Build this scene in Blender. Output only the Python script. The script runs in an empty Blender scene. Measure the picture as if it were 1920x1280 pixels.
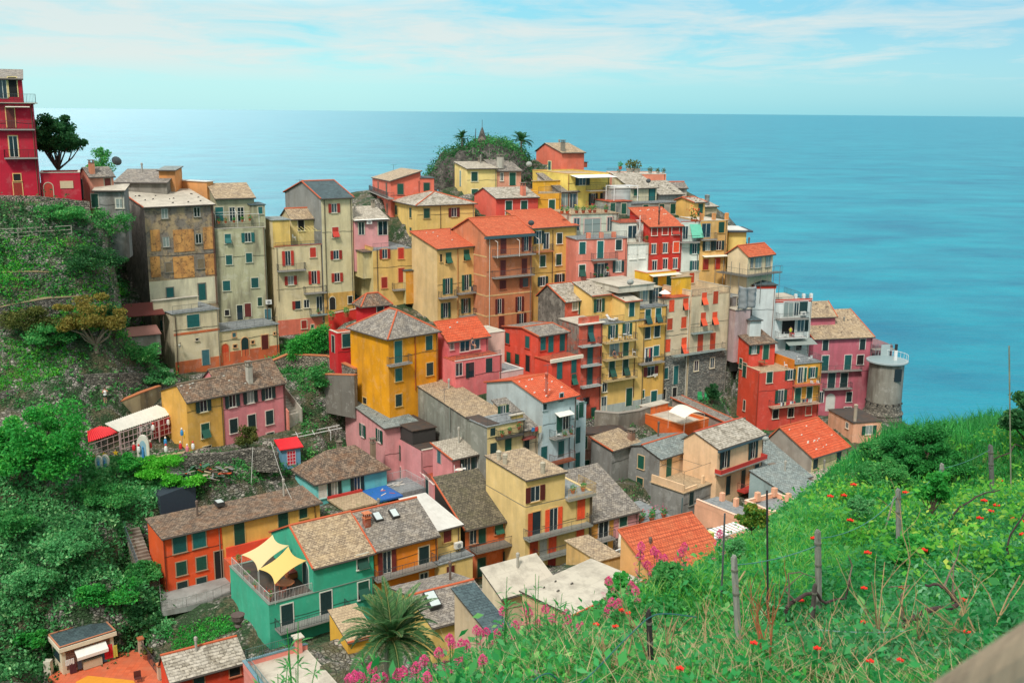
import bpy, math, random
import numpy as np
from mathutils import Vector, Matrix
random.seed(7); rng = np.random.default_rng(7)
S = bpy.context.scene
COL = S.collection
R = math.radians
# camera
H0 = 80.0; FPX = 1950.0
cam = bpy.data.cameras.new('camera'); camo = bpy.data.objects.new('camera', cam); COL.objects.link(camo)
cam.sensor_width = 36; cam.lens = FPX/1920*36; cam.clip_start = .05; cam.clip_end = 200000
cam.dof.use_dof = True; cam.dof.focus_distance = 90; cam.dof.aperture_fstop = 5.6
CM = Matrix.Rotation(R(90-12.45), 3, 'X') @ Matrix.Rotation(R(.51), 3, 'Z')
CMT = CM.transposed(); CP = Vector((0, 0, H0))
camo.matrix_world = Matrix.Translation(CP) @ CM.to_4x4()
S.camera = camo
# sky and sun
SUN_EL, SUN_AZ = 52, 200          # azimuth clockwise from +Y (view direction)
W = bpy.data.worlds.new('World'); S.world = W; W.use_nodes = True
nt = W.node_tree; N = nt.nodes; N.clear()
def nd(nt, t, **k):
 n = nt.nodes.new(t)
 for a, b in k.items():
  if a.startswith('i_'):
   n.inputs[a[2:].replace('_', ' ')].default_value = b
  else: setattr(n, a, b)
 return n
def lk(nt, a, b): nt.links.new(a, b)
def lin(h):
 h = h.lstrip('#'); o = []
 for i in (0, 2, 4):
  c = int(h[i:i+2], 16)/255
  o.append(c/12.92 if c <= .04045 else ((c+.055)/1.055)**2.4)
 return (o[0], o[1], o[2], 1)
def mth(nt, op, a, b=None, clamp=False):
 n = nt.nodes.new('ShaderNodeMath'); n.operation = op; n.use_clamp = clamp
 for i, v in enumerate((a, b)):
  if v is None: continue
  if isinstance(v, (int, float)): n.inputs[i].default_value = v
  else: nt.links.new(v, n.inputs[i])
 return n.outputs[0]
def mixc(nt, f, a, b, bt='MIX'):
 n = nt.nodes.new('ShaderNodeMix'); n.data_type = 'RGBA'; n.blend_type = bt
 for i, v in ((0, f), (6, a), (7, b)):
  if isinstance(v, (int, float)): n.inputs[i].default_value = v
  elif isinstance(v, tuple): n.inputs[i].default_value = v
  else: nt.links.new(v, n.inputs[i])
 return n.outputs[2]
def ramp(nt, f, stops):
 n = nt.nodes.new('ShaderNodeValToRGB'); e = n.color_ramp.elements
 while len(e) < len(stops): e.new(.5)
 for i, (p, c) in enumerate(stops):
  e[i].position = p; e[i].color = c if isinstance(c, tuple) else (c, c, c, 1)
 nt.links.new(f, n.inputs[0]); return n.outputs[0]
sky = nd(nt, 'ShaderNodeTexSky', sky_type='NISHITA', sun_disc=False, sun_elevation=R(SUN_EL), sun_rotation=R(SUN_AZ))
geo = nd(nt, 'ShaderNodeTexCoord')
sep = nd(nt, 'ShaderNodeSeparateXYZ'); lk(nt, geo.outputs['Generated'], sep.inputs[0])
zc = mth(nt, 'ADD', mth(nt, 'MAXIMUM', sep.outputs[2], 0.0), .055)
comb = nd(nt, 'ShaderNodeCombineXYZ')
lk(nt, mth(nt, 'DIVIDE', sep.outputs[0], zc), comb.inputs[0]); lk(nt, mth(nt, 'DIVIDE', sep.outputs[1], zc), comb.inputs[1])
mp = nd(nt, 'ShaderNodeMapping'); mp.inputs['Scale'].default_value = (.85, .62, 1); mp.inputs['Location'].default_value = (3.1, 1.2, 0)
lk(nt, comb.outputs[0], mp.inputs[0])
n1 = nd(nt, 'ShaderNodeTexNoise', i_Scale=1.0, i_Detail=10., i_Roughness=.64, i_Distortion=.5); lk(nt, mp.outputs[0], n1.inputs['Vector'])
n2 = nd(nt, 'ShaderNodeTexNoise', i_Scale=.35, i_Detail=3.); lk(nt, mp.outputs[0], n2.inputs['Vector'])
az = mth(nt, 'MULTIPLY', sep.outputs[0], -.22)            # more cloud to the left
dens = mth(nt, 'ADD', mth(nt, 'ADD', mth(nt, 'MULTIPLY', n1.outputs[0], .75), mth(nt, 'MULTIPLY', n2.outputs[0], .35)), az)
cl = ramp(nt, dens, [(.45, 0.), (.53, .5), (.64, 1.)])
fade = ramp(nt, sep.outputs[2], [(.022, 0.), (.045, 1.)])
clf = mth(nt, 'MULTIPLY', cl, fade)
sx = mth(nt, 'ADD', mth(nt, 'MULTIPLY', sep.outputs[0], 1.0), .5)
low = ramp(nt, sx, [(.0, lin('a6dce0')), (.35, lin('92d4da')), (.62, lin('6cc4d2')), (1., lin('4cb2c8'))])
mid = ramp(nt, sx, [(.0, lin('52bac8')), (.35, lin('46b4c4')), (.62, lin('2ea4bc')), (1., lin('1c92b2'))])
hi = ramp(nt, sep.outputs[2], [(.16, 0.), (.45, 1.)])
base = mixc(nt, ramp(nt, sep.outputs[2], [(.0, 0.), (.075, 1.)]), low, mid)
skyb = mixc(nt, .06, base, sky.outputs[0])
colr = mixc(nt, mth(nt, 'MULTIPLY', clf, .8), skyb, lin('e4e8e4'))
colr = mixc(nt, hi, colr, lin('dededa'))
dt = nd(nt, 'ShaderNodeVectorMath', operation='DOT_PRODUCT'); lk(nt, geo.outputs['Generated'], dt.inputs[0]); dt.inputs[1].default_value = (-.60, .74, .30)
gl = ramp(nt, dt.outputs['Value'], [(.80, 0.), (.99, 1.)])      # bright sky patch added above and left of the frame to brighten the sea
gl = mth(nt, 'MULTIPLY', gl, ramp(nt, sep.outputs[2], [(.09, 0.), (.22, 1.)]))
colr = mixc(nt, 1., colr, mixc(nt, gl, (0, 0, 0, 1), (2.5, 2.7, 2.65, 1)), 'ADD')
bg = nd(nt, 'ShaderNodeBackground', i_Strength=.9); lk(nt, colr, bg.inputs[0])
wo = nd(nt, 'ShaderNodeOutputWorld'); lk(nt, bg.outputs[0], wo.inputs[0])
sl = bpy.data.lights.new('sun', 'SUN'); sl.energy = 2.9; sl.angle = R(10); sl.color = (1., .95, .87)
so = bpy.data.objects.new('sun', sl); COL.objects.link(so)
_d = Vector((math.sin(R(SUN_AZ))*math.cos(R(SUN_EL)), math.cos(R(SUN_AZ))*math.cos(R(SUN_EL)), math.sin(R(SUN_EL))))
so.rotation_euler = _d.to_track_quat('Z', 'Y').to_euler()
S.view_settings.view_transform = 'Standard'; S.view_settings.look = 'None'; S.view_settings.exposure = 0.22; S.view_settings.gamma = 1
S.cycles.max_bounces = 5; S.cycles.transparent_max_bounces = 6; S.cycles.caustics_reflective = False; S.cycles.caustics_refractive = False
# pixel maths (survey of the real positions)
TL = {'A': (0, 120, 4.), 'B': (220, 320, 3.2), 'C': (640, 200, 4.), 'D': (1040, 240, 4.), 'E': (620, 400, 3.556), 'F': (1000, 480, 4.),
      'G': (1340, 480, 3.5555), 'H': (0, 400, 2.909), 'I': (120, 660, 3.764), 'J': (540, 700, 3.2), 'K': (1060, 720, 3.2), 'L': (240, 880, 3.2),
      'M': (0, 740, 2.371), 'N': (640, 1000, 2.667), 'O': (1120, 880, 2.4), 'P': (1400, 640, 3.556), 'Z': (0, 0, 1.), 'Q': (80, 740, 6.), 'V': (60, 1120, 6.4),
      'X': (1620, 780, 6.4), 'Y': (1380, 1000, 3.5556)}
def T(t, x, y): a = TL[t]; return (a[0]+x/a[2], a[1]+y/a[2])
def ray(px, py): return CM @ Vector(((px-960)/FPX, -(py-640)/FPX, -1))
def at(px, py, Y): d = ray(px, py); return CP + d*(Y/d.y)
def proj(P):
 c = CMT @ (Vector(P)-CP); return (960+FPX*c.x/-c.z, 640-FPX*c.y/-c.z)
def solve(P0, dr, px=None, py=None):
 c0 = CMT @ (P0-CP); cd = CMT @ Vector(dr)
 if px is not None: k = (px-960)/FPX; return -(c0.x+k*c0.z)/(cd.x+k*cd.z)
 k = -(py-640)/FPX; return -(c0.y+k*c0.z)/(cd.y+k*cd.z)
# materials
MC = {}
ALB = 1.0
def _new(name):
 m = bpy.data.materials.new(name); m.use_nodes = True; t = m.node_tree; p = t.nodes['Principled BSDF']; return m, t, p
def sc(c, k): return (c[0]*k, c[1]*k, c[2]*k, 1)
def coords(t, rnd=True):
 tc = nd(t, 'ShaderNodeTexCoord')
 if not rnd: return tc.outputs['Object']
 oi = nd(t, 'ShaderNodeObjectInfo'); v = nd(t, 'ShaderNodeVectorMath', operation='ADD')
 cb = nd(t, 'ShaderNodeCombineXYZ'); r = mth(t, 'MULTIPLY', oi.outputs['Random'], 90.)
 lk(t, r, cb.inputs[0]); lk(t, r, cb.inputs[1]); lk(t, tc.outputs['Object'], v.inputs[0]); lk(t, cb.outputs[0], v.inputs[1])
 return v.outputs[0]
def noise(t, vec, scale, detail=4., rough=.55, stretch=None):
 if stretch:
  m = nd(t, 'ShaderNodeMapping'); m.inputs['Scale'].default_value = stretch; lk(t, vec, m.inputs[0]); vec = m.outputs[0]
 n = nd(t, 'ShaderNodeTexNoise', i_Scale=scale, i_Detail=detail, i_Roughness=rough); lk(t, vec, n.inputs['Vector']); return n.outputs[0]
def bump(t, p, h, s=.3, d=.05):
 b = nd(t, 'ShaderNodeBump', i_Strength=s, i_Distance=d); lk(t, h, b.inputs['Height']); lk(t, b.outputs[0], p.inputs['Normal'])
def plaster(hexc, dirt=.35, dark='5a5148', rough=.9):
 key = ('pl', hexc, dirt, dark)
 if key in MC: return MC[key]
 m, t, p = _new('plaster_'+hexc); c = sc(lin(hexc), ALB); v = coords(t)
 big = noise(t, v, .45, 5); fine = noise(t, v, 5., 4); st = noise(t, v, 1., 5, .6, (.8, .8, .14)); st2 = noise(t, v, .8, 7, .7)
 a = mixc(t, ramp(t, big, [(.3, 0.), (.7, 1.)]), sc(c, .84), sc(c, 1.1))
 a = mixc(t, mth(t, 'MULTIPLY', ramp(t, fine, [(.35, 0.), (.75, 1.)]), .16), a, sc(c, .6))
 pale = (min(1, c[0]*.8+.2), min(1, c[1]*.8+.2), min(1, c[2]*.8+.19), 1)
 a = mixc(t, mth(t, 'MULTIPLY', ramp(t, st2, [(.54, 0.), (.60, 1.)]), .5*min(1, dirt*2.5)), a, pale)
 a = mixc(t, mth(t, 'MULTIPLY', ramp(t, st, [(.46, 0.), (.70, 1.)]), min(.75, dirt*1.4+.04)), a, lin(dark))
 lk(t, a, p.inputs['Base Color']); p.inputs['Roughness'].default_value = rough; p.inputs['Specular IOR Level'].default_value = .25
 bump(t, p, fine, .25, .02)
 MC[key] = m; return m
def decay(hexc, c2, c3):     # old flaking render
 key = ('dc', hexc, c2)
 if key in MC: return MC[key]
 m, t, p = _new('old_render'); v = coords(t)
 a = mixc(t, ramp(t, noise(t, v, .7, 8, .7), [(.45, 0.), (.55, 1.)]), sc(lin(hexc), ALB), sc(lin(c2), ALB))
 a = mixc(t, mth(t, 'MULTIPLY', ramp(t, noise(t, v, 1.6, 9, .75), [(.52, 0.), (.6, 1.)]), .8), a, lin(c3))
 a = mixc(t, mth(t, 'MULTIPLY', ramp(t, noise(t, v, 1., 6, .7, (2., 2., .2)), [(.45, 0.), (.7, 1.)]), .5), a, lin('57504a'))
 lk(t, a, p.inputs['Base Color']); p.inputs['Roughness'].default_value = .95
 bump(t, p, noise(t, v, 3., 8, .7), .5, .05); MC[key] = m; return m
def stone(hexs=('8c8a84', '5d5c58', 'a8a196'), scale=2.2, mort='3b3a38'):
 key = ('st', hexs, scale)
 if key in MC: return MC[key]
 m, t, p = _new('stone_wall'); v = coords(t)
 mm = nd(t, 'ShaderNodeMapping'); mm.inputs['Scale'].default_value = (1, 1, 1.8); lk(t, v, mm.inputs[0])
 vo = nd(t, 'ShaderNodeTexVoronoi', i_Scale=scale); lk(t, mm.outputs[0], vo.inputs['Vector'])
 ve = nd(t, 'ShaderNodeTexVoronoi', feature='DISTANCE_TO_EDGE', i_Scale=scale); lk(t, mm.outputs[0], ve.inputs['Vector'])
 sp = nd(t, 'ShaderNodeSeparateXYZ'); lk(t, vo.outputs['Color'], sp.inputs[0])
 a = ramp(t, sp.outputs[0], [(.1, sc(lin(hexs[1]), ALB)), (.5, sc(lin(hexs[0]), ALB)), (.95, sc(lin(hexs[2]), ALB))])
 a = mixc(t, mth(t, 'MULTIPLY', noise(t, v, 6., 5), .5), a, lin('6b6558'))
 a = mixc(t, ramp(t, ve.outputs['Distance'], [(.0, 1.), (.09, 0.)]), a, lin(mort))
 lk(t, a, p.inputs['Base Color']); p.inputs['Roughness'].default_value = .95
 bump(t, p, ramp(t, ve.outputs['Distance'], [(0., 0.), (.2, 1.)]), .8, .12); MC[key] = m; return m
RF = {  # colour1, colour2, mortar, blotch, blotch amount, tile w, tile h
 'brown': ('9a8672', '5d5148', '3a332e', 'a0693a', .35, .30, .22),
 'moss': ('7d7460', '4f4a3e', '33302a', '5c5a3c', .5, .30, .22),
 'grey': ('a39c92', '726c66', '4a4644', 'b5a58c', .3, .30, .20),
 'pale': ('c9c1b0', 'a89f90', '7d7468', '8f8778', .4, .32, .22),
 'tan': ('c2ae90', '94806a', '5f5244', 'd0b488', .4, .30, .20),
 'cool': ('93a09d', '75807f', '535a5a', 'b0b0a6', .3, .32, .2),
 'patch': ('bdb5a6', '807868', '4c453c', 'd8d2c6', .5, .60, .34),
 'slate': ('4f6468', '3c4e54', '2c3a40', '5f7376', .4, .40, .25),
 'clay': ('dc7048', 'c05634', '8a3a22', 'c8825c', .28, .26, .34),
 'clay2': ('e0633a', 'c94f2a', '973c20', 'd98b68', .25, .26, .34),
 'dark': ('48413c', '3a3532', '322e2c', '6a4a34', .5, 1.0, 3.0),
 'white': ('d4d4ce', 'c8c8c2', 'b0b0aa', 'b4b2aa', .5, 1.2, 6.0),
 'cement': ('c8c1b1', 'b8b0a0', 'a49a8a', '8f887c', .65, 2.0, 2.5),
 'terr': ('c0ab8a', 'b59e7e', '8d7c66', '9c8a70', .4, .30, .30),
 'terrg': ('8d9496', '80878a', '6a7072', '9ea2a0', .5, .5, .5),
 'terrr': ('c2593a', 'b04d30', '7f3a26', 'c97a56', .4, .3, .3),
}
def roofm(k):
 key = ('rf', k)
 if key in MC: return MC[key]
 c1, c2, mo, bl, ba, tw, th_ = RF[k]; m, t, p = _new('roof_'+k)
 uv = nd(t, 'ShaderNodeTexCoord').outputs['UV']; v = coords(t)
 b = nd(t, 'ShaderNodeTexBrick', i_Scale=1., i_Mortar_Size=.028 if th_ < 1 else .008, i_Bias=-.1); b.inputs['Brick Width'].default_value = tw; b.inputs['Row Height'].default_value = th_
 b.inputs['Color1'].default_value = sc(lin(c1), ALB); b.inputs['Color2'].default_value = sc(lin(c2), ALB); b.inputs['Mortar'].default_value = lin(mo)
 w = nd(t, 'ShaderNodeTexNoise', i_Scale=.6, i_Detail=2.); lk(t, v, w.inputs['Vector'])
 va = nd(t, 'ShaderNodeVectorMath', operation='MULTIPLY_ADD'); lk(t, w.outputs['Color'], va.inputs[0]); va.inputs[1].default_value = (.16, .16, 0); lk(t, uv, va.inputs[2])
 lk(t, va.outputs[0], b.inputs['Vector'])
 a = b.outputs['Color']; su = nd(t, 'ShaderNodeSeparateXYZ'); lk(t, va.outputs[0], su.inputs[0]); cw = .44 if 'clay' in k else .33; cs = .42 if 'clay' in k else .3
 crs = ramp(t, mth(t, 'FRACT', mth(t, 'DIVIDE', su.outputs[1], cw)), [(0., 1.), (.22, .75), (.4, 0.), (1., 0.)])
 wn = nd(t, 'ShaderNodeTexVoronoi', i_Scale=4.5); lk(t, va.outputs[0], wn.inputs['Vector'])
 sp = nd(t, 'ShaderNodeSeparateXYZ'); lk(t, wn.outputs['Color'], sp.inputs[0])
 if th_ < 1:
  a = mixc(t, mth(t, 'MULTIPLY', ramp(t, sp.outputs[0], [(.62, 0.), (.7, 1.)]), .55 if k not in ('clay', 'clay2') else .25), a, sc(lin(c1), 1.25))
  a = mixc(t, mth(t, 'MULTIPLY', ramp(t, sp.outputs[1], [(.7, 0.), (.78, 1.)]), .5 if k not in ('clay', 'clay2') else .2), a, sc(lin(c2), .6))
 a = mixc(t, mth(t, 'MULTIPLY', ramp(t, noise(t, v, .9, 7, .7), [(.45, 0.), (.65, 1.)]), ba), a, sc(lin(bl), ALB))
 a = mixc(t, mth(t, 'MULTIPLY', noise(t, v, 7., 5, .7), .35), a, sc(lin(c2), .7))
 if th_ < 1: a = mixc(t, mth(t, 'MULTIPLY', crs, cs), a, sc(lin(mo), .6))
 lk(t, a, p.inputs['Base Color']); p.inputs['Roughness'].default_value = .85
 bump(t, p, b.outputs['Fac'], -.6, .05); MC[key] = m; return m
def flat(hexc, rough=.7, metal=0., var=.12, k=1.):
 key = ('fl', hexc, rough, metal)
 if key in MC: return MC[key]
 m, t, p = _new('paint_'+hexc); c = sc(lin(hexc), ALB*k); v = coords(t)
 a = mixc(t, noise(t, v, 3., 5, .6), sc(c, 1-var*2), sc(c, 1+var))
 lk(t, a, p.inputs['Base Color']); p.inputs['Roughness'].default_value = rough; p.inputs['Metallic'].default_value = metal
 MC[key] = m; return m
def glass(hexc='26363e'):
 key = ('gl', hexc)
 if key in MC: return MC[key]
 m, t, p = _new('window_glass'); p.inputs['Base Color'].default_value = lin(hexc); p.inputs['Roughness'].default_value = .08; p.inputs['Specular IOR Level'].default_value = .6
 MC[key] = m; return m
def leafm(name, cols, trans=.42, rough=.6, dk=.8):
 key = ('lf', name)
 if key in MC: return MC[key]
 m, t, p = _new(name); g = nd(t, 'ShaderNodeNewGeometry')
 st = [((i+.5)/len(cols), sc(lin(c), 1.0)) for i, c in enumerate(cols)]
 a = ramp(t, g.outputs['Random Per Island'], st)
 v = nd(t, 'ShaderNodeTexCoord').outputs['Object']
 a = mixc(t, ramp(t, noise(t, v, .5, 4), [(.35, 0.), (.65, 1.)]), sc(lin(cols[0]), dk), a)
 lk(t, a, p.inputs['Base Color']); p.inputs['Roughness'].default_value = rough; p.inputs['Specular IOR Level'].default_value = .25
 tr = nd(t, 'ShaderNodeBsdfTranslucent'); lk(t, a, tr.inputs[0]); mx = nd(t, 'ShaderNodeMixShader', i_Fac=trans)
 lk(t, p.outputs[0], mx.inputs[1]); lk(t, tr.outputs[0], mx.inputs[2]); lk(t, mx.outputs[0], t.nodes['Material Output'].inputs[0])
 MC[key] = m; return m
def weath(col):
 key = ('we', col)
 if key in MC: return MC[key]
 m, t, p = _new('weathered_wood'); v = nd(t, 'ShaderNodeTexCoord').outputs['Object']
 a = mixc(t, ramp(t, noise(t, v, 6., 8, .75, (3, 3, .35)), [(.35, 0.), (.65, 1.)]), sc(lin(col), .5), sc(lin(col), 1.15)); a = mixc(t, ramp(t, noise(t, v, 3., 6, .7), [(.58, 0.), (.66, 1.)]), a, lin('3c2c26'))
 lk(t, a, p.inputs['Base Color']); p.inputs['Roughness'].default_value = .9; bump(t, p, noise(t, v, 9., 8, .7, (3, 3, .3)), .7, .02); MC[key] = m; return m
SHC = {'g': '1c5646', 'b': '1d6260', 'r': 'b83a2c', 'm': '6d2b27', 'k': '1d3a3a', 'o': 'dd5430', 'w': 'd8d8d0', 'y': '4b7d86', 'e': '8a7a60', 'd': '2a2522'}
# mesh builder
class MB:
 def __init__(s): s.v = []; s.f = []; s.m = []; s.uv = []
 def poly(s, pts, m=0, uv=None):
  i = len(s.v); s.v += [tuple(p) for p in pts]; s.f.append(tuple(range(i, i+len(pts)))); s.m.append(m)
  if uv is None: uv = [(0, 0)]*len(pts)
  s.uv.append(uv)
 def pquad(s, p0, p1, p2, p3, m=0):      # uv in metres: u along p0-p1, v from eave to ridge
  a = [Vector(p) for p in (p0, p1, p2, p3)]; u = (a[1]-a[0]).normalized(); n = u.cross(a[3]-a[0]); n = n.normalized() if n.length > 1e-9 else Vector((0, 0, 1)); w = n.cross(u)
  s.poly(a, m, [((q-a[0]).dot(u), (q-a[0]).dot(w)) for q in a])
 def box(s, x0, x1, y0, y1, z0, z1, m=0):
  if x0 > x1: x0, x1 = x1, x0
  if y0 > y1: y0, y1 = y1, y0
  P = [(x0, y0, z0), (x1, y0, z0), (x1, y1, z0), (x0, y1, z0), (x0, y0, z1), (x1, y0, z1), (x1, y1, z1), (x0, y1, z1)]
  for q in ((0, 3, 2, 1), (4, 5, 6, 7), (0, 1, 5, 4), (1, 2, 6, 5), (2, 3, 7, 6), (3, 0, 4, 7)): s.pquad(*[P[i] for i in q], m)
 def prism(s, bot, top, m=0, mt=None):   # two rings of equal length
  n = len(bot); s.poly(list(reversed(bot)), m)
  if n == 4: s.pquad(*top, m if mt is None else mt)
  else: s.poly(top, m if mt is None else mt)
  for i in range(n): j = (i+1) % n; s.poly([bot[i], bot[j], top[j], top[i]], m)
 def bar(s, p, q, r, m=0, n=4, r2=None):
  p = Vector(p); q = Vector(q); d = q-p
  if d.length < 1e-6: return
  r2 = r if r2 is None else r2
  z = d.normalized(); x = z.orthogonal() if abs(z.z) > .99 else z.cross(Vector((0, 0, 1))); x.normalize(); y = z.cross(x)
  A = []; B = []
  for i in range(n):
   t = 2*math.pi*(i+.5)/n; o = x*math.cos(t)+y*math.sin(t); A.append(p+o*r); B.append(q+o*r2)
  s.prism(A, B, m)
 def path(s, pts, r, m=0, n=5, r1=None):
  k = len(pts)-1
  for i in range(k):
   ra = r if r1 is None else r+(r1-r)*i/k; rb = r if r1 is None else r+(r1-r)*(i+1)/k
   s.bar(pts[i], pts[i+1], ra, m, n, rb)
 def lathe(s, c, prof, m=0, n=10):
  c = Vector(c)
  rings = [[c+Vector((r*math.cos(2*math.pi*i/n), r*math.sin(2*math.pi*i/n), z)) for i in range(n)] for r, z in prof]
  for a, b in zip(rings, rings[1:]):
   for i in range(n): j = (i+1) % n; s.poly([a[i], a[j], b[j], b[i]], m)
  s.poly(list(reversed(rings[0])), m); s.poly(rings[-1], m)
 def mesh(s, name, mats):
  me = bpy.data.meshes.new(name); me.from_pydata(s.v, [], s.f); uvl = me.uv_layers.new(name='uv')
  me.polygons.foreach_set('material_index', s.m)
  uvl.data.foreach_set('uv', [c for f in s.uv for q in f for c in q])
  for m in (mats if isinstance(mats, (list, tuple)) else [mats]): me.materials.append(m)
  me.update(); return me
 def build(s, name, mats, parent=None, loc=(0, 0, 0), rz=0):
  return link(name, s.mesh(name, mats), parent, loc, rz)
def link(name, me, parent=None, loc=(0, 0, 0), rz=0):
 o = bpy.data.objects.new(name, me); COL.objects.link(o); o.location = loc; o.rotation_euler = (0, 0, rz)
 if parent is not None: o.parent = parent
 return o
def tag(o, label, cat, group=None, kind=None):
 if label: o['label'] = label
 if cat: o['category'] = cat
 if group: o['group'] = group
 if kind: o['kind'] = kind
 return o
def thing(name, label, cat, loc=(0, 0, 0), rz=0, group=None):
 return tag(link(name, None, None, loc, rz), label, cat, group)
def copy_tree(o, parent=None):
 c = o.copy(); COL.objects.link(c)
 if parent is not None: c.parent = parent
 for ch in list(o.children): copy_tree(ch, c)
 return c
def fastmesh(name, V, F, mats, parent=None, loc=(0, 0, 0), smooth=False, mi=None):
 me = bpy.data.meshes.new(name); V = np.asarray(V, np.float32); F = np.asarray(F, np.int32); k = F.shape[1]
 me.vertices.add(len(V)); me.vertices.foreach_set('co', V.ravel())
 me.loops.add(F.size); me.loops.foreach_set('vertex_index', F.ravel())
 me.polygons.add(len(F)); me.polygons.foreach_set('loop_start', np.arange(0, F.size, k, dtype=np.int32)); me.polygons.foreach_set('loop_total', np.full(len(F), k, np.int32))
 if mi is not None: me.polygons.foreach_set('material_index', np.asarray(mi, np.int32))
 for m in (mats if isinstance(mats, (list, tuple)) else [mats]): me.materials.append(m)
 me.update(calc_edges=True)
 if smooth: me.polygons.foreach_set('use_smooth', [True]*len(F))
 return link(name, me, parent, loc)
# windows
WC = {}
VR = random.Random(99)
def shm(c, key):
 k = ('shm', c, key)
 if k not in MC:
  g = (.8, 1., 1.25)[key]; h = c.lstrip('#'); q = ''.join('%02x' % min(255, int(int(h[i:i+2], 16)*g**.5)) for i in (0, 2, 4)); MC[k] = flat(q, .6, var=.2)
 return MC[k]
def shutter_mesh(w, h, col, key):
 k = ('sh', round(w, 2), round(h, 2), col, key)
 if k not in WC:
  b = MB(); r = .06; b.box(-w/2, w/2, -.03, 0, 0, h);
  for x0, x1, z0, z1 in ((-w/2, -w/2+r, 0, h), (w/2-r, w/2, 0, h), (-w/2+r, w/2-r, 0, r), (-w/2+r, w/2-r, h-r, h), (-w/2+r, w/2-r, h*.48, h*.48+r)): b.box(x0, x1, -.045, -.0301, z0, z1)
  z = r+.04
  while z < h-r: b.box(-w/2+r, w/2-r, -.038, -.031, z, z+.025); z += .09
  WC[k] = b.mesh('shutter', shm(SHC[col], key))
 return WC[k]
def win_frame(w, h, trim, sash, door):
 k = ('fr', round(w, 2), round(h, 2), trim, sash, door)
 if k not in WC:
  b = MB(); t = .10
  z0 = -h/2; z1 = h/2
  b.box(-w/2-t, -w/2, -.06, 0, z0, z1, 0); b.box(w/2, w/2+t, -.06, 0, z0, z1, 0); b.box(-w/2-t, w/2+t, -.06, 0, z1, z1+t, 0)
  if not door: b.box(-w/2-t-.04, w/2+t+.04, -.14, 0, z0-.09, z0, 0)
  b.box(-w/2, w/2, -.008, 0, z0, z1, 2)
  if sash:
   s = .045
   for x0, x1, a, c in ((-w/2, -w/2+s, z0, z1), (w/2-s, w/2, z0, z1), (-s/2-.01, s/2+.01, z0+s, z1-s), (-w/2+s, w/2-s, z0, z0+s), (-w/2+s, w/2-s, z1-s, z1)): b.box(x0, x1, -.045, -.021, a, c, 1)
  WC[k] = b.mesh('frame', [flat(trim, .8), flat('d8d8d0', .5), flat('1a1c1c', .9)])
 return WC[k]
def pane_mesh(w, h, gc='26363e'):
 k = ('pa', round(w, 2), round(h, 2), gc)
 if k not in WC:
  b = MB(); b.box(-w/2, w/2, -.02, -.0085, -h/2, h/2); WC[k] = b.mesh('pane', glass(gc))
 return WC[k]
def arch_mesh(w, h, trim, fill):
 k = ('ar', w, h, trim, fill)
 if k not in WC:
  b = MB(); zc = h/2-w/2; o = []; i_ = []
  for s_, r in ((o, w/2+.1), (i_, w/2)):
   s_.append((-r, -h/2));
   for q in range(13): a = math.pi*(1-q/12); s_.append((r*math.cos(a), zc+r*math.sin(a)))
   s_.append((r, -h/2))
  for q in range(len(o)-1):
   A, B_, C_, D_ = o[q], o[q+1], i_[q+1], i_[q]
   b.poly([(A[0], -.06, A[1]), (D_[0], -.06, D_[1]), (C_[0], -.06, C_[1]), (B_[0], -.06, B_[1])], 0)
   b.poly([(A[0], -.06, A[1]), (B_[0], -.06, B_[1]), (B_[0], 0, B_[1]), (A[0], 0, A[1])], 0)
  b.poly([(x, -.02, z) for x, z in reversed(i_)], 1); b.box(-.02, .02, -.05, -.021, -h/2, zc, 2)
  WC[k] = b.mesh('arched_door', [flat(trim, .8), flat(fill, .6), flat(fill, .6, k=.7)])
 return WC[k]
def add_window(parent, loc, rz, code, w, h, trim):
 kv = VR.randrange(3); ty = code[0]; col = code[1] if len(code) > 1 else 'g'; door = h > 1.75
 nm = 'door' if door else 'window'
 if ty == 'R': return link('arched_door', arch_mesh(w, h, trim, SHC[col]), parent, loc, rz)
 if ty == 'x':
  f = link(nm, win_frame(w, h, trim, False, door), parent, loc, rz); return f
 sash = ty in 'opO'
 f = link(nm, win_frame(w, h, trim, sash, door), parent, loc, rz)
 if ty == 'c':
  for s in (-1, 1): link('shutter', shutter_mesh(w/2-.012, h, col, kv), f, (s*w/4, -.01, -h/2))
 elif ty == 'a':
  hh = h*.42
  for s in (-1, 1):
   link('shutter', shutter_mesh(w/2-.012, hh, col, kv), f, (s*w/4, -.01, h/2-hh))
  o = link('shutter_flap', shutter_mesh(w-.02, h-hh, col, kv), f, (0, -.05, h/2-hh)); o.rotation_euler = (R(180-28), 0, 0); o.rotation_euler = (R(152), 0, 0)
  o.rotation_euler = (math.pi+R(-30), 0, 0)
 else:
  link('pane', pane_mesh(w, h, VR.choice(['26363e', '1a262c', '44545a', '26363e', '8a9490'])), f)
  if ty in 'oO':
   sw = w/2+.02
   link('shutter', shutter_mesh(sw, h, col, kv), f, (-w/2-sw/2-.03, -.065, -h/2)); link('shutter', shutter_mesh(sw, h, col, kv), f, (w/2+sw/2+.03, -.065, -h/2))
  if ty == 'l':
   sw = w/2+.02; link('shutter', shutter_mesh(sw, h, col, kv), f, (-w/2-sw/2-.03, -.065, -h/2))
 return f
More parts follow.
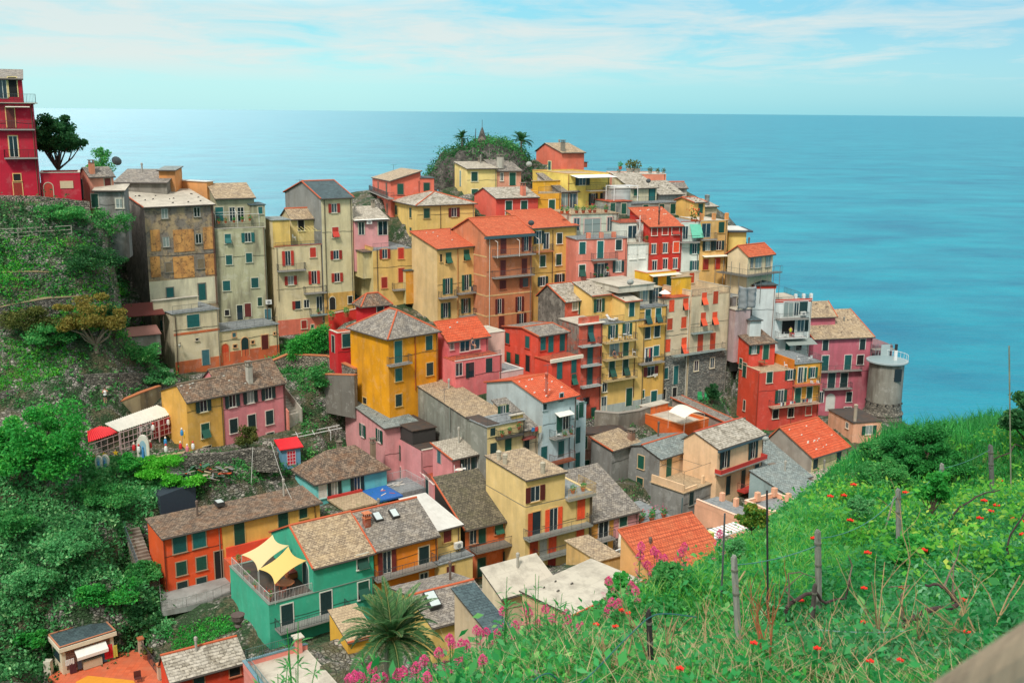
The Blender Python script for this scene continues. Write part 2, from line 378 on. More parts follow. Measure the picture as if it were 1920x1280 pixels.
def railing(parent, pts, h=.95, col='4a4f50', bars=.16, name='railing', r=.016):
 b = MB()
 for p, q in zip(pts, pts[1:]):
  p = Vector(p); q = Vector(q); L = (q-p).length
  if L < .05: continue
  up = Vector((0, 0, h)); b.bar(p+up, q+up, r*1.6); b.bar(p+Vector((0, 0, .08)), q+Vector((0, 0, .08)), r)
  n = max(1, int(L/bars))
  for i in range(n+1):
   c = p+(q-p)*i/n; big = i % 8 == 0 or i == n; b.bar(c, c+up, r*1.5 if big else r*.7)
 return b.build(name, flat(col, .5), parent)
HS = []
GROUND = []   # survey points for the terrain
ROOFP = []
class House:
 def __init__(s, label, t, C, R_, base, Y, L=None, D=7., yaw=None, wall='d8c090', roof=('flat',), trim='c8bfa8', name='house', cat='house', dirt=.3, gnd=True, swall=None, b0=0, W=None, low=5., group='houses of the hillside village', wmat=None, smat=None, slope=.1):
  s.t = t; s.trim = trim
  c = T(t, *C)
  if isinstance(Y, tuple):      # stands in line with an earlier house: (metres set back, how many houses ago)
   pv = HS[-(Y[1] if len(Y) > 1 else 1)]; o_ = pv.Mi @ (CP-pv.O); d_ = pv.Mi @ ray(*c); Cw = CP+ray(*c)*((Y[0]-o_.y)/d_.y); Y = Cw.y
   if yaw is None: yaw = math.degrees(pv.yaw)
  else: Cw = at(c[0], c[1], Y)
  HS.append(s)
  rx = R_[0] if isinstance(R_, tuple) else R_
  if yaw is None:
   r = T(t, *R_); d = ray(*r); k = (Cw.z-CP.z)/d.z; P = CP+d*k; yaw = math.degrees(math.atan2(P.y-Cw.y, P.x-Cw.x))
   if not -25 < yaw < 72: print('YAW?', label, round(yaw)); yaw = max(-10, min(60, yaw))
  a = R(yaw); u = Vector((math.cos(a), math.sin(a), 0)); v = Vector((-math.sin(a), math.cos(a), 0))
  s.W = W or solve(Cw, u, px=T(t, rx, 0)[0])
  if L is not None:
   lx = L[0] if isinstance(L, tuple) else L; s.D = solve(Cw, v, px=T(t, lx, 0)[0])
  else: s.D = D
  hb = solve(Cw, Vector((0, 0, -1)), py=T(t, 0, base)[1])
  if s.W <= 0 or s.W > 45 or s.D <= 0 or s.D > 40 or hb < .5: print('BAD', label, s.W, s.D, hb)
  s.D = min(abs(s.D), 26); s.W = min(abs(s.W), 45)
  s.h = hb; s.O = Vector((Cw.x, Cw.y, Cw.z-hb)); s.u = u; s.v = v; s.yaw = a
  s.root = thing(name, label, cat, s.O, a, group)
  s.Mi = Matrix.Rotation(-a, 3, 'Z')
  print('H %-34s Y%4d yaw%4d W%5.1f D%5.1f h%5.1f zb%6.1f' % (label[:34], Y, yaw, s.W, s.D, s.h, s.O.z))
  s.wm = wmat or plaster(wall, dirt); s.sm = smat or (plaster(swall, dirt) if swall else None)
  if gnd:
   for i in range(4):
    P = s.O+u*s.W*i/3; GROUND.append((P.x, P.y, s.O.z)); P = P+v*s.D; GROUND.append((P.x, P.y, s.O.z+slope*s.D))
   P = s.O+v*s.D*.5; GROUND.append((P.x, P.y, s.O.z+.05*s.D))
  s.low = low
  s.main = s.block(0, s.W, 0, s.D, -low, s.h, roof)
  rr = random.Random(label)
  if s.h > 3.5:      # rainwater pipe and a stapled cable, as on most of these fronts
   k = MB(); a = s.W-rr.uniform(.12, .3); k.bar((a, -.07, -1), (a, -.07, s.h-.05), .045, 0, 6); k.bar((a, -.3, s.h+.02), (a, -.07, s.h-.3), .045, 0, 6); k.build('drainpipe', flat(rr.choice(['5a4a40', '7a5240', '8a8478', '4c4844']), .5), s.root)
   k = MB(); z = s.h*rr.uniform(.45, .8); n = 6
   for i in range(n): k.bar((s.W*i/n, -.03, z+.06*math.sin(i*2.)), (s.W*(i+1)/n, -.03, z+.06*math.sin(i*2.+2.)), .02, 0, 3)
   k.build('cable', flat('3c3a38', .7), s.root)
  if roof[0] in ('plane', 'gable') and s.W > 4.5 and rr.random() < .6:
   k = MB(); a = s.W*rr.uniform(.2, .85); b_ = s.D*rr.uniform(.55, .8); zt = s.h+rr.uniform(2.0, 2.6); w = .16
   k.lathe((a, b_, s.h), [(w*.7, 0), (w*.7, zt-s.h-.4), (w, zt-s.h-.38), (w, zt-s.h-.1), (.05, zt-s.h)], 0, 8); k.build('vent_pipe', flat(rr.choice(['8a8880', 'a8a49a', '6a5a50'])), s.root)
 def loc(s, P): return s.Mi @ (Vector(P)-s.O)
 def _r(s, x, y): d = s.Mi @ ray(*T(s.t, x, y)); o = s.Mi @ (CP-s.O); return o, d
 def pF(s, x, y, b=0): o, d = s._r(x, y); k = (b-o.y)/d.y; p = o+d*k; return p.x, p.z
 def pS(s, x, y, a=0): o, d = s._r(x, y); k = (a-o.x)/d.x; p = o+d*k; return p.y, p.z
 def pZ(s, x, y, z): o, d = s._r(x, y); k = (z-o.z)/d.z; p = o+d*k; return p.x, p.y
 def block(s, a0, a1, b0, b1, z0, h, roof=('flat',), wm=None, sm=None, par=None):
  par = par or s.root; wm = wm or s.wm; sm = sm or s.sm
  opt = {}
  if isinstance(roof[-1], dict): opt = roof[-1]; roof = roof[:-1]
  kind = roof[0]; o = opt.get('o', .35); t = .13; ridge = None
  hc = [h, h, h, h]      # C R B L corners
  b = MB(); rb = MB(); rmat = None
  if kind == 'plane':    # ('plane', mat, L-pixel or dz, R-pixel or dz)
   dl = roof[2]; dr = roof[3] if len(roof) > 3 else 0
   if isinstance(dl, tuple):
    P = s.O+s.u*a0+s.v*b1+Vector((0, 0, h)); dl = solve(P, Vector((0, 0, 1)), py=T(s.t, *dl)[1])
   if isinstance(dr, tuple):
    P = s.O+s.u*a1+s.v*b0+Vector((0, 0, h)); dr = solve(P, Vector((0, 0, 1)), py=T(s.t, *dr)[1])
   dl = max(-4, min(6, dl)); s.dl = dl; dr = max(-4, min(6, dr))
   hc = [h, h+dr, h+dl+dr, h+dl]; f = lambda a, q: h+dr*(a-a0)/(a1-a0)+dl*(q-b0)/(b1-b0)
   Q = [(a, q, f(a, q)+.004) for a, q in ((a0-o*.6, b0-o), (a1+o*.6, b0-o), (a1+o*.6, b1+o*.5), (a0-o*.6, b1+o*.5))]
   rb.prism(Q, [(x, y, z+t) for x, y, z in Q], 1, 0); rq = Q
  elif kind in ('gable', 'gablev'):
   q = roof[2]
   if isinstance(q, tuple) and len(q) == 2 and kind == 'gable': rp, rz_ = s.pS(q[0], q[1], a0)
   elif isinstance(q, tuple) and len(q) == 2: rp, rz_ = s.pF(q[0], q[1], b0)
   else: rz_ = h+q; rp = (b0+b1)/2 if kind == 'gable' else (a0+a1)/2
   lo, hi = (b0, b1) if kind == 'gable' else (a0, a1)
   if not lo+.15*(hi-lo) < rp < hi-.1*(hi-lo): rp = min(max(rp, lo+.25*(hi-lo)), hi-.25*(hi-lo))
   rz_ = min(max(rz_, h+.5), h+5)
   if kind == 'gable':
    back = h if len(roof) < 4 else h+roof[3]
    hc = [h, h, back, back]
    for e, ze, sg in ((b0, h, -1), (b1, back, 1)):
     dd = (rz_-ze)/abs(rp-e); ee = e+sg*o; zz = ze-dd*o
     E = [(a0-o*.5, ee, zz+.004), (a1+o*.5, ee, zz+.004), (a1+o*.5, rp, rz_+.004), (a0-o*.5, rp, rz_+.004)]
     if sg > 0: E = [E[1], E[0], E[3], E[2]]
     rb.prism(E, [(x, y, z+t) for x, y, z in E], 1, 0)
    ridge = ((a0-o*.5, rp, rz_+t), (a1+o*.5, rp, rz_+t)); apx = ('u', rp, rz_)
   else:
    for e, sg in ((a0, -1), (a1, 1)):
     dd = (rz_-h)/abs(rp-e); ee = e+sg*o; zz = h-dd*o
     E = [(ee, b1+o*.5, zz+.004), (ee, b0-o*.5, zz+.004), (rp, b0-o*.5, rz_+.004), (rp, b1+o*.5, rz_+.004)]
     if sg > 0: E = [E[1], E[0], E[3], E[2]]
     rb.prism(E, [(x, y, z+t) for x, y, z in E], 1, 0)
    ridge = ((rp, b0-o*.5, rz_+t), (rp, b1+o*.5, rz_+t)); apx = ('v', rp, rz_)
  elif kind == 'hip':
   rz_ = h+roof[2]; w = a1-a0; d = b1-b0; ins = min(w, d)/2*.92
   if w >= d: r0 = (a0+ins, (b0+b1)/2); r1 = (a1-ins, (b0+b1)/2)
   else: r0 = ((a0+a1)/2, b0+ins); r1 = ((a0+a1)/2, b1-ins)
   E = [(a0-o, b0-o, h-.1), (a1+o, b0-o, h-.1), (a1+o, b1+o, h-.1), (a0-o, b1+o, h-.1)]; U = [(x, y, z+t) for x, y, z in E]
   rb.poly(list(reversed(E)), 1)
   for i in range(4): j = (i+1) % 4; rb.poly([E[i], E[j], U[j], U[i]], 1)
   A = (r0[0], r0[1], rz_); B_ = (r1[0], r1[1], rz_)
   def tri(p, q, r):
    p, q, r = map(Vector, (p, q, r)); uu = (q-p).normalized(); n = uu.cross(r-p).normalized(); ww = n.cross(uu)
    rb.poly([p, q, r], 0, [((c-p).dot(uu), (c-p).dot(ww)) for c in (p, q, r)])
   if w >= d: rb.pquad(U[0], U[1], B_, A, 0); tri(U[1], U[2], B_); rb.pquad(U[2], U[3], A, B_, 0); tri(U[3], U[0], A)
   else: tri(U[0], U[1], A); rb.pquad(U[1], U[2], B_, A, 0); tri(U[2], U[3], B_); rb.pquad(U[3], U[0], A, B_, 0)
   ridge = (A, B_); s.hipc = [(U[0], A), (U[1], B_ if w >= d else A), (U[3], A if w >= d else B_)]
  if kind == 'flat':      # ('flat', floor, parapet h, edges, rail edges, capcolor)
   fl = roof[1] if len(roof) > 1 else 'terr'; ph = roof[2] if len(roof) > 2 else 0.; ed = roof[3] if len(roof) > 3 else 'FSBR'; re_ = roof[4] if len(roof) > 4 else ''
   zf = h-ph; hc = [zf]*4
   rb.box(a0-(0 if ph else .15), a1+(0 if ph else .15), b0-(0 if ph else .15), b1+(0 if ph else .15), zf+.004, zf+.10, 0); s.floor = zf+.10
   if ph:
    pb = MB(); th_ = .2
    if 'F' in ed: pb.box(a0-.02, a1+.02, b0-.02, b0+th_, zf-.02, h)
    if 'B' in ed: pb.box(a0-.02, a1+.02, b1-th_, b1+.02, zf-.02, h)
    if 'S' in ed: pb.box(a0-.021, a0+th_, b0+th_, b1-th_, zf-.02, h)
    if 'R' in ed: pb.box(a1-th_, a1+.021, b0+th_, b1-th_, zf-.02, h)
    cb = MB()
    if 'F' in ed: cb.box(a0-.06, a1+.06, b0-.06, b0+th_+.03, h+.001, h+.07)
    if 'B' in ed: cb.box(a0-.06, a1+.06, b1-th_-.03, b1+.06, h+.001, h+.07)
    if 'S' in ed: cb.box(a0-.061, a0+th_+.03, b0+th_+.03, b1-th_-.03, h+.001, h+.07)
    if 'R' in ed: cb.box(a1-th_-.03, a1+.061, b0+th_+.03, b1-th_-.03, h+.001, h+.07)
    p_ = pb.build('parapet', wm, par); cb.build('coping', flat(roof[5] if len(roof) > 5 else 'cfc8b8'), p_)
   E = {'F': [(a0+.1, b0+.1), (a1-.1, b0+.1)], 'S': [(a0+.1, b0+.1), (a0+.1, b1-.1)], 'R': [(a1-.1, b0+.1), (a1-.1, b1-.1)], 'B': [(a0+.1, b1-.1), (a1-.1, b1-.1)]}
   for e in re_:
    hb = h+.07 if (ph and e in ed) else zf+.1
    railing(par, [(x, y, hb) for x, y in E[e]], .95 if not (ph and e in ed) else .5)
  C_ = [(a0, b0), (a1, b0), (a1, b1), (a0, b1)]
  B0 = [(x, y, z0) for x, y in C_]; T0 = [(x, y, z) for (x, y), z in zip(C_, hc)]
  b.pquad(B0[0], B0[1], T0[1], T0[0], 0); b.pquad(B0[2], B0[3], T0[3], T0[2], 0)
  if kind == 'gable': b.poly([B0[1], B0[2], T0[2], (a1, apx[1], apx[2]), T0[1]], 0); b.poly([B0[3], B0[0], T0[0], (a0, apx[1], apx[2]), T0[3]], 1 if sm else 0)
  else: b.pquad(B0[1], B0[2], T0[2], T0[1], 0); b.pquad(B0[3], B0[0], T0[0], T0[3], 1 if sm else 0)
  if kind == 'gablev':
   b.poly([T0[0], T0[1], (apx[1], b0, apx[2])], 0); b.poly([T0[2], T0[3], (apx[1], b1, apx[2])], 0)
  elif kind not in ('gable',): b.pquad(*T0, 0)
  w_ = b.build('wall', [wm, sm] if sm else wm, par)
  rk = roof[1] if len(roof) > 1 else 'terr'
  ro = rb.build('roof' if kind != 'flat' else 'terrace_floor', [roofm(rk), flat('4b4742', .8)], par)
  s.roof = ro; s.rp = None
  tm = flat(opt.get('tile', 'c2603c'), .8)
  if ridge and opt.get('ridge', True):
   k = MB(); k.path(ridge, .13, 0, 6)
   if kind == 'hip':
    for p, q in s.hipc: k.bar(Vector(p)+Vector((0, 0, .03)), Vector(q), .11, 0, 6)
   k.build('ridge_tiles', tm, ro)
  if opt.get('verge') and kind == 'gable':
   k = MB();
   for aa in (a0-o*.5, a1+o*.5):
    for e, sg in ((b0, -1), (b1, 1)):
     dd = (rz_-h)/abs(rp-e); k.bar((aa, e+sg*o, h-dd*o+t+.01), (aa, rp, rz_+t+.01), .10, 0, 4)
   k.build('verge_tiles', tm, ro)
  if opt.get('verge') and kind == 'plane':
   k = MB(); Q2 = [(x, y, z+t+.01) for x, y, z in Q]
   for i, j in opt['verge']: k.bar(Q2[i], Q2[j], .09, 0, 4)
   k.build('verge_tiles', tm, ro)
  if opt.get('stones'):   # loose stones and lifted slates on the roof
   k = MB(); rr = random.Random(len(s.root['label']))
   for _ in range(opt['stones']):
    fa = rr.uniform(.06, .94); fb = rr.choice([.15, .38, .62, .85])+rr.uniform(-.03, .03)
    if kind == 'plane': x = a0+(a1-a0)*fa; y = b0+(b1-b0)*fb; z = f(x, y)+t
    elif kind == 'gable': x = a0+(a1-a0)*fa; y = b0+(rp-b0)*fb; z = h+(rz_-h)*fb+t
    else: continue
    g = rr.uniform(.07, .15); k.prism([(x-g, y-g*.7, z), (x+g, y-g*.5, z), (x+g*.8, y+g*.6, z), (x-g, y+g*.5, z)], [(x-g*.7, y-g*.4, z+.12), (x+g*.7, y-g*.3, z+.15), (x+g*.5, y+g*.4, z+.12), (x-g*.6, y+g*.3, z+.1)])
   k.build('roof_stones', flat(opt.get('sc', '6a6560')), ro)
  if kind != 'flat' and opt.get('gutter', True):
   k = MB();
   if kind == 'plane': k.bar((Q[0][0], Q[0][1]-.05, Q[0][2]+.02), (Q[1][0], Q[1][1]-.05, Q[1][2]+.02), .07, 0, 6)
   elif kind == 'hip': k.path([(a0-o-.05, b1+o, h-.06), (a0-o-.05, b0-o-.05, h-.06), (a1+o, b0-o-.05, h-.06)], .07, 0, 6)
   elif kind == 'gable': dd = (rz_-h)/abs(rp-b0); k.bar((a0-o*.5, b0-o-.05, h-dd*o+.03), (a1+o*.5, b0-o-.05, h-dd*o+.03), .07, 0, 6)
   if k.v: k.build('gutter', flat('4e4640', .6), ro)
  s.last = (a0, a1, b0, b1, z0, h, kind)
  return w_
 def win(s, face, lst, off=0, trim=None):
  for q in lst:
   x, y, code = q[:3]
   w, h = (q[3], q[4]) if len(q) > 4 else {'C': (.85, 1.3)}.get('C')
   if code[0] in 'DOPAR' and len(q) <= 4: w, h = .95, 2.1
   cc = {'D': 'c', 'A': 'a', 'P': 'p'}.get(code[0], code[0])+code[1:]
   if face == 'F':
    a, z = s.pF(x, y, off)
    if z < s.h and z+h/2+.2 > s.h and off <= 0: t0 = z-h/2; h = max(.6, s.h-.2-t0); z = t0+h/2
    add_window(s.root, (a, off, z), 0, cc, w, h, trim or s.trim)
   else: b, z = s.pS(x, y, off); add_window(s.root, (off, b, z), -math.pi/2, cc, w, h, trim or s.trim)
  return s
 def bal(s, face, x0, x1, y, d=.9, slab='9a9690', rail='4a4f50', h=.95, solid=None, off=0):
  if face == 'F':
   a0, z = s.pF(x0, y, off-d); o, dr = s._r(x1, y); P = s.O+s.u*a0+s.v*(off-d)+Vector((0, 0, z)); a1 = a0+solve(P, s.u, px=T(s.t, x1, 0)[0])
   b = MB(); b.box(a0, a1, off-d, off-.002, z-.16, z)
   pts = [(a0+.04, off-.03, z), (a0+.04, off-d+.04, z), (a1-.04, off-d+.04, z), (a1-.04, off-.03, z)]
  else:
   b0, z = s.pS(x0, y, off-d); P = s.O+s.u*(off-d)+s.v*b0+Vector((0, 0, z)); b1 = b0+solve(P, s.v, px=T(s.t, x1, 0)[0])
   if b0 > b1: b0, b1 = b1, b0
   b = MB(); b.box(off-d, off-.002, b0, b1, z-.16, z)
   pts = [(off-.03, b0+.04, z), (off-d+.04, b0+.04, z), (off-d+.04, b1-.04, z), (off-.03, b1-.04, z)]
  bo = b.build('balcony', flat(slab, .85), s.root)
  if solid:
   k = MB()
   for p, q in zip(pts, pts[1:]): k.prism([(p[0], p[1], z), (q[0], q[1], z), (q[0]+.0, q[1]+.07, z), (p[0], p[1]+.07, z)] if face == 'F' and p[1] == q[1] else [(p[0]-.035, p[1], z), (p[0]+.035, p[1], z), (q[0]+.035, q[1], z), (q[0]-.035, q[1], z)], [(p[0], p[1], z+h), (q[0], q[1], z+h), (q[0], q[1]+.07, z+h), (p[0], p[1]+.07, z+h)] if face == 'F' and p[1] == q[1] else [(p[0]-.035, p[1], z+h), (p[0]+.035, p[1], z+h), (q[0]+.035, q[1], z+h), (q[0]-.035, q[1], z+h)])
   k.build('parapet', flat(solid), bo)
  else: railing(bo, pts, h, rail)
  s.bz = z; s.ba = (pts[1][0], pts[2][0]) if face == 'F' else None
  return s
 def chim(s, x, y, z, w=.5, h=1.1, col='9a8f80', pot=None, pipe=False):
  a, b = s.pZ(x, y, s.h+z); k = MB(); z0 = s.h+z; L_ = s.last; a = min(max(a, L_[0]+w), L_[1]-w); b = min(max(b, L_[2]+w), L_[3]-w)
  if pipe: k.lathe((a, b, z0-1.2), [(w/2, 0), (w/2, h+1.2), (w/2+.06, h+1.2), (w/2+.06, h+1.3), (w/2, h+1.3), (w/2, h+1.4), (w/2+.06, h+1.4), (w/2+.06, h+1.5), (.1, h+1.62)], 0, 10)
  else:
   k.box(a-w/2, a+w/2, b-w/2, b+w/2, z0-1.2, z0+h*.75, 0);
   for i in (-1, 1):
    for j in (-1, 1): k.box(a+i*w*.38-.05, a+i*w*.38+.05, b+j*w*.38-.05, b+j*w*.38+.05, z0+h*.75, z0+h, 0)
   k.box(a-w/2-.08, a+w/2+.08, b-w/2-.08, b+w/2+.08, z0+h, z0+h+.09, 1); k.box(a-w/2-.05, a+w/2+.05, b-w/2-.05, b+w/2+.05, z0+h*.70, z0+h*.7501, 1)
  k.build('chimney', [plaster(col, .4), flat(pot or '7d7468')], s.root); return s
 def skyl(s, x, y, z, slope=0., w=.8, l=1.1):
  a, b = s.pZ(x, y, s.h+z); k = MB(); k.box(-w/2, w/2, -l/2, l/2, -.3, .12, 0); k.box(-w/2+.08, w/2-.08, -l/2+.08, l/2-.08, .121, .135, 1)
  o = k.build('skylight', [flat('3c3c3c', .5), flat('c8d4d4', .15)], s.root, (a, b, s.h+z)); o.rotation_euler = (slope, 0, 0); return s
 def pipe(s, face, x, y0, y1, col='5a4a40', r=.05):
  k = MB()
  if face == 'F': a, z0 = s.pF(x, y0); z1 = s.pF(x, y1)[1]; k.bar((a, -.09, z0), (a, -.09, z1), r, 0, 6)
  else: b, z0 = s.pS(x, y0); z1 = s.pS(x, y1)[1]; k.bar((-.09, b, z0), (-.09, b, z1), r, 0, 6)
  k.build('drainpipe', flat(col, .5), s.root); return s
 def band(s, y0px, y1px, col, xpx, faces='FS', proud=.025, name='plinth', x1=None, mat=None):
  z0 = s.pF(xpx, y0px)[1]; z1 = s.pF(xpx, y1px)[1]; z0, z1 = min(z0, z1), max(z0, z1)
  if name == 'plinth': z0 = -s.low
  k = MB(); W_ = s.W if x1 is None else s.pF(x1, y0px)[0]
  if 'F' in faces: k.box(-.0 if 'S' not in faces else -proud, W_, -proud, -.001, z0, z1)
  if 'S' in faces: k.box(-proud, -.001, 0, s.D, z0, z1)
  k.build(name, mat or plaster(col, .3), s.root); return s
 def add(s, x0, y0, x1, zb, b=0., d=5., roof=('flat',), col=None, **k):
  """a further storey: front-left top corner at pixel x0,y0 on the plane set b metres back, right end at pixel x1"""
  a0, z1 = s.pF(x0, y0, b); P = s.O+s.u*a0+s.v*b+Vector((0, 0, z1)); a1 = a0+solve(P, s.u, px=T(s.t, x1, 0)[0])
  wm = plaster(col, .3) if col else None
  s.block(a0, a1, b, b+d, zb, z1, roof, wm=wm, **k); s.ab = (a0, a1, b, b+d, z1); return s
 def awn(s, face, x0, x1, y, d=1.3, drop=.35, col='e8e2d2', off=0, th=.04):
  if face == 'F':
   a0, z = s.pF(x0, y, off); a1 = s.pF(x1, y, off)[0]; P = s.O+s.u*a0+s.v*off+Vector((0, 0, z)); a1 = a0+solve(P, s.u, px=T(s.t, x1, 0)[0])
   B = [(a0, off-.02, z), (a0, off-d, z-drop), (a1, off-d, z-drop), (a1, off-.02, z)]
  else:
   b0, z = s.pS(x0, y, off); P = s.O+s.u*off+s.v*b0+Vector((0, 0, z)); b1 = b0+solve(P, s.v, px=T(s.t, x1, 0)[0])
   B = [(off-.02, b0, z), (off-.02, b1, z), (off-d, b1, z-drop), (off-d, b0, z-drop)]
  k = MB(); k.prism(B, [(p[0], p[1], p[2]+th) for p in B]); k.build('awning', flat(col, .8), s.root); return s
# the houses
V_ = {'verge': [(3, 0), (2, 3)]}
# ---- upper left
h = House('tall crimson house at the left edge with balconies and pale window surrounds', 'A', (-170, 300), 248, 990, 126, yaw=24, D=9, wall='c2263c', roof=('flat', 'dark', 0), trim='e8b878', dirt=.15)
h.add(-170, 110, 160, h.h, 0, 6.5, ('plane', 'grey', 1.2), sm=None)
h.win('F', [(20, 185, 'py', .9, 2.3), (97, 175, 'xd', .9, 2.3)], trim='e8d090'); h.win('F', [(80, 405, 'cm', .9, 2.3), (102, 620, 'Pk', .95, 2.5), (128, 850, 'xd', .8, .8), (135, 940, 'cr', .95, 1.6)])
h.bal('F', -60, 262, 488, .6); h.bal('F', 32, 284, 705, .9, rail='2a1e20'); h.awn('F', 40, 222, 318, .8, .1)
h.pipe('F', 243, 310, 985, 'a03040'); k = MB(); zt = h.h
k.box(-.2, h.W+.5, -.5, h.D, zt+.11, zt+.2); k.build('cornice', flat('b0a090'), h.root)
railing(h.root, [(.2, -.35, zt+.2), (h.W+.3, -.35, zt+.2), (h.W+.3, 6, zt+.2)], 1.0)
h = House('low crimson annex with an arched red door and a pale wall plaque', 'A', (300, 818), 597, 1003, (.4,), yaw=22, D=5, wall='c4283c', roof=('flat', 'terrr', .25, 'FSBR'), trim='c8b8a0', dirt=.15)
h.win('F', [(365, 950, 'Rr', 1.0, 1.9)]); a, z = h.pF(500, 905); k = MB(); k.box(a-.75, a+.75, -.06, -.001, z-.45, z+.45); k.build('plaque', flat('d2ba98'), h.root)
h = House('small salmon cottage with grey slate roof beside the crimson annex', 'A', (668, 845), 850, 1030, 134, L=592, yaw=40, wall='e89c84', roof=('gable', 'grey', 1.0, {'ridge': False}), dirt=.25)
h.win('S', [(618, 940, 'xd', .9, 2.6)]); h.win('F', [(806, 886, 'cm', .8, 1.0)]); h.chim(655, 822, 1.0, .6, 1.0, 'd08868')
h = House('weathered grey plaster cottage with green shutter below the salmon cottage', 'A', (705, 952), 930, 1170, 133, L=665, yaw=10, D=6, wall='8d8f8c', roof=('plane', 'cement', .5), dirt=.6)
h.win('F', [(712, 1025, 'cg', .8, 1.7), (897, 1046, 'pw', .9, 1.2)], trim='c8c4b4')
h = House('low building with long grey stone roof and an orange end wall', 'A', (860, 890), 1250, 960, 146, D=7, yaw=4, wall='8a857c', roof=('plane', 'grey', (855, 795), 0), dirt=.5)
h.add(1190, 800, 1312, h.h-2, 2, 4, ('plane', 'cool', .3), col='e0995c')
h = House('flat white roofed extension with orange wall beside the sea', 'A', (1550, 886), 1598, 960, 150, L=1180, yaw=62, wall='dda067', roof=('flat', 'white', 0), dirt=.2)
# ---- left tall row
GD = decay('9c9184', '6f6a62', '4f4b46')
h = House('tall abandoned grey house with flaking ochre panels and stained side wall', 'B', (160, 222), (575, 193), 800, 138, L=30, yaw=36, wmat=decay('b09a78', '8a8074', '5c544a'), smat=decay('8a857d', '716e68', '55524d'), roof=('plane', 'cement', (30, 128), {'verge': [(3, 0)], 'stones': 20, 'sc': '3c3834'}), trim='8a8478')
h.win('F', [(283, 258, 'pk', .85, 1.3), (477, 248, 'pk', .85, 1.3), (292, 428, 'pw'), (487, 408, 'pw'), (308, 580, 'ce', .9, 1.3), (500, 558, 'ce', .9, 1.3)])
OCH = decay('d9a05c', 'c28a50', '6a4c34')
for y0, y1 in ((345, 500), (507, 655)):
 for x0, x1 in ((195, 262), (332, 465)) :
  a0, z1 = h.pF(x0, y0); a1, z0 = h.pF(x1, y1-8); k = MB(); k.box(a0, a1, -.05, -.001, z0+.25, z1-.25); k.build('ochre_panel', OCH, h.root)
 a0, z1 = h.pF(522 if y0 > 400 else 512, y0-12); k = MB(); k.box(a0, h.W-.1, -.05, -.001, z0+.35, z1-.15); k.build('ochre_panel', OCH, h.root)
h.band(665, 830, 'e4dcbc', 215, 'F', .03, 'repainted_storey')
h.win('F', [(316, 730, 'cb', .95, 1.3), (508, 725, 'Cb', .95, 2.2)], -.03); h.win('F', [(508, 725, 'cb', 1., 2.3)], -.03); h.pipe('F', 570, 215, 800, '6a4c44')
h.win('S', [(112, 725, 'pw', .7, 1.1)])
h = House('cream lower house with terrace on top, at the foot of the abandoned grey house', 'B', (330, 862), (605, 830), 1215, 133, L=178, wall='e2d4b0', swall='cfc4a6', roof=('flat', 'terrg', 0, '', 'F'), dirt=.35)
h.win('F', [(455, 900, 'cb', 1.7, 1.7), (530, 1120, 'cy', 1.0, 2.1), (478, 1012, 'xd', .4, .3)]); h.win('S', [(268, 928, 'cb', .8, 1.4)])
h.band(978, 992, 'd9774a', 340, 'F', .03, 'string_course'); h.band(1150, 1215, 'd9774a', 340, 'F'); h.pipe('F', 345, 870, 1210, '4a3a34')
h.add(215, 783, 480, h.h, 2.2, .25, ('flat', 'cement', 0), col='d8ccac')
h = House('tall pale green house with teal shutters and a planted pergola terrace', 'B', (585, 350), (885, 335), 965, (.4,2), D=8, yaw=26, wall='b9b795', roof=('flat', 'terrg', .3, 'F', 'F'), dirt=.5)
h.win('F', [(663, 408, 'ab'), (783, 400, 'ob'), (670, 535, 'cb'), (790, 522, 'cb'), (655, 690, 'cb', 1., 1.4), (825, 672, 'cb', 1., 1.4), (658, 852, 'xd', .6, .8), (735, 850, 'Cg', .8, 2.1), (783, 835, 'cm', .9, 1.9), (855, 785, 'cg', .6, 1.2), (903, 862, 'cy', .9, 1.6)], trim='c8c6b0')
h.add(590, 168, 820, h.h-.3, 2.2, 5.5, ('plane', 'tan', 1.6, {'ridge': False}), col='b0ae90')
h.win('F', [(612, 260, 'cb', 1.1, 1.9), (690, 262, 'pw', .8, 2.0), (740, 262, 'Pk', .9, 2.0)], 2.2)
h.add(800, 208, 885, h.h-.3, .5, 4, ('flat', 'slate', 0)); h.win('F', [(858, 238, 'cb', .6, 1.0)], .5); h.pipe('F', 878, 340, 960, '6a6a60')
h.skyl(530, 118, 2.7); h.skyl(675, 112, 2.7); zf = h.floor
k = MB()
a0, z0 = .2, h.h
for a in (.2, 3.2, 6.2): k.bar((a, .2, z0), (a, .2, z0+1.9), .03); k.bar((a, .2, z0+1.9), (a, 2.2, z0+2.4), .03)
k.bar((.2, .2, z0+1.9), (6.2, .2, z0+1.9), .03); k.bar((.2, 1.2, z0+2.15), (6.2, 1.2, z0+2.15), .03); k.build('pergola_frame', flat('e8e8e4'), h.root)
h = House('cream row house with arched doorways and orange base under the pale green house', 'B', (608, 967), (965, 930), 1160, (0.3,2), D=5, wall='e8d6a8', roof=('flat', 'terrg', .0, 'F', 'F'), dirt=.2, trim='d8a878')
h.win('F', [(648, 1092, 'Ro', 1.0, 2.5), (766, 1055, 'Rk', 1.05, 2.6), (885, 1027, 'cm', 1., 2.0), (700, 985, 'cy', .5, .6), (706, 1052, 'xd', .5, .4), (812, 1028, 'xd', .4, .4), (943, 976, 'xd', .25, .3)])
h.band(1095, 1160, 'dd7048', 612, 'F')
h = House('cream house with red shutters, small balconies and a yellow roof terrace room', 'B', (945, 458), (1228, 422), 985, (-.5,2), L=None, D=7, yaw=30, wall='e0cfa4', swall='d6c69e', roof=('flat', 'terrg', .2, 'F', 'F', 'b0503c'), dirt=.25, trim='d8cdb0')
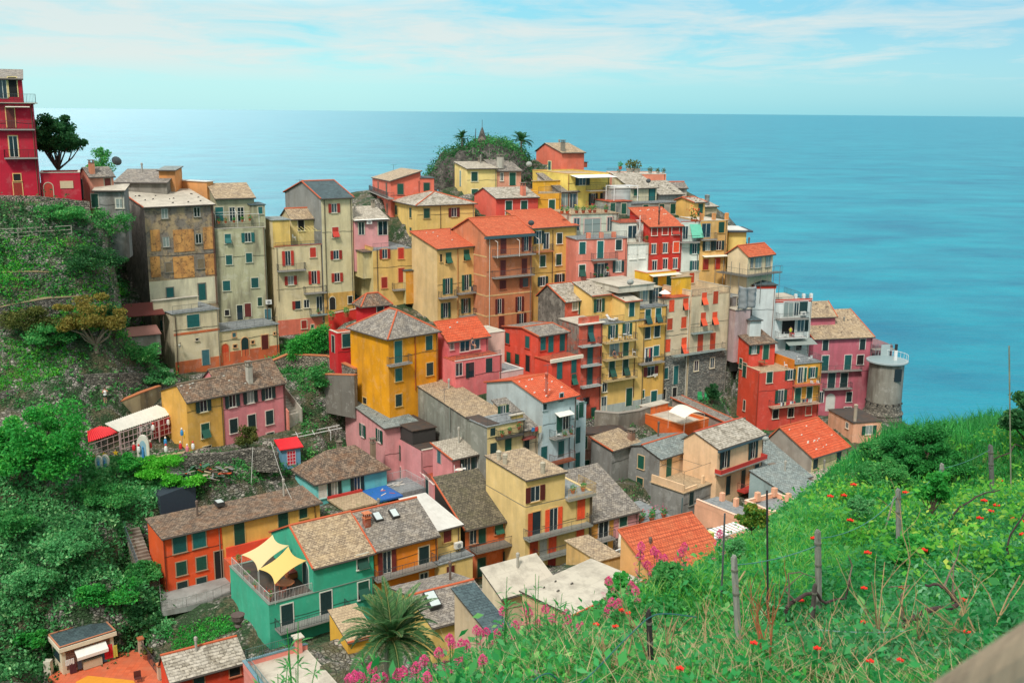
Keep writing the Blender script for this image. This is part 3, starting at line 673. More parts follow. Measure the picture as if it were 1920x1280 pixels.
h.win('F', [(1023, 525, 'or', .8, 2.1), (1173, 490, 'cr', .9, 1.4), (1040, 658, 'or'), (1180, 640, 'or', .8, 1.9), (1083, 805, 'lr', .8, 1.2), (1135, 798, 'pw', .8, 1.2), (1212, 797, 'Pk', .9, 2.2)])
h.bal('F', 968, 1135, 604); h.bal('F', 1130, 1258, 738); h.bal('F', 1165, 1262, 868, slab='8a9a98')
h.band(900, 985, 'e07a62', 960, 'F'); h.win('F', [(1120, 922, 'cr', .8, 1.2), (1170, 935, 'cg', .4, .6), (1243, 890, 'xd', .4, .5)], -.03)
h.add(930, 300, 1035, h.h-.2, .3, 5, ('flat', 'cool', 0), col='e8c470'); h.add(1040, 290, 1225, h.h-.2, 2.6, 4.5, ('gable', 'tan', 1.2), col='e8cf8c'); h.win('F', [(1102, 325, 'xk', .9, 1.7)], 2.6)
k = MB(); zf = h.h+1.9
for q in range(6): k.bar((4.2+q*.55, .1, zf+.1), (4.2+q*.55, 2.6, zf+.5), .03)
k.bar((3.6, .1, zf+.1), (7.6, .1, zf+.1), .03); k.bar((3.6, .1, zf-1.9), (3.6, .1, zf+.1), .03); k.build('pergola_frame', flat('e8d888'), h.root); h.pipe('F', 955, 460, 780, 'a09070')
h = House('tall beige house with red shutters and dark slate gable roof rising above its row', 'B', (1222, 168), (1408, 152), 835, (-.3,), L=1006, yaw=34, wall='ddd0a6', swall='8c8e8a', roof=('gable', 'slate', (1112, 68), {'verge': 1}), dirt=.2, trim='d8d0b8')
h.win('F', [(1300, 225, 'or'), (1308, 370, 'ar', 1., 1.5), (1312, 505, 'or'), (1318, 640, 'or')]); h.pipe('F', 1240, 175, 830, '4a443c')
h.band(738, 835, 'dfae5c', 1240, 'F'); h.win('F', [(1290, 795, 'Rd', .9, 1.9), (1397, 775, 'xd', .7, 1.1)], -.03)
h = House('ochre house with red shutters and a beige bay window under a railed terrace', 'E', (280, 228), (548, 178), 610, (-3.5,), L=130, yaw=30, wall='e4bc70', swall='d6c58e', roof=('flat', 'terrg', .5, 'S', 'F', 'c98a72'), dirt=.2, trim='e0a070')
h.win('F', [(360, 270, 'or', .8, 1.4), (468, 267, 'cr', .9, 1.6), (357, 462, 'cr', .9, 1.6), (470, 412, 'cr', .9, 2.1), (345, 630, 'cg', .9, 1.4)]); h.bal('F', 425, 540, 512)
h.pipe('F', 308, 235, 600); h.win('S', [(215, 600, 'xd', .8, 1.5)])
b0, z1 = h.pS(240, 210); b1, z0 = h.pS(100, 372); b0, z0_ = .8, h.h-4.2
h.block(-1.3, 0, .7, 4.6, h.h-4.6, h.h-.7, ('plane', 'brown', 0), wm=plaster('d6c594', .3)); h.win('S', [(152, 272, 'pw', 1.6, 1.5)], -1.3, trim='e8e4d8')
h.add(500, 385, 582, h.h-8.6, -1., 1., ('flat', 'slate', 0), col='d89a40')
h = House('pink penthouse with pale slate roof and white awning beam behind the railed terrace', 'C', (100, 858), (350, 808), 985, (3.,), L=None, yaw=30, D=5, wall='e4a2a2', roof=('plane', 'pale', (92, 760)), dirt=.15, gnd=False)
h.win('F', [(150, 905, 'pw', .9, 2.2), (310, 908, 'pw', 1.5, 2.2)]); h.chim(197, 735, 1.4, .5, 1.2); h.awn('F', 95, 345, 850, .5, .05, 'f0f0ea')
# ---- middle upper: yellow with clay roof, brown, yellow behind
h = House('tall yellow house with orange clay roof and green tilted shutters', 'E', (710, 238), (968, 196), 730, 148, L=540, yaw=38, wall='eac07a', swall='e2c490', roof=('plane', 'clay', (540, 128), 0, {'verge': [(3, 0), (2, 3)], 'stones': 4, 'sc': 'c8d0c8'}), dirt=.15, trim='d8b070')
h.win('F', [(735, 298, 'xd', .35, 1.1), (785, 297, 'ag', 1.0, 1.6), (905, 277, 'ag', 1.0, 1.6), (778, 485, 'Og', .8, 2.3), (905, 460, 'Og', .8, 2.3), (765, 645, 'Og', .8, 2.2), (900, 615, 'Og', .8, 2.2)])
h.bal('F', 740, 850, 568); h.bal('F', 862, 975, 538); h.bal('F', 880, 975, 690); h.pipe('F', 846, 220, 700, 'c07a44'); h.pipe('F', 965, 200, 700)
h = House('tallest terracotta brown apartment house with cream bands and long balconies', 'E', (1040, 150), (1345, 126), 785, 149, L=815, yaw=34, wall='cd8058', swall='cf8560', roof=('gable', 'clay', (925, 38), {'verge': 1}), dirt=.2, trim='b86848')
h.win('F', [(1150, 215, 'cm', 1.0, 2.3), (1303, 200, 'om', .8, 2.2), (1148, 362, 'cm', .95, 2.2), (1290, 350, 'cm', .95, 2.2), (1147, 475, 'cm', 1.1, 1.3), (1298, 460, 'lm', 1., 1.4), (1125, 618, 'om', .7, 2.2), (1258, 603, 'om', .7, 2.2), (1138, 733, 'cm', .95, 2.2), (1270, 710, 'om', .8, 2.0)])
h.bal('F', 1100, 1370, 290); h.bal('F', 1095, 1362, 432); h.pipe('F', 1058, 160, 780, 'dcd8cc')
for y in (545, 680): h.band(y, y+9, 'e4bc84', 1062, 'FS', .03, 'string_course')
for y in (285, 415): h.band(y, y+9, 'e4bc84', 1062, 'S', .03, 'string_course')
k = MB(); k.box(-.4, h.W+.3, -.55, 0, h.h-.45, h.h-.12); k.build('fascia', flat('3f5f68'), h.root)
for a in (1.2, 5.0, 8.5):
 k = MB(); k.bar((a, -1.1, h.h-3.2), (a, -1.1, h.h-.9), .04); k.bar((a, -1.1, h.h-.9), (a, 0, h.h-.6), .04); k.build('awning_frame', flat('e8e0d8'), h.root)
h = House('yellow house with white window surrounds and orange clay roof right of the brown apartment house', 'E', (1345, 100), (1642, 103), 720, (.6,), D=7, wall='e2b866', roof=('plane', 'clay', 1.9), dirt=.2, trim='eee8d8')
h.win('F', [(1525, 167, 'ck', 1., 1.6), (1413, 318, 'cg', 1., 1.7), (1520, 308, 'cg', 1., 1.7), (1413, 452, 'ok', .9, 1.4), (1524, 434, 'ok', .9, 1.4), (1387, 160, 'ok', .9, 1.9), (1436, 185, 'pw', 1., 2.4)])
h.bal('F', 1368, 1492, 258, slab='c07850'); h.pipe('F', 1480, 110, 700)
# ---- ridge top
h = House('coral house with sloping grey roof on the crest, green shutters on its right wall', 'C', (368, 560), (595, 545), 760, 168, L=232, yaw=18, wall='e27660', roof=('plane', 'tan', (230, 534), (595, 487)), dirt=.15, trim='b07060')
h.win('F', [(443, 618, 'cg', 1.0, 1.7)]); h.win('S', [(278, 592, 'cg', .7, 1.3), (340, 632, 'cg', .9, 2.6), (345, 765, 'cg', .8, 1.6), (288, 750, 'cg', .7, 1.0)]); h.bal('S', 350, 205, 690, 1.0)
h.add(594, 538, 695, h.h-3.6, .0, 5, ('flat', 'slate', 0)); h.win('F', [(640, 606, 'cg', 1., 1.5)])
h = House('yellow house with pale hipped roof and maroon framed window in the upper row', 'C', (568, 742), (1000, 722), 930, 160, L=378, yaw=28, wall='e9c878', roof=('hip', 'patch', 1.7, {'gutter': True}), dirt=.15, trim='b8a070')
h.win('F', [(640, 800, 'cg', 1., 1.5), (844, 792, 'om', .9, 1.4)]); h.win('S', [(412, 775, 'cg', .8, 1.4), (520, 795, 'cg', .8, 1.5), (415, 905, 'cg', .7, .7), (522, 925, 'cg', .7, .7)]); h.pipe('F', 742, 740, 930)
h = House('pale yellow house with teal door on the crest below the rock', 'C', (943, 468), (1166, 468), 650, 172, L=850, yaw=22, wall='ecd48a', roof=('plane', 'pale', (850, 418)), dirt=.15, trim='e8e0c0')
h.win('F', [(998, 525, 'cg', 1.1, 1.5), (1000, 640, 'cg', 1.1, .9)]); h.win('S', [(894, 540, 'cy', .6, 2.6)]); h.chim(853, 412, .3, .5, 1.2)
h = House('narrow pink house with green door between two yellow ones on the crest', 'C', (1168, 484), (1348, 486), 620, (.2,), D=6, wall='e6a488', roof=('plane', 'grey', 1.5), dirt=.15, trim='e0d4c0')
h.win('F', [(1203, 527, 'pk', .5, 1.3), (1284, 543, 'cg', 1.1, 2.1)]); h.chim(1228, 420, 1.6, .9, 1.0, 'b8b4a8')
h = House('long bright yellow house with flat roof and white awning over its terrace', 'D', (100, 345), (415, 352), 620, 169, L=-165, yaw=28, wall='f0d672', roof=('flat', 'terr', .3, 'FSBR', '', 'd8a860'), dirt=.12, trim='e8e0a8')
h.win('F', [(208, 395, 'ok', 1.3, 1.5), (287, 535, 'ok', .8, 1.9), (372, 530, 'ok', .8, 1.9)]); h.win('S', [(-37, 283, 'cb', .9, 1.4), (-50, 285, 'xk', .1, .1)]); h.bal('F', 265, 418, 470, 1.3, slab='d8d4c0'); h.awn('F', 115, 402, 355, 2.6, .3, 'e8ecea'); h.pipe('F', 104, 350, 600, 'a06030')
h = House('salmon box house with tan roof at the very top beside the rocky knoll', 'C', (1652, 347), (1822, 342), 462, 182, L=1462, yaw=28, wall='e67a62', roof=('gable', 'tan', (1530, 277), {'ridge': False}), dirt=.1)
h.chim(1730, 312, 1.0, .6, 1.1, '8a8478'); h.add(1808, 420, 1845, 0, 1.0, 2, ('flat', 'dark', 0))
h = House('coral red house with pale stone roof and two tall green shuttered doors in white surrounds', 'C', (1160, 688), (1475, 680), 830, 162, L=998, yaw=26, wall='df5a4e', swall='e06a58', roof=('gable', 'patch', (1068, 612), {'ridge': False}), dirt=.1, trim='f0e8e0')
h.win('F', [(1255, 765, 'cg', 1.1, 2.4), (1370, 768, 'cg', 1.1, 2.6)]); h.chim(1420, 640, 1.0, .7, 1.2, 'd88068')
h = House('orange yellow house with one green shuttered door below a yellow walled roof terrace', 'C', (1477, 640), (1650, 640), 825, (.2,), D=5, wall='e8a93c', roof=('flat', 'terr', .3, 'SB', 'FR', 'e0a850'), dirt=.1, trim='f0e8d0')
h.win('F', [(1578, 757, 'cg', 1.1, 2.5)]); h.add(1440, 560, 1650, h.h-.3, 3.6, .25, ('flat', 'terr', 0), col='e8b13c')
h = House('house with dark glazed doors and grey roof behind the terrace of clay pots', 'C', (1640, 640), (1775, 640), 790, (1.,), D=8, wall='cfc6b8', roof=('plane', 'grey', 2.4), dirt=.3)
h.win('F', [(1680, 705, 'pd', 1.6, 2.3), (1735, 705, 'pd', 1.3, 2.3)], trim='5a3c34')
h = House('pale mint house with wide glass doors beneath the pot terrace', 'D', (125, 650), (478, 622), 838, 159, D=8, yaw=22, wall='ccd2c0', roof=('flat', 'terr', .0, '', 'F'), dirt=.3)
h.win('F', [(282, 735, 'pw', 2.8, 2.3), (165, 722, 'pw', 1.0, 1.9), (412, 722, 'pw', .9, 2.2)], trim='d8a8a0'); zt = h.h
h = House('salmon pink house with teal shutters and flower balconies in the centre of the upper town', 'D', (165, 838), (545, 798), 1195, 154, D=7, yaw=20, wall='e48a78', roof=('flat', 'terrg', .0, '', 'F'), dirt=.2, trim='ecd8cc')
h.win('F', [(208, 900, 'cb', 1., 1.8), (342, 912, 'cb', 1., 2.6), (480, 872, 'ck', 1., 1.7), (205, 1070, 'ag', 1., 1.8), (345, 1075, 'Ok', 1.1, 2.4), (477, 1037, 'ok', .9, 1.7)], trim='f0e6dc')
h.bal('F', 290, 475, 990); h.bal('F', 288, 410, 1140, 1.2)
for x in (258, 355, 448):
 a, z = h.pF(x, 820); k = MB(); k.box(a-.3, a+.3, .05, .5, h.h, h.h+.95); k.build('terrace_pillar', plaster('e08468'), h.root)
h = House('white house with spiral stair and pink roof terrace left of the red house', 'D', (550, 873), (712, 855), 1085, (.2,), D=6, wall='e2e4da', roof=('flat', 'cement', .0, '', 'F'), dirt=.2, trim='e8e8e0')
h.win('F', [(587, 942, 'cw', 1., 1.7), (655, 935, 'cw', 1., 1.7)]); h.add(490, 712, 690, h.h, 2., 4.5, ('flat', 'terrr', 0, '', 'FS'), col='dcdcd0'); h.win('F', [(582, 780, 'pw', 1.5, 2.0)], 2.)
a, z = h.pF(662, 840); k = MB()
for q in range(22): t_ = q*.42; k.box(a-.05+.3*math.cos(t_)-.25, a-.05+.3*math.cos(t_)+.25, 1.2+.3*math.sin(t_)-.25, 1.2+.3*math.sin(t_)+.25, h.h+.1+q*.16, h.h+.13+q*.16)
k.bar((a, 1.2, h.h), (a, 1.2, h.h+4.2), .06); k.build('spiral_stair', flat('e4e6e2'), h.root)
h = House('deep red house with orange shutters and orange clay roof in the upper right', 'D', (715, 742), (958, 728), 1065, (-.2,), D=7, wall='c8382e', roof=('plane', 'clay', 2.1, {'stones': 8, 'sc': 'd8d0c0', 'verge': [(3, 0), (2, 3)]}), dirt=.15, trim='c04030')
h.win('F', [(748, 776, 'cr', .9, 1.2), (828, 770, 'cr', .9, 1.2), (906, 765, 'ar', 1.2, 1.4), (742, 906, 'oo', .8, 1.5), (828, 900, 'oo', .8, 1.5), (911, 893, 'co', 1., 1.6), (748, 1030, 'or', .8, 1.5), (828, 1018, 'or', .8, 1.6), (903, 1015, 'or', .8, 1.6)], trim='e8dccc'); h.chim(798, 668, 1.5, .2, .6, pipe=True, col='4a3a34')
h = House('narrow white house with green netting over its balcony right of the red house', 'D', (955, 705), (1093, 700), 1072, (.2,), D=7, wall='dfe6dc', roof=('flat', 'terrg', .2, 'F', '', 'b85040'), dirt=.15, trim='d8e0d8')
h.win('F', [(980, 785, 'pw', .9, 2.0), (1048, 905, 'ob', .8, 1.6), (1048, 1030, 'ob', .8, 1.5)]); h.bal('F', 955, 1092, 858, 1.0)
a, z = h.pF(1012, 722); a2, z2 = h.pF(1090, 835); k = MB()
k.prism([(a, -.05, z), (a2, -.05, z), (a2, -1.1, z2+.4), (a, -1.1, z2+.4)], [(a, -.01, z), (a2, -.01, z), (a2, -1.06, z2+.4), (a, -1.06, z2+.4)]); k.build('netting', flat('6fc4a8', .9), h.root)
h = House('ochre house with pale roof terrace and green shutters at the right of the upper row', 'D', (1100, 697), (1300, 688), 1065, (-.2,), D=7, wall='e4b670', roof=('flat', 'cement', .15, 'FS', 'R'), dirt=.2, trim='c89850')
h.win('F', [(1135, 768, 'Pg', 1.6, 2.2), (1250, 745, 'cg', 1., 1.7), (1148, 885, 'ok', .9, 1.5), (1230, 880, 'ok', .9, 1.5), (1132, 1022, 'cr', 1., 1.7), (1220, 1015, 'cr', 1., 1.8)]); h.bal('F', 1105, 1222, 838); h.awn('F', 1105, 1285, 958, .8, .15)
for x in (1108, 1200, 1296):
 a, z = h.pF(x, 690); k = MB(); k.box(a-.25, a+.25, .05, .5, h.h, h.h+1.1); k.build('terrace_pillar', plaster('e09a5c'), h.root)
h = House('small yellow gabled house on the skyline with green shuttered door', 'D', (1045, 560), (1128, 558), 675, 168, L=912, yaw=26, wall='e8b868', roof=('gable', 'pale', (960, 530), {'stones': 8, 'sc': '4c4844', 'verge': 1}), dirt=.15, trim='c89a58')
h.win('F', [(1093, 612, 'cg', .9, 2.0)])
h = House('large flat topped salmon building with rooftop garden at the back', 'D', (440, 345), (836, 342), 500, 184, L=388, yaw=4, wall='e79478', roof=('flat', 'cement', .2, 'FSBR', 'B', 'c8c8c0'), dirt=.12)
h = House('cream penthouse with dark green door and blue railed terrace below the salmon building', 'D', (570, 452), (766, 448), 545, 174, D=6, yaw=26, wall='d8d0b0', roof=('plane', 'patch', 2.0), dirt=.3, trim='b8b098', gnd=False)
h.win('F', [(608, 482, 'cg', .8, 1.2), (729, 502, 'Cb', 1.1, 2.3)]); h.win('F', [(729, 502, 'cb', 1.1, 2.3)])
h = House('grey plastered house with three green shuttered openings under the blue railed terrace', 'D', (575, 570), (908, 548), 645, 170, D=8, yaw=26, L=None, wall='a6a298', roof=('flat', 'terrg', 0, '', 'F'), dirt=.5)
h.win('F', [(682, 612, 'cg', 1., 1.7), (802, 604, 'cg', 1., 1.8), (886, 602, 'cg', 1., 1.8)]); h.add(780, 500, 960, h.h-1.5, 4, 5, ('plane', 'patch', 1.8, {'stones': 10}))
h = House('small weathered shed house at the right edge of the skyline', 'D', (842, 450), (992, 462), 505, 182, D=4, yaw=10, wall='cdbfae', roof=('gable', 'grey', .8), dirt=.4)
h = House('tiny cream hut with round chimney on the right skyline', 'D', (1128, 592), (1218, 588), 640, 176, D=5, yaw=20, wall='d8c09a', roof=('plane', 'pale', .8), dirt=.2); h.chim(1158, 568, .8, .8, .8, pipe=True, col='7a8080')
h = House('grey walled house with white pergola beams beside the yellow terrace', 'D', (420, 555), (575, 552), 640, 167, D=7, yaw=26, wall='9aa29c', roof=('flat', 'terrr', .0, '', ''), dirt=.4)
h.win('F', [(518, 605, 'cg', .9, 1.7), (435, 600, 'cg', .9, 1.7)]); h.add(425, 455, 570, h.h, 2.5, 4, ('flat', 'white', 0), col='c8d0cc')
k = MB()
for q in range(6): k.bar((h.W*.2, .4+q*.5, h.h+2.4), (h.W+1.5, .4+q*.5, h.h+2.4), .05)
for a in (h.W*.22, h.W+1.4): k.bar((a, .4, h.h), (a, .4, h.h+2.4), .06); k.bar((a, 2.9, h.h), (a, 2.9, h.h+2.4), .06)
k.build('pergola_frame', flat('eef0ee'), h.root)
h = House('plain yellow house with flat pale roof overlooking the sea', 'D', (1308, 768), (1440, 765), 930, 166, D=6, yaw=2, wall='ecd27c', roof=('flat', 'white', 0), dirt=.1)
k = MB(); k.box(-.6, h.W+.9, -.6, h.D, h.h-.25, h.h+.002); k.build('fascia', flat('3c4650'), h.root)
h = House('cream cottage with orange clay roof and sea windows above scaffold decking', 'D', (1452, 962), (1640, 940), 1100, 158, L=1300, wall='e6d2ac', roof=('gable', 'clay', (1378, 888), {'verge': 1}), dirt=.15, trim='9a8a74')
h.win('F', [(1478, 1010, 'py', .6, 1.6), (1527, 1010, 'pw', 1.5, 1.6), (1600, 1003, 'pw', 1.2, 1.6)])
k = MB(); k.box(-1.4, h.W+1, -1.2, 0, -.15, 0); k.box(-1.4, 0, 0, h.D+1, -.15, 0)
for q in range(6): k.bar((-1.3, q*1.6-1.1, -4.5), (-1.3, q*1.6-1.1, 1.9), .05); k.bar((q*1.5-1, -1.1, -4.5), (q*1.5-1, -1.1, 1.0), .05)
k.build('decking', flat('6c6c68'), h.root); railing(h.root, [(-1.3, h.D, 0), (-1.3, -1.1, 0), (h.W+1, -1.1, 0)], 1., bars=.5)
GROUND = [g for g in GROUND]
# ---- centre right block
h = House('weathered board clad gable house with pale stone roof above a coral front', 'F', (237, 342), (402, 322), 505, 146, L=36, wall='dc6a52', smat=decay('908a80', '6c675f', '46423e'), roof=('gable', 'patch', (110, 218), {'verge': 1}), dirt=.2, trim='d8c8b8', gnd=False)
h.win('F', [(312, 372, 'pw', .9, 1.3), (386, 378, 'Pg', 1.1, 2.2)]); h.win('F', [(350, 385, 'cg', .6, 2.0), (428, 375, 'cg', .6, 2.0)])
h = House('tall narrow coral house with a stack of small balconies and green shuttered doors', 'F', (343, 515), (520, 470), 1205, 140, L=196, D=8, yaw=32, wall='dc6650', smat=decay('b06a58', '8f8a80', '5c544c'), roof=('flat', 'cement', .0, '', 'F', 'e8e0d0'), dirt=.2, trim='8a4a40')
h.win('F', [(428, 582, 'ab', .9, 2.3), (424, 745, 'cb', .9, 2.5), (422, 895, 'cb', .9, 2.5), (450, 1168, 'cg', .8, 1.3), (397, 1087, 'xk', .9, 1.0)])
for y in (682, 832, 988): h.bal('F', 366, 516, y, 1.0, slab='b8c0bc')
k = MB(); k.box(-.2, h.W+.2, -.4, .0, h.h-.05, h.h+.12); k.build('cornice', flat('e8e2d4'), h.root); k = MB(); k.box(0, 3.4, .02, .2, h.h+.12, h.h+.95); k.build('parapet', plaster('e06a50'), h.root)
h = House('yellow apartment house with green open shutters, long balconies and blue grey base', 'F', (520, 515), (692, 478), 1190, (.1,), D=8, W=7.6, yaw=32, wall='efc676', roof=('flat', 'terrg', .0, '', 'F'), dirt=.12, trim='e8dcc0')
h.win('F', [(595, 555, 'og', .8, 2.3), (702, 535, 'og', .8, 2.3), (607, 692, 'Pd', 1.6, 2.2), (692, 695, 'cg', 1., 2.4), (588, 845, 'ag', 1., 2.4), (690, 835, 'ag', 1., 2.4), (533, 985, 'pw', .8, 1.3), (717, 1055, 'cg', 1.1, 2.6), (528, 1110, 'pw', .9, 2.2)])
for y in (655, 785, 942): h.bal('F', 548, 784, y, 1.0, slab='c8b080')
h.add(688, 345, 800, h.h, 0, 7.5, ('plane', 'cement', 1.3, {'stones': 6, 'sc': '3c3834', 'verge': [(3, 0), (0, 1)]})); h.win('F', [(737, 400, 'cb', .9, 2.0)])
h.add(440, 300, 600, h.h, 3.2, 4.5, ('plane', 'pale', 1.2, {'stones': 5, 'sc': '3c3834', 'verge': [(0, 1)]})); h.win('F', [(492, 370, 'og', .9, 1.9)], 3.2)
h.band(1120, 1190, 'b9c2bc', 530, 'F'); h.pipe('F', 768, 480, 1050, '6a4a30')
h = House('deeper yellow apartment house with laundry balcony and a roof terrace with white umbrella', 'F', (797, 395), (1003, 372), 1140, (.15,), D=8, wall='e9b65e', roof=('flat', 'terrg', .0, '', 'F'), dirt=.12, trim='e0d4b0')
h.win('F', [(858, 455, 'ab', 1., 2.2), (936, 442, 'ab', 1., 2.2), (855, 575, 'ck', 1., 1.7), (927, 563, 'ck', 1., 1.7), (865, 742, 'Pk', 1.4, 2.2), (921, 710, 'cb', 1., 1.5), (880, 862, 'om', 1.3, 1.4), (821, 1035, 'cg', .5, 1.2), (903, 1056, 'cb', 1.1, 1.9)], trim='ece4d0')
h.bal('F', 812, 1002, 527, .9, slab='d8a048'); h.bal('F', 812, 990, 815, 1.0); h.band(1060, 1140, 'b9c2bc', 800, 'F')
h.add(800, 250, 960, h.h, 2.0, 5.5, ('flat', 'cement', 0), col='d8d4c4'); h.win('F', [(915, 290, 'ok', 1.1, 2.3), (838, 285, 'Pk', 1., 2.0)], 2.0)
h.add(640, 232, 905, h.h+2.3, 1.2, 7.5, ('flat', 'cement', 0), col='cfc8b8')
h = House('beige house with orange red shutters, left half of the big pale block', 'F', (990, 322), (1192, 300), 1130, (.4,), D=7, wall='dcc8a8', roof=('flat', 'terrr', .0, '', ''), dirt=.25, trim='cfbfa4')
h.win('F', [(1036, 372, 'co', 1., 1.8), (1140, 360, 'ao', 1., 1.8), (1022, 510, 'co', 1., 1.7), (1127, 497, 'co', 1., 1.7), (1006, 670, 'co', 1., 1.9), (1127, 672, 'ao', 1., 2.5)])
SW = stone(('8f938e', '6c706c', 'aaa89c'), 2.4, '5f605c')
h.band(750, 1130, '', 992, 'F', .03, 'plinth', mat=SW); h.win('F', [(988, 880, 'cb', 1.1, 1.7), (1068, 890, 'cb', .9, 2.8), (980, 1035, 'xd', .6, 1.6), (1058, 1030, 'xd', .8, 1.9)], -.03, trim='cfc8b8'); h.pipe('F', 975, 330, 1080)
h = House('big beige house with orange red shutters over a rough grey stone base', 'F', (1190, 264), (1480, 222), 1085, (-.5,), D=8, wall='dccaa9', roof=('flat', 'terr', .9, 'SBR', 'F', 'b8b4a4'), dirt=.25, trim='cfbfa4')
h.win('F', [(1280, 320, 'ao', 1., 1.9), (1366, 310, 'co', 1., 1.9), (1272, 475, 'ao', 1., 2.1), (1358, 467, 'ao', 1., 2.0), (1250, 655, 'co', 1.1, 2.9), (1343, 645, 'co', 1.1, 2.9)])
h.bal('F', 1203, 1350, 582, .7, slab='9aa8a4'); h.band(742, 1085, '', 1192, 'F', .03, 'plinth', mat=SW); h.bal('F', 1062, 1442, 752, .8, slab='9aa8a4')
h.win('F', [(1221, 822, 'pk', .8, 1.6), (1341, 800, 'pk', .8, 1.6)], -.03, trim='e0d0b0'); h.pipe('F', 1168, 300, 1060, 'd8d4c8')
h = House('bright yellow penthouse with flat white roof and cream awning above the beige block', 'F', (850, 130), (1070, 108), 235, 155, L=716, yaw=30, wall='efc03a', roof=('flat', 'white', .12, 'FSBR', '', 'd87a40'), dirt=.08, trim='e8c860', gnd=False)
h.win('F', [(1015, 190, 'cg', .9, 2.0), (915, 180, 'cg', .9, 1.6)]); h.awn('F', 868, 1085, 142, 1.0, .15)
h.add(1045, 165, 1185, -2, -4.5, .25, ('flat', 'terr', 0), col='efb93c')
h = House('long beige parapet house with one orange shutter behind the yellow penthouse', 'F', (1080, 125), (1318, 102), 215, 159, D=5, yaw=30, wall='dcc6a8', roof=('flat', 'terr', .3, 'FSBR', ''), dirt=.2, gnd=False); h.win('F', [(1187, 158, 'co', .95, 1.8)])
h.add(1318, 120, 1470, -1, 0, 4, ('flat', 'cement', .2, 'FSBR'), col='cfbb9c')
# ---- right end
h = House('white tower house with red band, green cap roofs and stacked loggias above the sea', 'G', (392, 302), (650, 288), 620, 160, D=9, yaw=14, wall='d9dfdc', roof=('flat', 'cement', .45, 'F', 'FR', 'e4e6e2'), dirt=.15, trim='c8d0ce')
h.win('F', [(492, 350, 'pk', 1.7, 2.6), (545, 345, 'pk', .8, 2.5), (592, 336, 'ck', 1.4, 2.3), (490, 468, 'xk', 2.2, 2.4), (573, 458, 'pk', 1.2, 2.2), (612, 455, 'ck', .7, 2.2)]); h.bal('F', 432, 630, 425, 1.3); h.bal('F', 425, 616, 550, 1.3, slab='cfd0cc')
h.band(290, 312, 'd8452e', 395, 'F', .03, 'red_band'); h.awn('F', 455, 645, 555, 2.0, .6, '8c9690'); h.win('F', [(560, 610, 'xk', 1., .8), (485, 610, 'cg', .8, 1.6)])
for x in (395, 545, 598, 648):
 a, z = h.pF(x, 260); k = MB(); k.box(a-.2, a+.2, .0, .4, h.h, h.h+1.0); k.build('terrace_pillar', flat('e4e8e6'), h.root)
h = House('blank white stair tower with green cap and red band beside the white loggia house', 'G', (262, 192), (410, 205), 620, 158.5, D=5, yaw=8, wall='d6dcda', roof=('hip', 'slate', .5, {'ridge': False, 'o': .2}), dirt=.15)
k = MB(); k.box(-.05, h.W+.05, -.05, h.D, h.h-.6, h.h-.2); k.build('red_band', flat('d8452e'), h.root)
h = House('small white annex with slate cap at the foot of the stair tower', 'G', (237, 428), (312, 425), 560, 154, L=175, D=4, yaw=14, wall='d2dad8', roof=('hip', 'slate', .35, {'ridge': False, 'o': .2}), dirt=.15); h.win('S', [(206, 447, 'xk', .6, 1.5)])
h = House('mauve pink house with teal shutters and wide speckled roof on the sea cliff', 'G', (662, 552), (1055, 545), 1060, 166, D=8, yaw=12, wall='c46a78', roof=('plane', 'tan', 3.0, {'verge': [(3, 0), (1, 2)], 'stones': 12, 'sc': '5a544c'}), dirt=.2, trim='dcd4cc')
h.win('F', [(738, 592, 'ck', 1., 1.8), (985, 588, 'ck', 1., 1.8), (735, 712, 'cb', 1.2, 2.5), (887, 710, 'cb', 1.2, 2.6), (778, 830, 'ck', 1.3, 2.6), (861, 828, 'ck', 1.3, 2.6), (770, 975, 'Rw', 1.5, 2.9), (895, 938, 'ck', 1., 1.7), (885, 1030, 'pw', 1.3, 1.3), (710, 940, 'py', .8, 1.9), (970, 690, 'xk', 1.2, 1.6)])
h.bal('F', 705, 985, 772, .8); h.bal('F', 735, 920, 890, .9); h.add(642, 405, 806, h.h+1, 3.6, 3, ('plane', 'tan', 1.8, {'verge': [(1, 2)], 'stones': 4, 'sc': '5a544c'}))
h = House('red house with beige roof terrace and long laundry balcony below the white tower', 'G', (303, 768), (540, 745), 1160, 148, L=165, wall='dc5344', swall='de5138', roof=('flat', 'terr', .3, 'SR', '', 'd8b898'), dirt=.15, trim='c8b4a0')
h.win('F', [(365, 805, 'cg', 1., 1.8), (503, 788, 'og', .9, 1.6), (440, 935, 'og', 1.0, 2.0), (405, 1052, 'xk', 1., 1.4), (507, 1042, 'xk', 1., 1.4)], trim='e0d0bc'); h.pipe('F', 292, 770, 1130, 'a84030'); h.win('S', [(175, 715, 'cg', .7, 1.5), (200, 760, 'cg', .9, 2.2), (198, 995, 'xk', .5, 1.6)])
h.add(232, 590, 405, h.h-.3, 3.6, 4, ('plane', 'brown', 1.1, {'ridge': False})); h.win('F', [(262, 618, 'og', .9, 1.5), (341, 632, 'Cg', 1., 2.5)], 3.6); h.win('F', [(341, 632, 'cg', 1.1, 2.6)], 3.6)
h.bal('F', 388, 706, 1012, 1.1, slab='c8a890')
h = House('narrow ochre over red house with white chairs on its roof, beside the red house', 'G', (540, 722), (715, 712), 1120, (.15,), D=8, wall='e0a040', roof=('flat', 'terrg', .0, '', 'FR', '6a9a90'), dirt=.1, trim='e8dcc0')
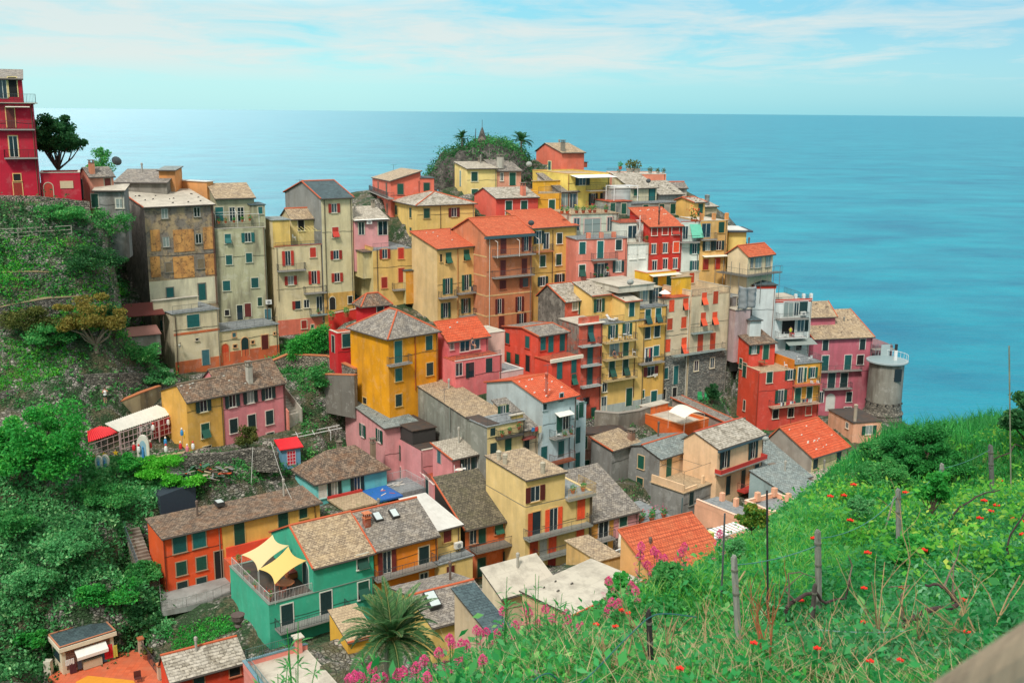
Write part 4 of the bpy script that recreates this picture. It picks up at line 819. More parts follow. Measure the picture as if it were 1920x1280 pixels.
h.win('F', [(573, 792, 'pw', 1., 2.4), (600, 790, 'cg', .6, 2.2), (653, 775, 'og', .8, 1.6), (553, 932, 'cg', 1.1, 2.5), (630, 918, 'cg', 1., 2.2), (625, 1028, 'xk', 1., 1.4)]); h.bal('F', 540, 715, 868, 1.0, slab='c86a50'); h.band(985, 1120, 'dc5344', 545, 'F')
h = House('low peach house with dark flat roofs at the foot of the round tower', 'G', (925, 1112), (1115, 1100), 1235, 141, L=762, wall='ecae8c', roof=('flat', 'dark', .0, '', ''), dirt=.25, trim='e0c8b0')
h.win('F', [(1028, 1158, 'og', 1.1, 1.3)]); h.win('S', [(884, 1128, 'pw', .7, .8)]); h.chim(930, 1085, .6, .5, 1.6, 'b8a894', pipe=True)
h = House('grey service building in the shaded gap below the cream cottage', 'G', (125, 270), (245, 262), 560, 156, D=6, yaw=24, wall='8b8685', roof=('flat', 'terrg', .3, 'F', ''), dirt=.4)
h.win('F', [(160, 290, 'xk', .6, 1.8), (116, 383, 'cg', 1.1, 2.)]); h.add(140, 360, 240, -3, -2, 3, ('flat', 'cement', 0), col='b8a0a0')
# ---- centre
h = House('small crimson house with brown hipped roof above the red retaining wall', 'E', (212, 622), (392, 598), 735, 134, L=168, yaw=30, wall='cf2f34', roof=('hip', 'brown', 1.5), dirt=.1, trim='c8c0b0', slope=0); h.win('F', [(330, 645, 'ck', .9, 1.4)])
h = House('crimson house partly hidden by bright ivy left of the big amber house', 'B', (1320, 975), (1440, 955), 1200, 128, L=1268, yaw=34, wall='cf2f34', roof=('flat', 'terrr', .2, 'FS', ''), dirt=.15, trim='b0b0a0', slope=0); h.win('F', [(1378, 1010, 'cb', 1.3, 2.0)]); h.win('S', [(1296, 1040, 'xk', .8, 2.2)])
h = House('big amber yellow house with hipped slate roof and red hip tiles', 'E', (385, 838), (715, 785), 1275, 121, L=130, wall='e59a22', swall='e8a01e', roof=('hip', 'grey', 2.6), dirt=.18, trim='cfae70')
h.win('F', [(450, 925, 'cb', 1.1, 2.8), (655, 862, 'cb', 1., 1.8), (452, 1075, 'cb', 1., 1.6), (660, 1037, 'ck', 1., 1.6), (453, 1245, 'ck', .9, 1.5)]); h.bal('F', 402, 546, 1018, .9); h.pipe('F', 560, 820, 1180, 'a8482a'); h.win('S', [(228, 1248, 'xd', .8, .8)])
h = House('pink house with orange clay roof over an open loggia and terrace', 'E', (780, 850), (1050, 775), 1190, 126, L=702, D=8, yaw=36, wall='e4787c', swall='df6a6c', roof=('plane', 'clay2', (702, 735), 0, {'verge': [(3, 0), (2, 3)], 'stones': 2, 'sc': 'd8d8d0'}), dirt=.15, trim='d8a8a0')
h.win('F', [(808, 885, 'pw', .5, .9), (895, 868, 'Pd', 1.5, 2.0), (960, 858, 'Pd', 1.5, 1.9)])
h = House('pink lower storey with parapet terrace in front of the clay roofed loggia', 'E', (835, 988), (1140, 928), 1200, (-2.6,), D=3, wall='e5797a', roof=('flat', 'terrr', .1, 'F', 'F', 'd8c8c0'), dirt=.15, trim='d88a88')
h.win('F', [(855, 1030, 'pw', 1.0, 2.0), (938, 1042, 'lk', .8, 1.9), (1055, 1010, 'ck', 1., 1.8)], trim='d88080')
h = House('pale pink stub of a house with grey flat terrace right of the loggia house', 'E', (1125, 1062), (1285, 1018), 1140, (0,), D=7, wall='e9b6ae', roof=('flat', 'terrg', .12, 'FR', '', 'd8d0c8'), dirt=.15)
h.add(1045, 800, 1160, 0, 4, 4, ('flat', 'cement', .1, 'FSBR'), col='ecc0b0')
h = House('low vermilion house with pale slate gable roof left of the narrow coral house', 'E', (1385, 820), (1580, 790), 1130, 133, L=1158, wall='e0503c', swall='e25440', roof=('gable', 'grey', (1280, 765), {'verge': 1}), dirt=.12, trim='b84838')
h.win('F', [(1415, 862, 'cb', .9, 2.0), (1467, 865, 'cb', .9, 2.4), (1543, 858, 'cb', .9, 2.4)]); h.win('S', [(1180, 832, 'cb', .9, 1.5), (1313, 858, 'cb', .9, 1.6), (1188, 960, 'cg', .9, 1.5), (1245, 972, 'cg', .9, 1.4), (1315, 1000, 'xk', .9, 2.2)])
a, b = h.W, h.D
h = House('vermilion front storey with cream edged terrace below the low vermilion house', 'E', (1475, 990), (1668, 940), 1150, (-3,), D=3.5, wall='e0503c', roof=('flat', 'terrr', .0, '', 'F'), dirt=.12, trim='b84838')
h.win('F', [(1525, 1038, 'cb', .9, 2.6), (1620, 1022, 'cb', .9, 2.4), (1622, 1105, 'ag', .9, 1.5)]); k = MB(); k.box(-.3, h.W+.2, -.3, .0, h.h-.1, h.h+.35); k.build('cornice', flat('e8dcc8'), h.root)
# ---- light blue and stucco
h = House('pale blue house with orange clay gable roof and green shutters', 'J', (1530, 172), (1732, 78), 600, 114, L=1192, yaw=38, wall='bccfd4', swall='b3bfc0', roof=('gable', 'clay2', (1350, 45), {'verge': 1, 'stones': 14, 'sc': 'e8e4dc'}), dirt=.2, trim='a8b8bc')
h.win('F', [(1540, 190, 'ck', .5, 1.1), (1640, 142, 'ck', .5, .9), (1628, 295, 'Cg', .9, 2.2), (1535, 480, 'cb', .9, 1.7), (1637, 450, 'cb', .9, 1.9), (1632, 572, 'cb', .9, 1.6)]); h.win('F', [(1628, 297, 'cg', .9, 2.2), (1665, 280, 'Pk', .9, 2.2)])
h.awn('F', 1600, 1690, 238, .9, .3, 'eceae0'); h.bal('F', 1600, 1722, 395, 1.); h.bal('F', 1600, 1727, 545, 1., slab='8a4a30', rail='6a4a40'); h.pipe('F', 1690, 200, 560, '506068'); h.chim(1550, 60, 2., .3, .9, 'b04830', pipe=True)
h.add(1695, 195, 1790, -4, 2.5, 4, ('flat', 'terrg', .1, 'F', 'F', '5a8078')); h.win('F', [(1725, 235, 'cg', .8, 1.9), (1757, 217, 'cg', .8, 1.9), (1735, 370, 'cb', .9, 2.0), (1733, 520, 'cb', .9, 1.9)], 2.5)
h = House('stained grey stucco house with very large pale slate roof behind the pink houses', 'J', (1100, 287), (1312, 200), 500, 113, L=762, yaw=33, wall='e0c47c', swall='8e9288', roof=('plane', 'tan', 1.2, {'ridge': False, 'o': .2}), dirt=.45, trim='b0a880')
h.win('F', [(1245, 262, 'pk', .8, 2.0), (1290, 240, 'Og', .7, 2.0)]); h.pipe('S', 975, 200, 345, '7a8078', .08)
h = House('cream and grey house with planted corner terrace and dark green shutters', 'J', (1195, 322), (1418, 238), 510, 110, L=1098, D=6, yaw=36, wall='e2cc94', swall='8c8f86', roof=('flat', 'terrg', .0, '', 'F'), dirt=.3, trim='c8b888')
h.win('F', [(1232, 465, 'ck', .9, 1.9), (1320, 430, 'cg', .9, 2.0), (1228, 340, 'ck', .7, 1.3)]); h.bal('F', 1262, 1418, 395, .6, slab='4a4642')
h.add(1195, 318, 1262, h.h-.2, .2, 4, ('flat', 'dark', 0)); h.add(1340, 255, 1412, h.h, .6, .2, ('flat', 'cement', 0), col='e8c46c')
h = House('pale patched lean-to with corrugated roof between the stucco and blue houses', 'J', (1412, 340), (1500, 305), 600, (.3,), D=6, wall='e0cdb0', roof=('plane', 'grey', 2.0), dirt=.3); h.win('F', [(1430, 428, 'ck', .8, 1.8)]); h.bal('F', 1415, 1492, 395, .7, slab='a05048')
# ---- pink long house
h = House('long pink house with lichen grey roof, upper left of the pink group', 'J', (577, 328), (778, 238), 660, 118, L=342, yaw=34, wall='dc9c9c', roof=('plane', 'cool', 1.0, {'stones': 18, 'sc': '7c7c74', 'ridge': False}), dirt=.2, trim='d4bcb4')
h.win('S', [(450, 342, 'og', .8, 1.6), (550, 374, 'og', .8, 1.6)])
h = House('pink house with black tar roof terraces and white roof edge, middle of the pink group', 'J', (808, 462), (952, 390), 780, 114.5, L=590, yaw=34, wall='dc9799', roof=('flat', 'dark', .15, 'F', ''), dirt=.15, trim='d4c4bc')
h.win('S', [(655, 464, 'og', .9, 1.9), (667, 602, 'ck', 1., 2.0)]); h.block(.1, h.W, 2.6, 8.2, h.h, h.h+1.6, ('flat', 'dark', 0), wm=flat('3e3c3a')); h.pipe('S', 806, 470, 620, '8a5a54')
h = House('low pink room with pale slate roof and red verge tiles opening on the tiled terrace', 'J', (985, 515), (1192, 468), 640, 109.5, L=868, wall='dc8f90', roof=('plane', 'pale', .7, 0, {'verge': [(3, 0)]}), dirt=.15, trim='c8b0a8', gnd=False)
h.win('F', [(1075, 535, 'ok', .9, 2.0), (1135, 515, 'pw', .9, 2.0)]); h.win('S', [(908, 492, 'cy', .7, 1.8)])
h = House('pink house carrying a red tiled terrace with white railing, nearest of the pink group', 'J', (872, 668), (1188, 650), 800, 111, L=575, D=None, wall='dc9799', roof=('flat', 'terrr', .15, 'FSR', 'FS', 'ecd8d0'), yaw=24, dirt=.15, trim='d4c4bc')
h.win('S', [(760, 638, 'og', .9, 1.9), (836, 672, 'ck', 1., 1.9)])
# ---- turquoise, red shed
h = House('turquoise cottage with mossy brown hipped roof and tall green shutters', 'J', (170, 660), (592, 548), 775, 109, L=42, yaw=36, wall='6fc7c6', swall='7cd0cf', roof=('hip', 'brown', 2.6, {'ridge': False}), dirt=.12, trim='a0d4d0')
h.win('F', [(278, 692, 'ok', .8, 2.3), (414, 655, 'ok', .8, 2.3), (208, 695, 'cw', 1., 2.0)]); h.chim(510, 470, 1.6, .5, 1.6, '8c7c68'); h.chim(252, 425, 1.5, .5, 1.0, '8a8470')
k = MB(); zf = h.pF(240, 760)[1]; zf += .25; k.box(1.2, h.W*.62, -4.2, -.02, zf-.2, zf); k.build('timber_deck', roofm('terr'), h.root)
k = MB(); k.box(h.W*.62+.01, h.W*.98, -4.0, -.02, zf-.2, zf+.02); k.build('blue_tarpaulin', flat('2f6cb8', .5), h.root)
k = MB(); k.box(1.2, h.W*.62, -.35, -.02, zf+.001, zf+.25); k.build('red_kerb', flat('c03a34'), h.root)
k = MB(); k.box(h.W*.985, h.W*1.35, -3.4, .8, zf-.8, zf+.05); k.build('grey_terrace', roofm('terrg'), h.root); railing(h.root, [(h.W*.99, .8, zf+.05), (h.W*1.34, .8, zf+.05), (h.W*1.34, -3.3, zf+.05), (h.W*.99, -3.3, zf+.05)], .95, 'b8c0c0')
# ---- yellow / pink pair
h = House('warm yellow house with brown roof next to the pink one, open dark shutters above', 'I', (862, 342), (1118, 290), 700, 112, L=684, wall='e6b058', roof=('gable', 'brown', (800, 235), {'tile': '7a6a58', 'stones': 5, 'sc': 'd0ccc0'}), dirt=.15, trim='c8a868')
h.win('F', [(983, 372, 'ok', .9, 1.6), (997, 553, 'ag', 1., 1.7), (1010, 692, 'xk', 1., 1.0)], trim='d8c8a0'); YW = (h.W, h.D, h.h)
h = House('pink house with three dark shuttered windows, sharing a wall with the warm yellow house', 'I', (1120, 292), (1552, 207), 640, (.05,), D=YW[1]*.95, wall='e08a90', roof=('gable', 'brown', 2.2, {'tile': '7a6a58', 'stones': 4, 'sc': 'd0ccc0'}), dirt=.15, trim='c8b0a8')
h.win('F', [(1187, 340, 'ok', .9, 1.6), (1314, 312, 'ok', .9, 1.6), (1441, 285, 'ok', .9, 1.6), (1197, 520, 'ck', 1., 1.7), (1325, 490, 'ck', 1., 1.7), (1450, 460, 'ck', 1., 1.7), (1455, 595, 'ck', 1., 1.)], trim='d8c8bc'); h.pipe('F', 1553, 220, 600, '5a3c3c')
h.band(585, 640, 'a9b2ac', 1470, 'F'); h.chim(1358, 190, 1.2, .6, 1.8, 'b8b4a8')
k = MB(); n_ = 16      # outside stair on the right flank
for q in range(n_): k.box(h.W+.1, h.W+1.9, 6.2-q*.42, 6.2-q*.42+.42, h.h-6.5, h.h-.4-q*.26)
k.build('outside_stair', plaster('b0aca0', .4), h.root)
for aa in (h.W+.02, h.W+1.9):
 k = MB(); k.prism([(aa, -.6, h.h-6.5), (aa+.15, -.6, h.h-6.5), (aa+.15, 6.6, h.h-6.5), (aa, 6.6, h.h-6.5)], [(aa, -.6, h.h-3.7), (aa+.15, -.6, h.h-3.7), (aa+.15, 6.6, h.h+.6), (aa, 6.6, h.h+.6)]); k.build('stair_wall', plaster('e08a78' if aa < h.W+1 else 'a8a498', .3), h.root)
# ---- long orange/yellow
h = House('vivid orange house with mottled brown roof and outside steps on its left', 'L', (207, 412), (560, 332), 745, 94, L=117, wall='e8582c', swall='e8612f', roof=('plane', 'brown', (115, 300), {'ridge': False}), dirt=.12, trim='a88a70')
h.win('F', [(309, 448, 'cb', 1.3, 1.7), (427, 418, 'cb', 1.3, 1.7), (320, 592, 'cg', 1., 1.4), (440, 562, 'cg', 1., 1.4), (326, 694, 'ck', 1., .8), (442, 690, 'ck', 1., 1.6), (545, 580, 'xd', .8, 3.3)]); h.pipe('F', 212, 420, 720, '7a3420'); zr = h.h; oD = h.D
k = MB(); n_ = 20      # stair on the left flank
for q in range(n_): k.box(-1.7, -.15, 7.0-q*.36, 7.0-q*.36+.36, -2, h.h*.78-q*h.h*.78/n_)
k.build('outside_stair', plaster('8a8074', .5), h.root); railing(h.root, [(-1.7, 7.2, h.h*.78), (-1.7, -.2, .1)], 1.0, '5a7078')
h = House('long yellow house with green doors under the same mottled roof as the orange one', 'L', (561, 332), (1150, 178), 520, (.05,), D=oD*.97, wall='e8b45c', roof=('plane', 'brown', h.dl*.97, {'ridge': False}), dirt=.12, trim='c8a868')
OY = h
h.win('F', [(668, 380, 'cg', 1.1, 2.8), (930, 298, 'cg', 1.1, 1.9), (1050, 252, 'cg', .9, 1.4)]); h.pipe('F', 1118, 190, 290, '6a4a30'); h.skyl(548, 195, .9);
a0 = 0; zf = h.pF(600, 520)[1]; k = MB(); k.box(0, h.W*.52, -2.6, -.02, -5, zf); k.build('walkway', plaster('d8603a', .2), h.root); railing(h.root, [(0, -2.5, zf), (h.W*.52, -2.5, zf)], 1.0, '3a4a48')
k = MB(); k.box(.3, h.W*.5, -.25, -.02, zf+.001, zf+1.0); k.build('red_dado', plaster('e0543a', .1), h.root)
# ---- teal house
h = House('big teal green house with roof terrace shaded by yellow sails', 'L', (845, 812), (1475, 640), 1065, 84, L=610, yaw=None, D=None, wall='3fae8c', swall='46b392', roof=('flat', 'dark', .12, 'FSBR', '', '7c8a80'), dirt=.10, trim='c8ccc0')
TE = h; zt = h.h-.02
h.win('F', [(955, 885, 'ck', 1.1, 2.5), (1188, 805, 'ck', 1.1, 2.5)], trim='d8d8cc')
a0 = h.pF(1115, 720)[0]; a1 = h.pF(1475, 640)[0]; P = h.O+h.u*a0; ze = h.pF(1115, 588)[1]
h.block(a0, a1, 0, h.D, h.h, ze, ('gable', 'tan', h.D*.0+2.3, {'verge': 1, 'o': .25}))
h.win('F', [(1407, 550, 'ag', 1.1, 1.4), (1412, 715, 'ag', 1.1, 1.9)], trim='d8d8cc'); h.win('S', [(1068, 625, 'Rk', 1.2, 2.3)], a0)
railing(h.root, [(.15, h.D-.2, h.h+.05), (.15, .15, h.h+.05), (a0-.1, .15, h.h+.05)], .9, 'c8c0bc', .14)
h.bal('F', 915, 1340, 985, 1.3, slab='8c8c86', rail='3a3e40')
SA = (a0, h.h, h.D)
h = House('orange house with grey slate roof, two skylights and a balcony, right of the teal house', 'J', (517, 1062), (897, 985), 1290, (.3,), D=8.5, wall='ee8a28', roof=('gable', 'grey', 2.3, {'o': .3}), dirt=.1, trim='c8b8a0')
h.win('F', [(593, 1130, 'om', .9, 2.2), (815, 1100, 'ck', 1.1, 2.2), (815, 1245, 'pw', .9, 1.8)], trim='e0c8a0'); h.bal('F', 538, 897, 1248, 1.1, slab='8c8880'); h.skyl(537, 858, 1.9, R(26)); h.skyl(637, 838, 1.9, R(26)); h.chim(440, 935, 1.2, .6, 1.5, 'a0523a', pot='c87850')
h = House('small cream house with white flat roof and a railed balcony between orange houses', 'J', (888, 942), (1035, 905), 1240, (.8,), D=7, wall='e6c67e', roof=('plane', 'white', .9, {'ridge': False}), dirt=.15, trim='c8a868')
h.win('F', [(955, 975, 'cm', .9, 1.2)]); h.add(905, 1148, 1108, -4, -1.6, 1.6, ('flat', 'terrg', 0, '', 'F')); h.win('F', [(975, 1198, 'cm', .9, 1.6)], -1.6)
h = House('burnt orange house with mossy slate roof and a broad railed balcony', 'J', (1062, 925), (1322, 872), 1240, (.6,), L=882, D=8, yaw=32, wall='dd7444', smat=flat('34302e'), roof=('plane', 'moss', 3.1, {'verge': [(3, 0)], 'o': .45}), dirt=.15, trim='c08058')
h.win('F', [(1112, 965, 'Pk', .9, 2.0), (1160, 962, 'cg', 1., 2.1), (1265, 915, 'ag', 1., 1.6)]); h.bal('F', 1132, 1392, 1078, 1.5, slab='7c7870'); h.win('F', [(1160, 1160, 'cg', 1., 2.1), (1340, 1117, 'ok', 1., 2.3)])
h = House('tall yellow house with orange red shutters and long balconies in the lower centre', 'J', (1425, 800), (1828, 720), 1175, 97, L=1188, wall='edcc86', swall='e8ca8a', roof=('flat', 'terrg', .1, 'R', '', 'd8c08c'), yaw=33, dirt=.12, trim='d8b070')
h.win('F', [(1490, 895, 'lo', 1.0, 2.4), (1592, 873, 'oo', 1., 2.4), (1757, 808, 'Co', 1., 2.4), (1474, 1035, 'co', 1., 1.5), (1530, 1050, 'cw', .9, 2.1), (1585, 1020, 'co', 1., 2.1), (1752, 942, 'co', 1., 1.5), (1745, 1102, 'cr', 1., 1.9), (1580, 1158, 'cr', 1., 1.8)]); h.win('F', [(1757, 808, 'co', 1., 2.4)])
h.bal('F', 1447, 1832, 1005, 1.1, slab='8a8c84'); h.bal('F', 1505, 1750, 1122, 1.0, slab='8a8c84')
zb = h.h-.1; a1 = h.pF(1660, 740)[0]; ze = h.pF(1425, 642)[1]
h.block(0, a1, 0, h.D, zb, ze, ('plane', 'tan', .3, {'o': .25, 'ridge': False}), sm=plaster('e8ca8a', .12)); h.win('F', [(1482, 720, 'om', 1.1, 1.6)]); h.pipe('F', 1812, 740, 1130)
k = MB(); k.box(a1+.1, h.W, -.6, .0, zb-.2, zb+.1); k.build('terrace_slab', flat('9a968c'), h.root); railing(h.root, [(a1+.1, -.55, zb+.1), (h.W, -.55, zb+.1), (h.W, 2.5, zb+.1)], 1.05, 'b89a60', .12)
for x, y in ((1250, 525), (1286, 545), (1545, 600)): h.chim(x, y, ze-h.h+.3, .45, .7, 'c0b8a4', pipe=True)
# ---- lower right
h = House('pink and orange house with grey slate roof right of the tall yellow house', 'K', (160, 826), (442, 745), 1045, (.8,), D=7.5, wall='e29a9a', roof=('plane', 'grey', 2.9, {'o': .3}), dirt=.15, trim='c8b0a0')
a1 = h.pF(290, 800)[0]; k = MB(); k.box(0, a1, -.03, -.001, -3, h.h-.15); k.build('orange_facade', plaster('e8a24c', .15), h.root); k = MB(); zz = h.pF(300, 925)[1]; k.box(a1, h.W, -.03, -.001, -3, zz); k.build('stone_base', stone(('9a8a84', '7a6e6a', 'b8aaa0'), 3.), h.root)
h.win('F', [(228, 862, 'Pg', 1.3, 2.3), (347, 805, 'cg', 1., 1.7), (342, 950, 'cg', 1., 2.3), (230, 992, 'cg', .8, 2.4)], -.03); h.bal('F', 155, 302, 962, 1.0)
h = House('stone walled house with a flower filled terrace on its roof', 'K', (438, 862), (652, 778), 965, (.1,), D=6, wall='a89a90', wmat=stone(('9a8f86', '7a706a', 'b8aca0'), 3.), roof=('flat', 'terrg', 0, '', 'F'), dirt=.3)
h.win('F', [(475, 905, 'Pk', 1.3, 2.2), (586, 862, 'ab', 1.2, 2.2)])
h = House('low pinkish house with black flat roof behind the pale blue house', 'K', (108, 305), (368, 268), 520, 126, L=60, D=7, wall='cf9a88', roof=('flat', 'dark', 0), yaw=20, dirt=.3); h.win('F', [(112, 350, 'cg', .8, 1.6), (122, 490, 'cg', 1., 1.5)])
h = House('dark grey house with tan slate roof and red verge in the lane', 'K', (280, 398), (442, 345), 590, 122, L=155, wall='8b8a86', roof=('plane', 'tan', (155, 322), {'verge': [(3, 0)]}), dirt=.45); h.chim(470, 320, .6, .7, 1.0, '8a6a58')
h = House('grey and peach house with brown tiled corner terrace in the lower right', 'K', (710, 655), (935, 572), 870, 116, L=515, wall='8f8f8b', roof=('flat', 'terr', .0, '', ''), dirt=.4, trim='8a8a80')
h.win('F', [(755, 682, 'ck', .8, 1.8), (898, 620, 'ck', .8, 1.8), (748, 822, 'cb', .9, 2.0)]); k = MB(); k.box(0, .2, 0, h.D, h.h, h.h+1.0); k.box(.2, h.W*.35, 0, .2, h.h, h.h+.5); k.build('parapet', plaster('ecc8a0', .15), h.root); h.pipe('S', 705, 680, 850, '3f6a70'); GP = h
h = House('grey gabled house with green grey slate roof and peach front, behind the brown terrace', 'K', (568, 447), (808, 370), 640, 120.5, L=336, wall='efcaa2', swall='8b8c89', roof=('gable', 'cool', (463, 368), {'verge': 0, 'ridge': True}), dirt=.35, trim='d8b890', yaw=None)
h.win('F', [(620, 498, 'cg', 1., 2.5), (765, 455, 'cg', 1., 2.5)]); h.win('S', [(455, 467, 'cg', 1., 1.7), (448, 600, 'cg', 1., 1.7)])
h = House('peach house with speckled slate roof and two red balconies', 'K', (915, 388), (1190, 298), 690, 119, L=712, wall='efc9a0', roof=('gable', 'patch', (778, 290), {'tile': 'c0503a'}), dirt=.15, trim='d8b490')
h.win('F', [(955, 445, 'ok', .9, 2.4), (1125, 385, 'ok', .9, 2.6), (975, 605, 'ck', .9, 2.4), (1065, 570, 'ck', .9, 2.5), (1145, 535, 'ck', .9, 2.5)]); h.bal('F', 935, 1214, 545, 1., solid='c23a32', h=.5); h.bal('F', 1078, 1220, 650, 1.2, slab='c23a32', rail='8a4a44')
k = MB(); k.box(-.4, h.W+.4, -.5, -.3, h.h-.35, h.h-.1); k.build('fascia', flat('3f5a64'), h.root)
h = House('orange walled roof terrace building with a cream shade canopy', 'K', (700, 247), (860, 205), 330, 129, L=460, wall='dd6a30', swall='de6a2e', roof=('flat', 'cement', .5, 'FSBR', '', 'd89060'), dirt=.1)
h.block(h.W*.1, h.W*.9, h.D*.95, h.D*1.12, 0, h.h+.7, ('flat', 'cement', 0), wm=plaster('dd7038'))
h = House('low stone roofed house with red verge beyond the peach house', 'K', (990, 245), (1045, 225), 330, 131, L=640, D=8, yaw=33, wall='9a8a80', roof=('plane', 'grey', .9, {'verge': [(0, 1), (1, 2), (3, 0)]}), dirt=.3)
h = House('sand coloured house with bright orange clay roof and white roof stones near the slope', 'K', (1480, 437), (1697, 372), 640, 127, L=1198, wall='d9cc9a', swall='a39d94', roof=('gable', 'clay2', (1290, 262), {'verge': 1, 'stones': 16, 'sc': 'e8dccc'}), dirt=.25, trim='c8b888')
h.win('F', [(1500, 467, 'ck', 1., 1.8), (1640, 430, 'ck', 1., 1.8), (1490, 587, 'cb', 1., 1.6), (1634, 540, 'pw', .9, 1.2)])
h = House('yellow low house with large cool grey slate roof between peach and sand houses', 'K', (1215, 612), (1468, 550), 720, 121, D=10, wall='ecb45c', roof=('plane', 'cool', 3.4), dirt=.15, trim='c8a060')
h.win('F', [(1278, 628, 'cb', .9, 1.0), (1425, 600, 'ok', .9, 1.3)]); h.chim(1310, 545, 1.4, .9, .8, '9a7a6a')
h = House('peach terrace building with tall parapet, left of the two by the slope', 'K', (1165, 845), (1300, 800), 1000, 104, L=778, wall='efb594', roof=('flat', 'terrg', .6, 'SF', '', 'f0ccb4'), D=None, dirt=.1)
PT = h
for f_ in (.30, .62, .84):
 k = MB(); k.box(h.W-.8, h.W-.3, h.D*f_, h.D*f_+.45, h.h-.6, h.h+.45); k.build('terrace_pillar', plaster('efb594'), h.root)
h = House('peach terrace building with stubby pillars, right of the two by the slope', 'K', (1245, 768), (1430, 716), 960, 105.5, L=1078, wall='f0b392', roof=('flat', 'terrg', .6, 'FSBR', '', 'f0ccb4'), dirt=.1)
for f_, g_ in ((.95, .5), (.4, 1.), (.95, 1.)):
 k = MB(); k.box(h.W*f_-.5, h.W*f_, h.D*g_-.5, h.D*g_, h.h-.3, h.h+.7); k.build('terrace_pillar', plaster('efb594'), h.root)
h = House('grey blue metal roofed shed under the edge of the green slope', 'K', (1370, 690), (1560, 640), 800, 112, D=7, wall='9ab0b0', roof=('plane', 'cool', 1.2, {'o': .2}), dirt=.2)
h = House('low house with coral roof corner hidden by the hillside shrubs', 'Z', (1545, 922), (1600, 915), 960, 122, D=6, yaw=30, wall='e0b090', roof=('plane', 'pale', .8), dirt=.2)
# ---- near roofs along the bottom
h = House('house under the largest orange clay roof at the edge of the flowers', 'K', (545, 1165), (975, 1010), 1300, 78, L=330, yaw=31, D=8, wall='e8b070', roof=('plane', 'clay', 2.2, {'verge': [(3, 0), (2, 3)]}), dirt=.1)
h = House('house with smooth pale cement roof speckled with stones, front centre', 'N', (1150, 405), (1490, 238), 560, 71, L=905, wall='d8b890', roof=('plane', 'cement', (905, 290), {'verge': [(0, 1)], 'stones': 5, 'sc': '5a5650'}), dirt=.2)
h = House('house with plain white cement roof beside the skylight roof', 'N', (800, 318), (1068, 244), 520, 77, L=705, wall='d8c8a8', yaw=33, roof=('plane', 'cement', 1.2, {'o': .3}), dirt=.2)
h = House('house with dark slate roof, blue skylight and red ridge at the front', 'N', (455, 466), (772, 340), 640, 75, L=250, wall='e0c070', roof=('gable', 'grey', (345, 314), {'o': .3}), yaw=31, dirt=.2)
h.skyl(455, 328, 1.2, R(25), 1.0, 1.6)
h = House('small yellow house with tan roof slabs behind the palm', 'L', (1320, 1035), (1480, 985), 1100, 77, L=1210, wall='e4b044', roof=('plane', 'terr', .9, {'verge': [(0, 1)], 'o': .2}), yaw=31, dirt=.15)
h = House('glass roofed verandah half hidden in the grass by the flowers', 'N', (735, 490), (830, 450), 600, 66, D=5, wall='c8b090', yaw=31, roof=('plane', 'slate', 1.0), dirt=.2)
h = House('house with dark patched roof and a satellite of junk beside the tall yellow house', 'K', (200, 1062), (330, 1040), 1150, 84, D=5, yaw=31, wall='d8b070', roof=('flat', 'tan', 0, '', ''), dirt=.3)
h = House('vermilion house with pale speckled stone roof at the bottom left', 'L', (255, 1268), (700, 1148), 1400, 78.5, L=195, D=8.5, yaw=None, wall='dc4a30', roof=('gable', 'patch', (193, 1098), {'o': .3}), dirt=.12, trim='b87050')
h.win('F', [(425, 1262, 'ck', .9, 1.2), (640, 1197, 'xk', .9, 1.2)])
h = House('building with white paved terrace, pink walls and blue coping at the bottom centre', 'L', (880, 1400), (1280, 1290), 1500, 66, L=690, yaw=33, wall='e08c80', roof=('flat', 'cement', .5, 'SB', '', '6a8c98'), dirt=.15)
WT = h
h.block(h.W*.8, h.W*.8+.5, h.D-.5, h.D, h.h-.5, h.h+.9, ('flat', 'cement', 0)); railing(h.root, [(.2, h.D-.2, h.h), (h.W*.8, h.D-.2, h.h)], 1., '4a6a60')
railing(h.root, [(.2, h.D-1.0, h.h+.05), (.2, .2, h.h+.05)], .6, '5a7c80')
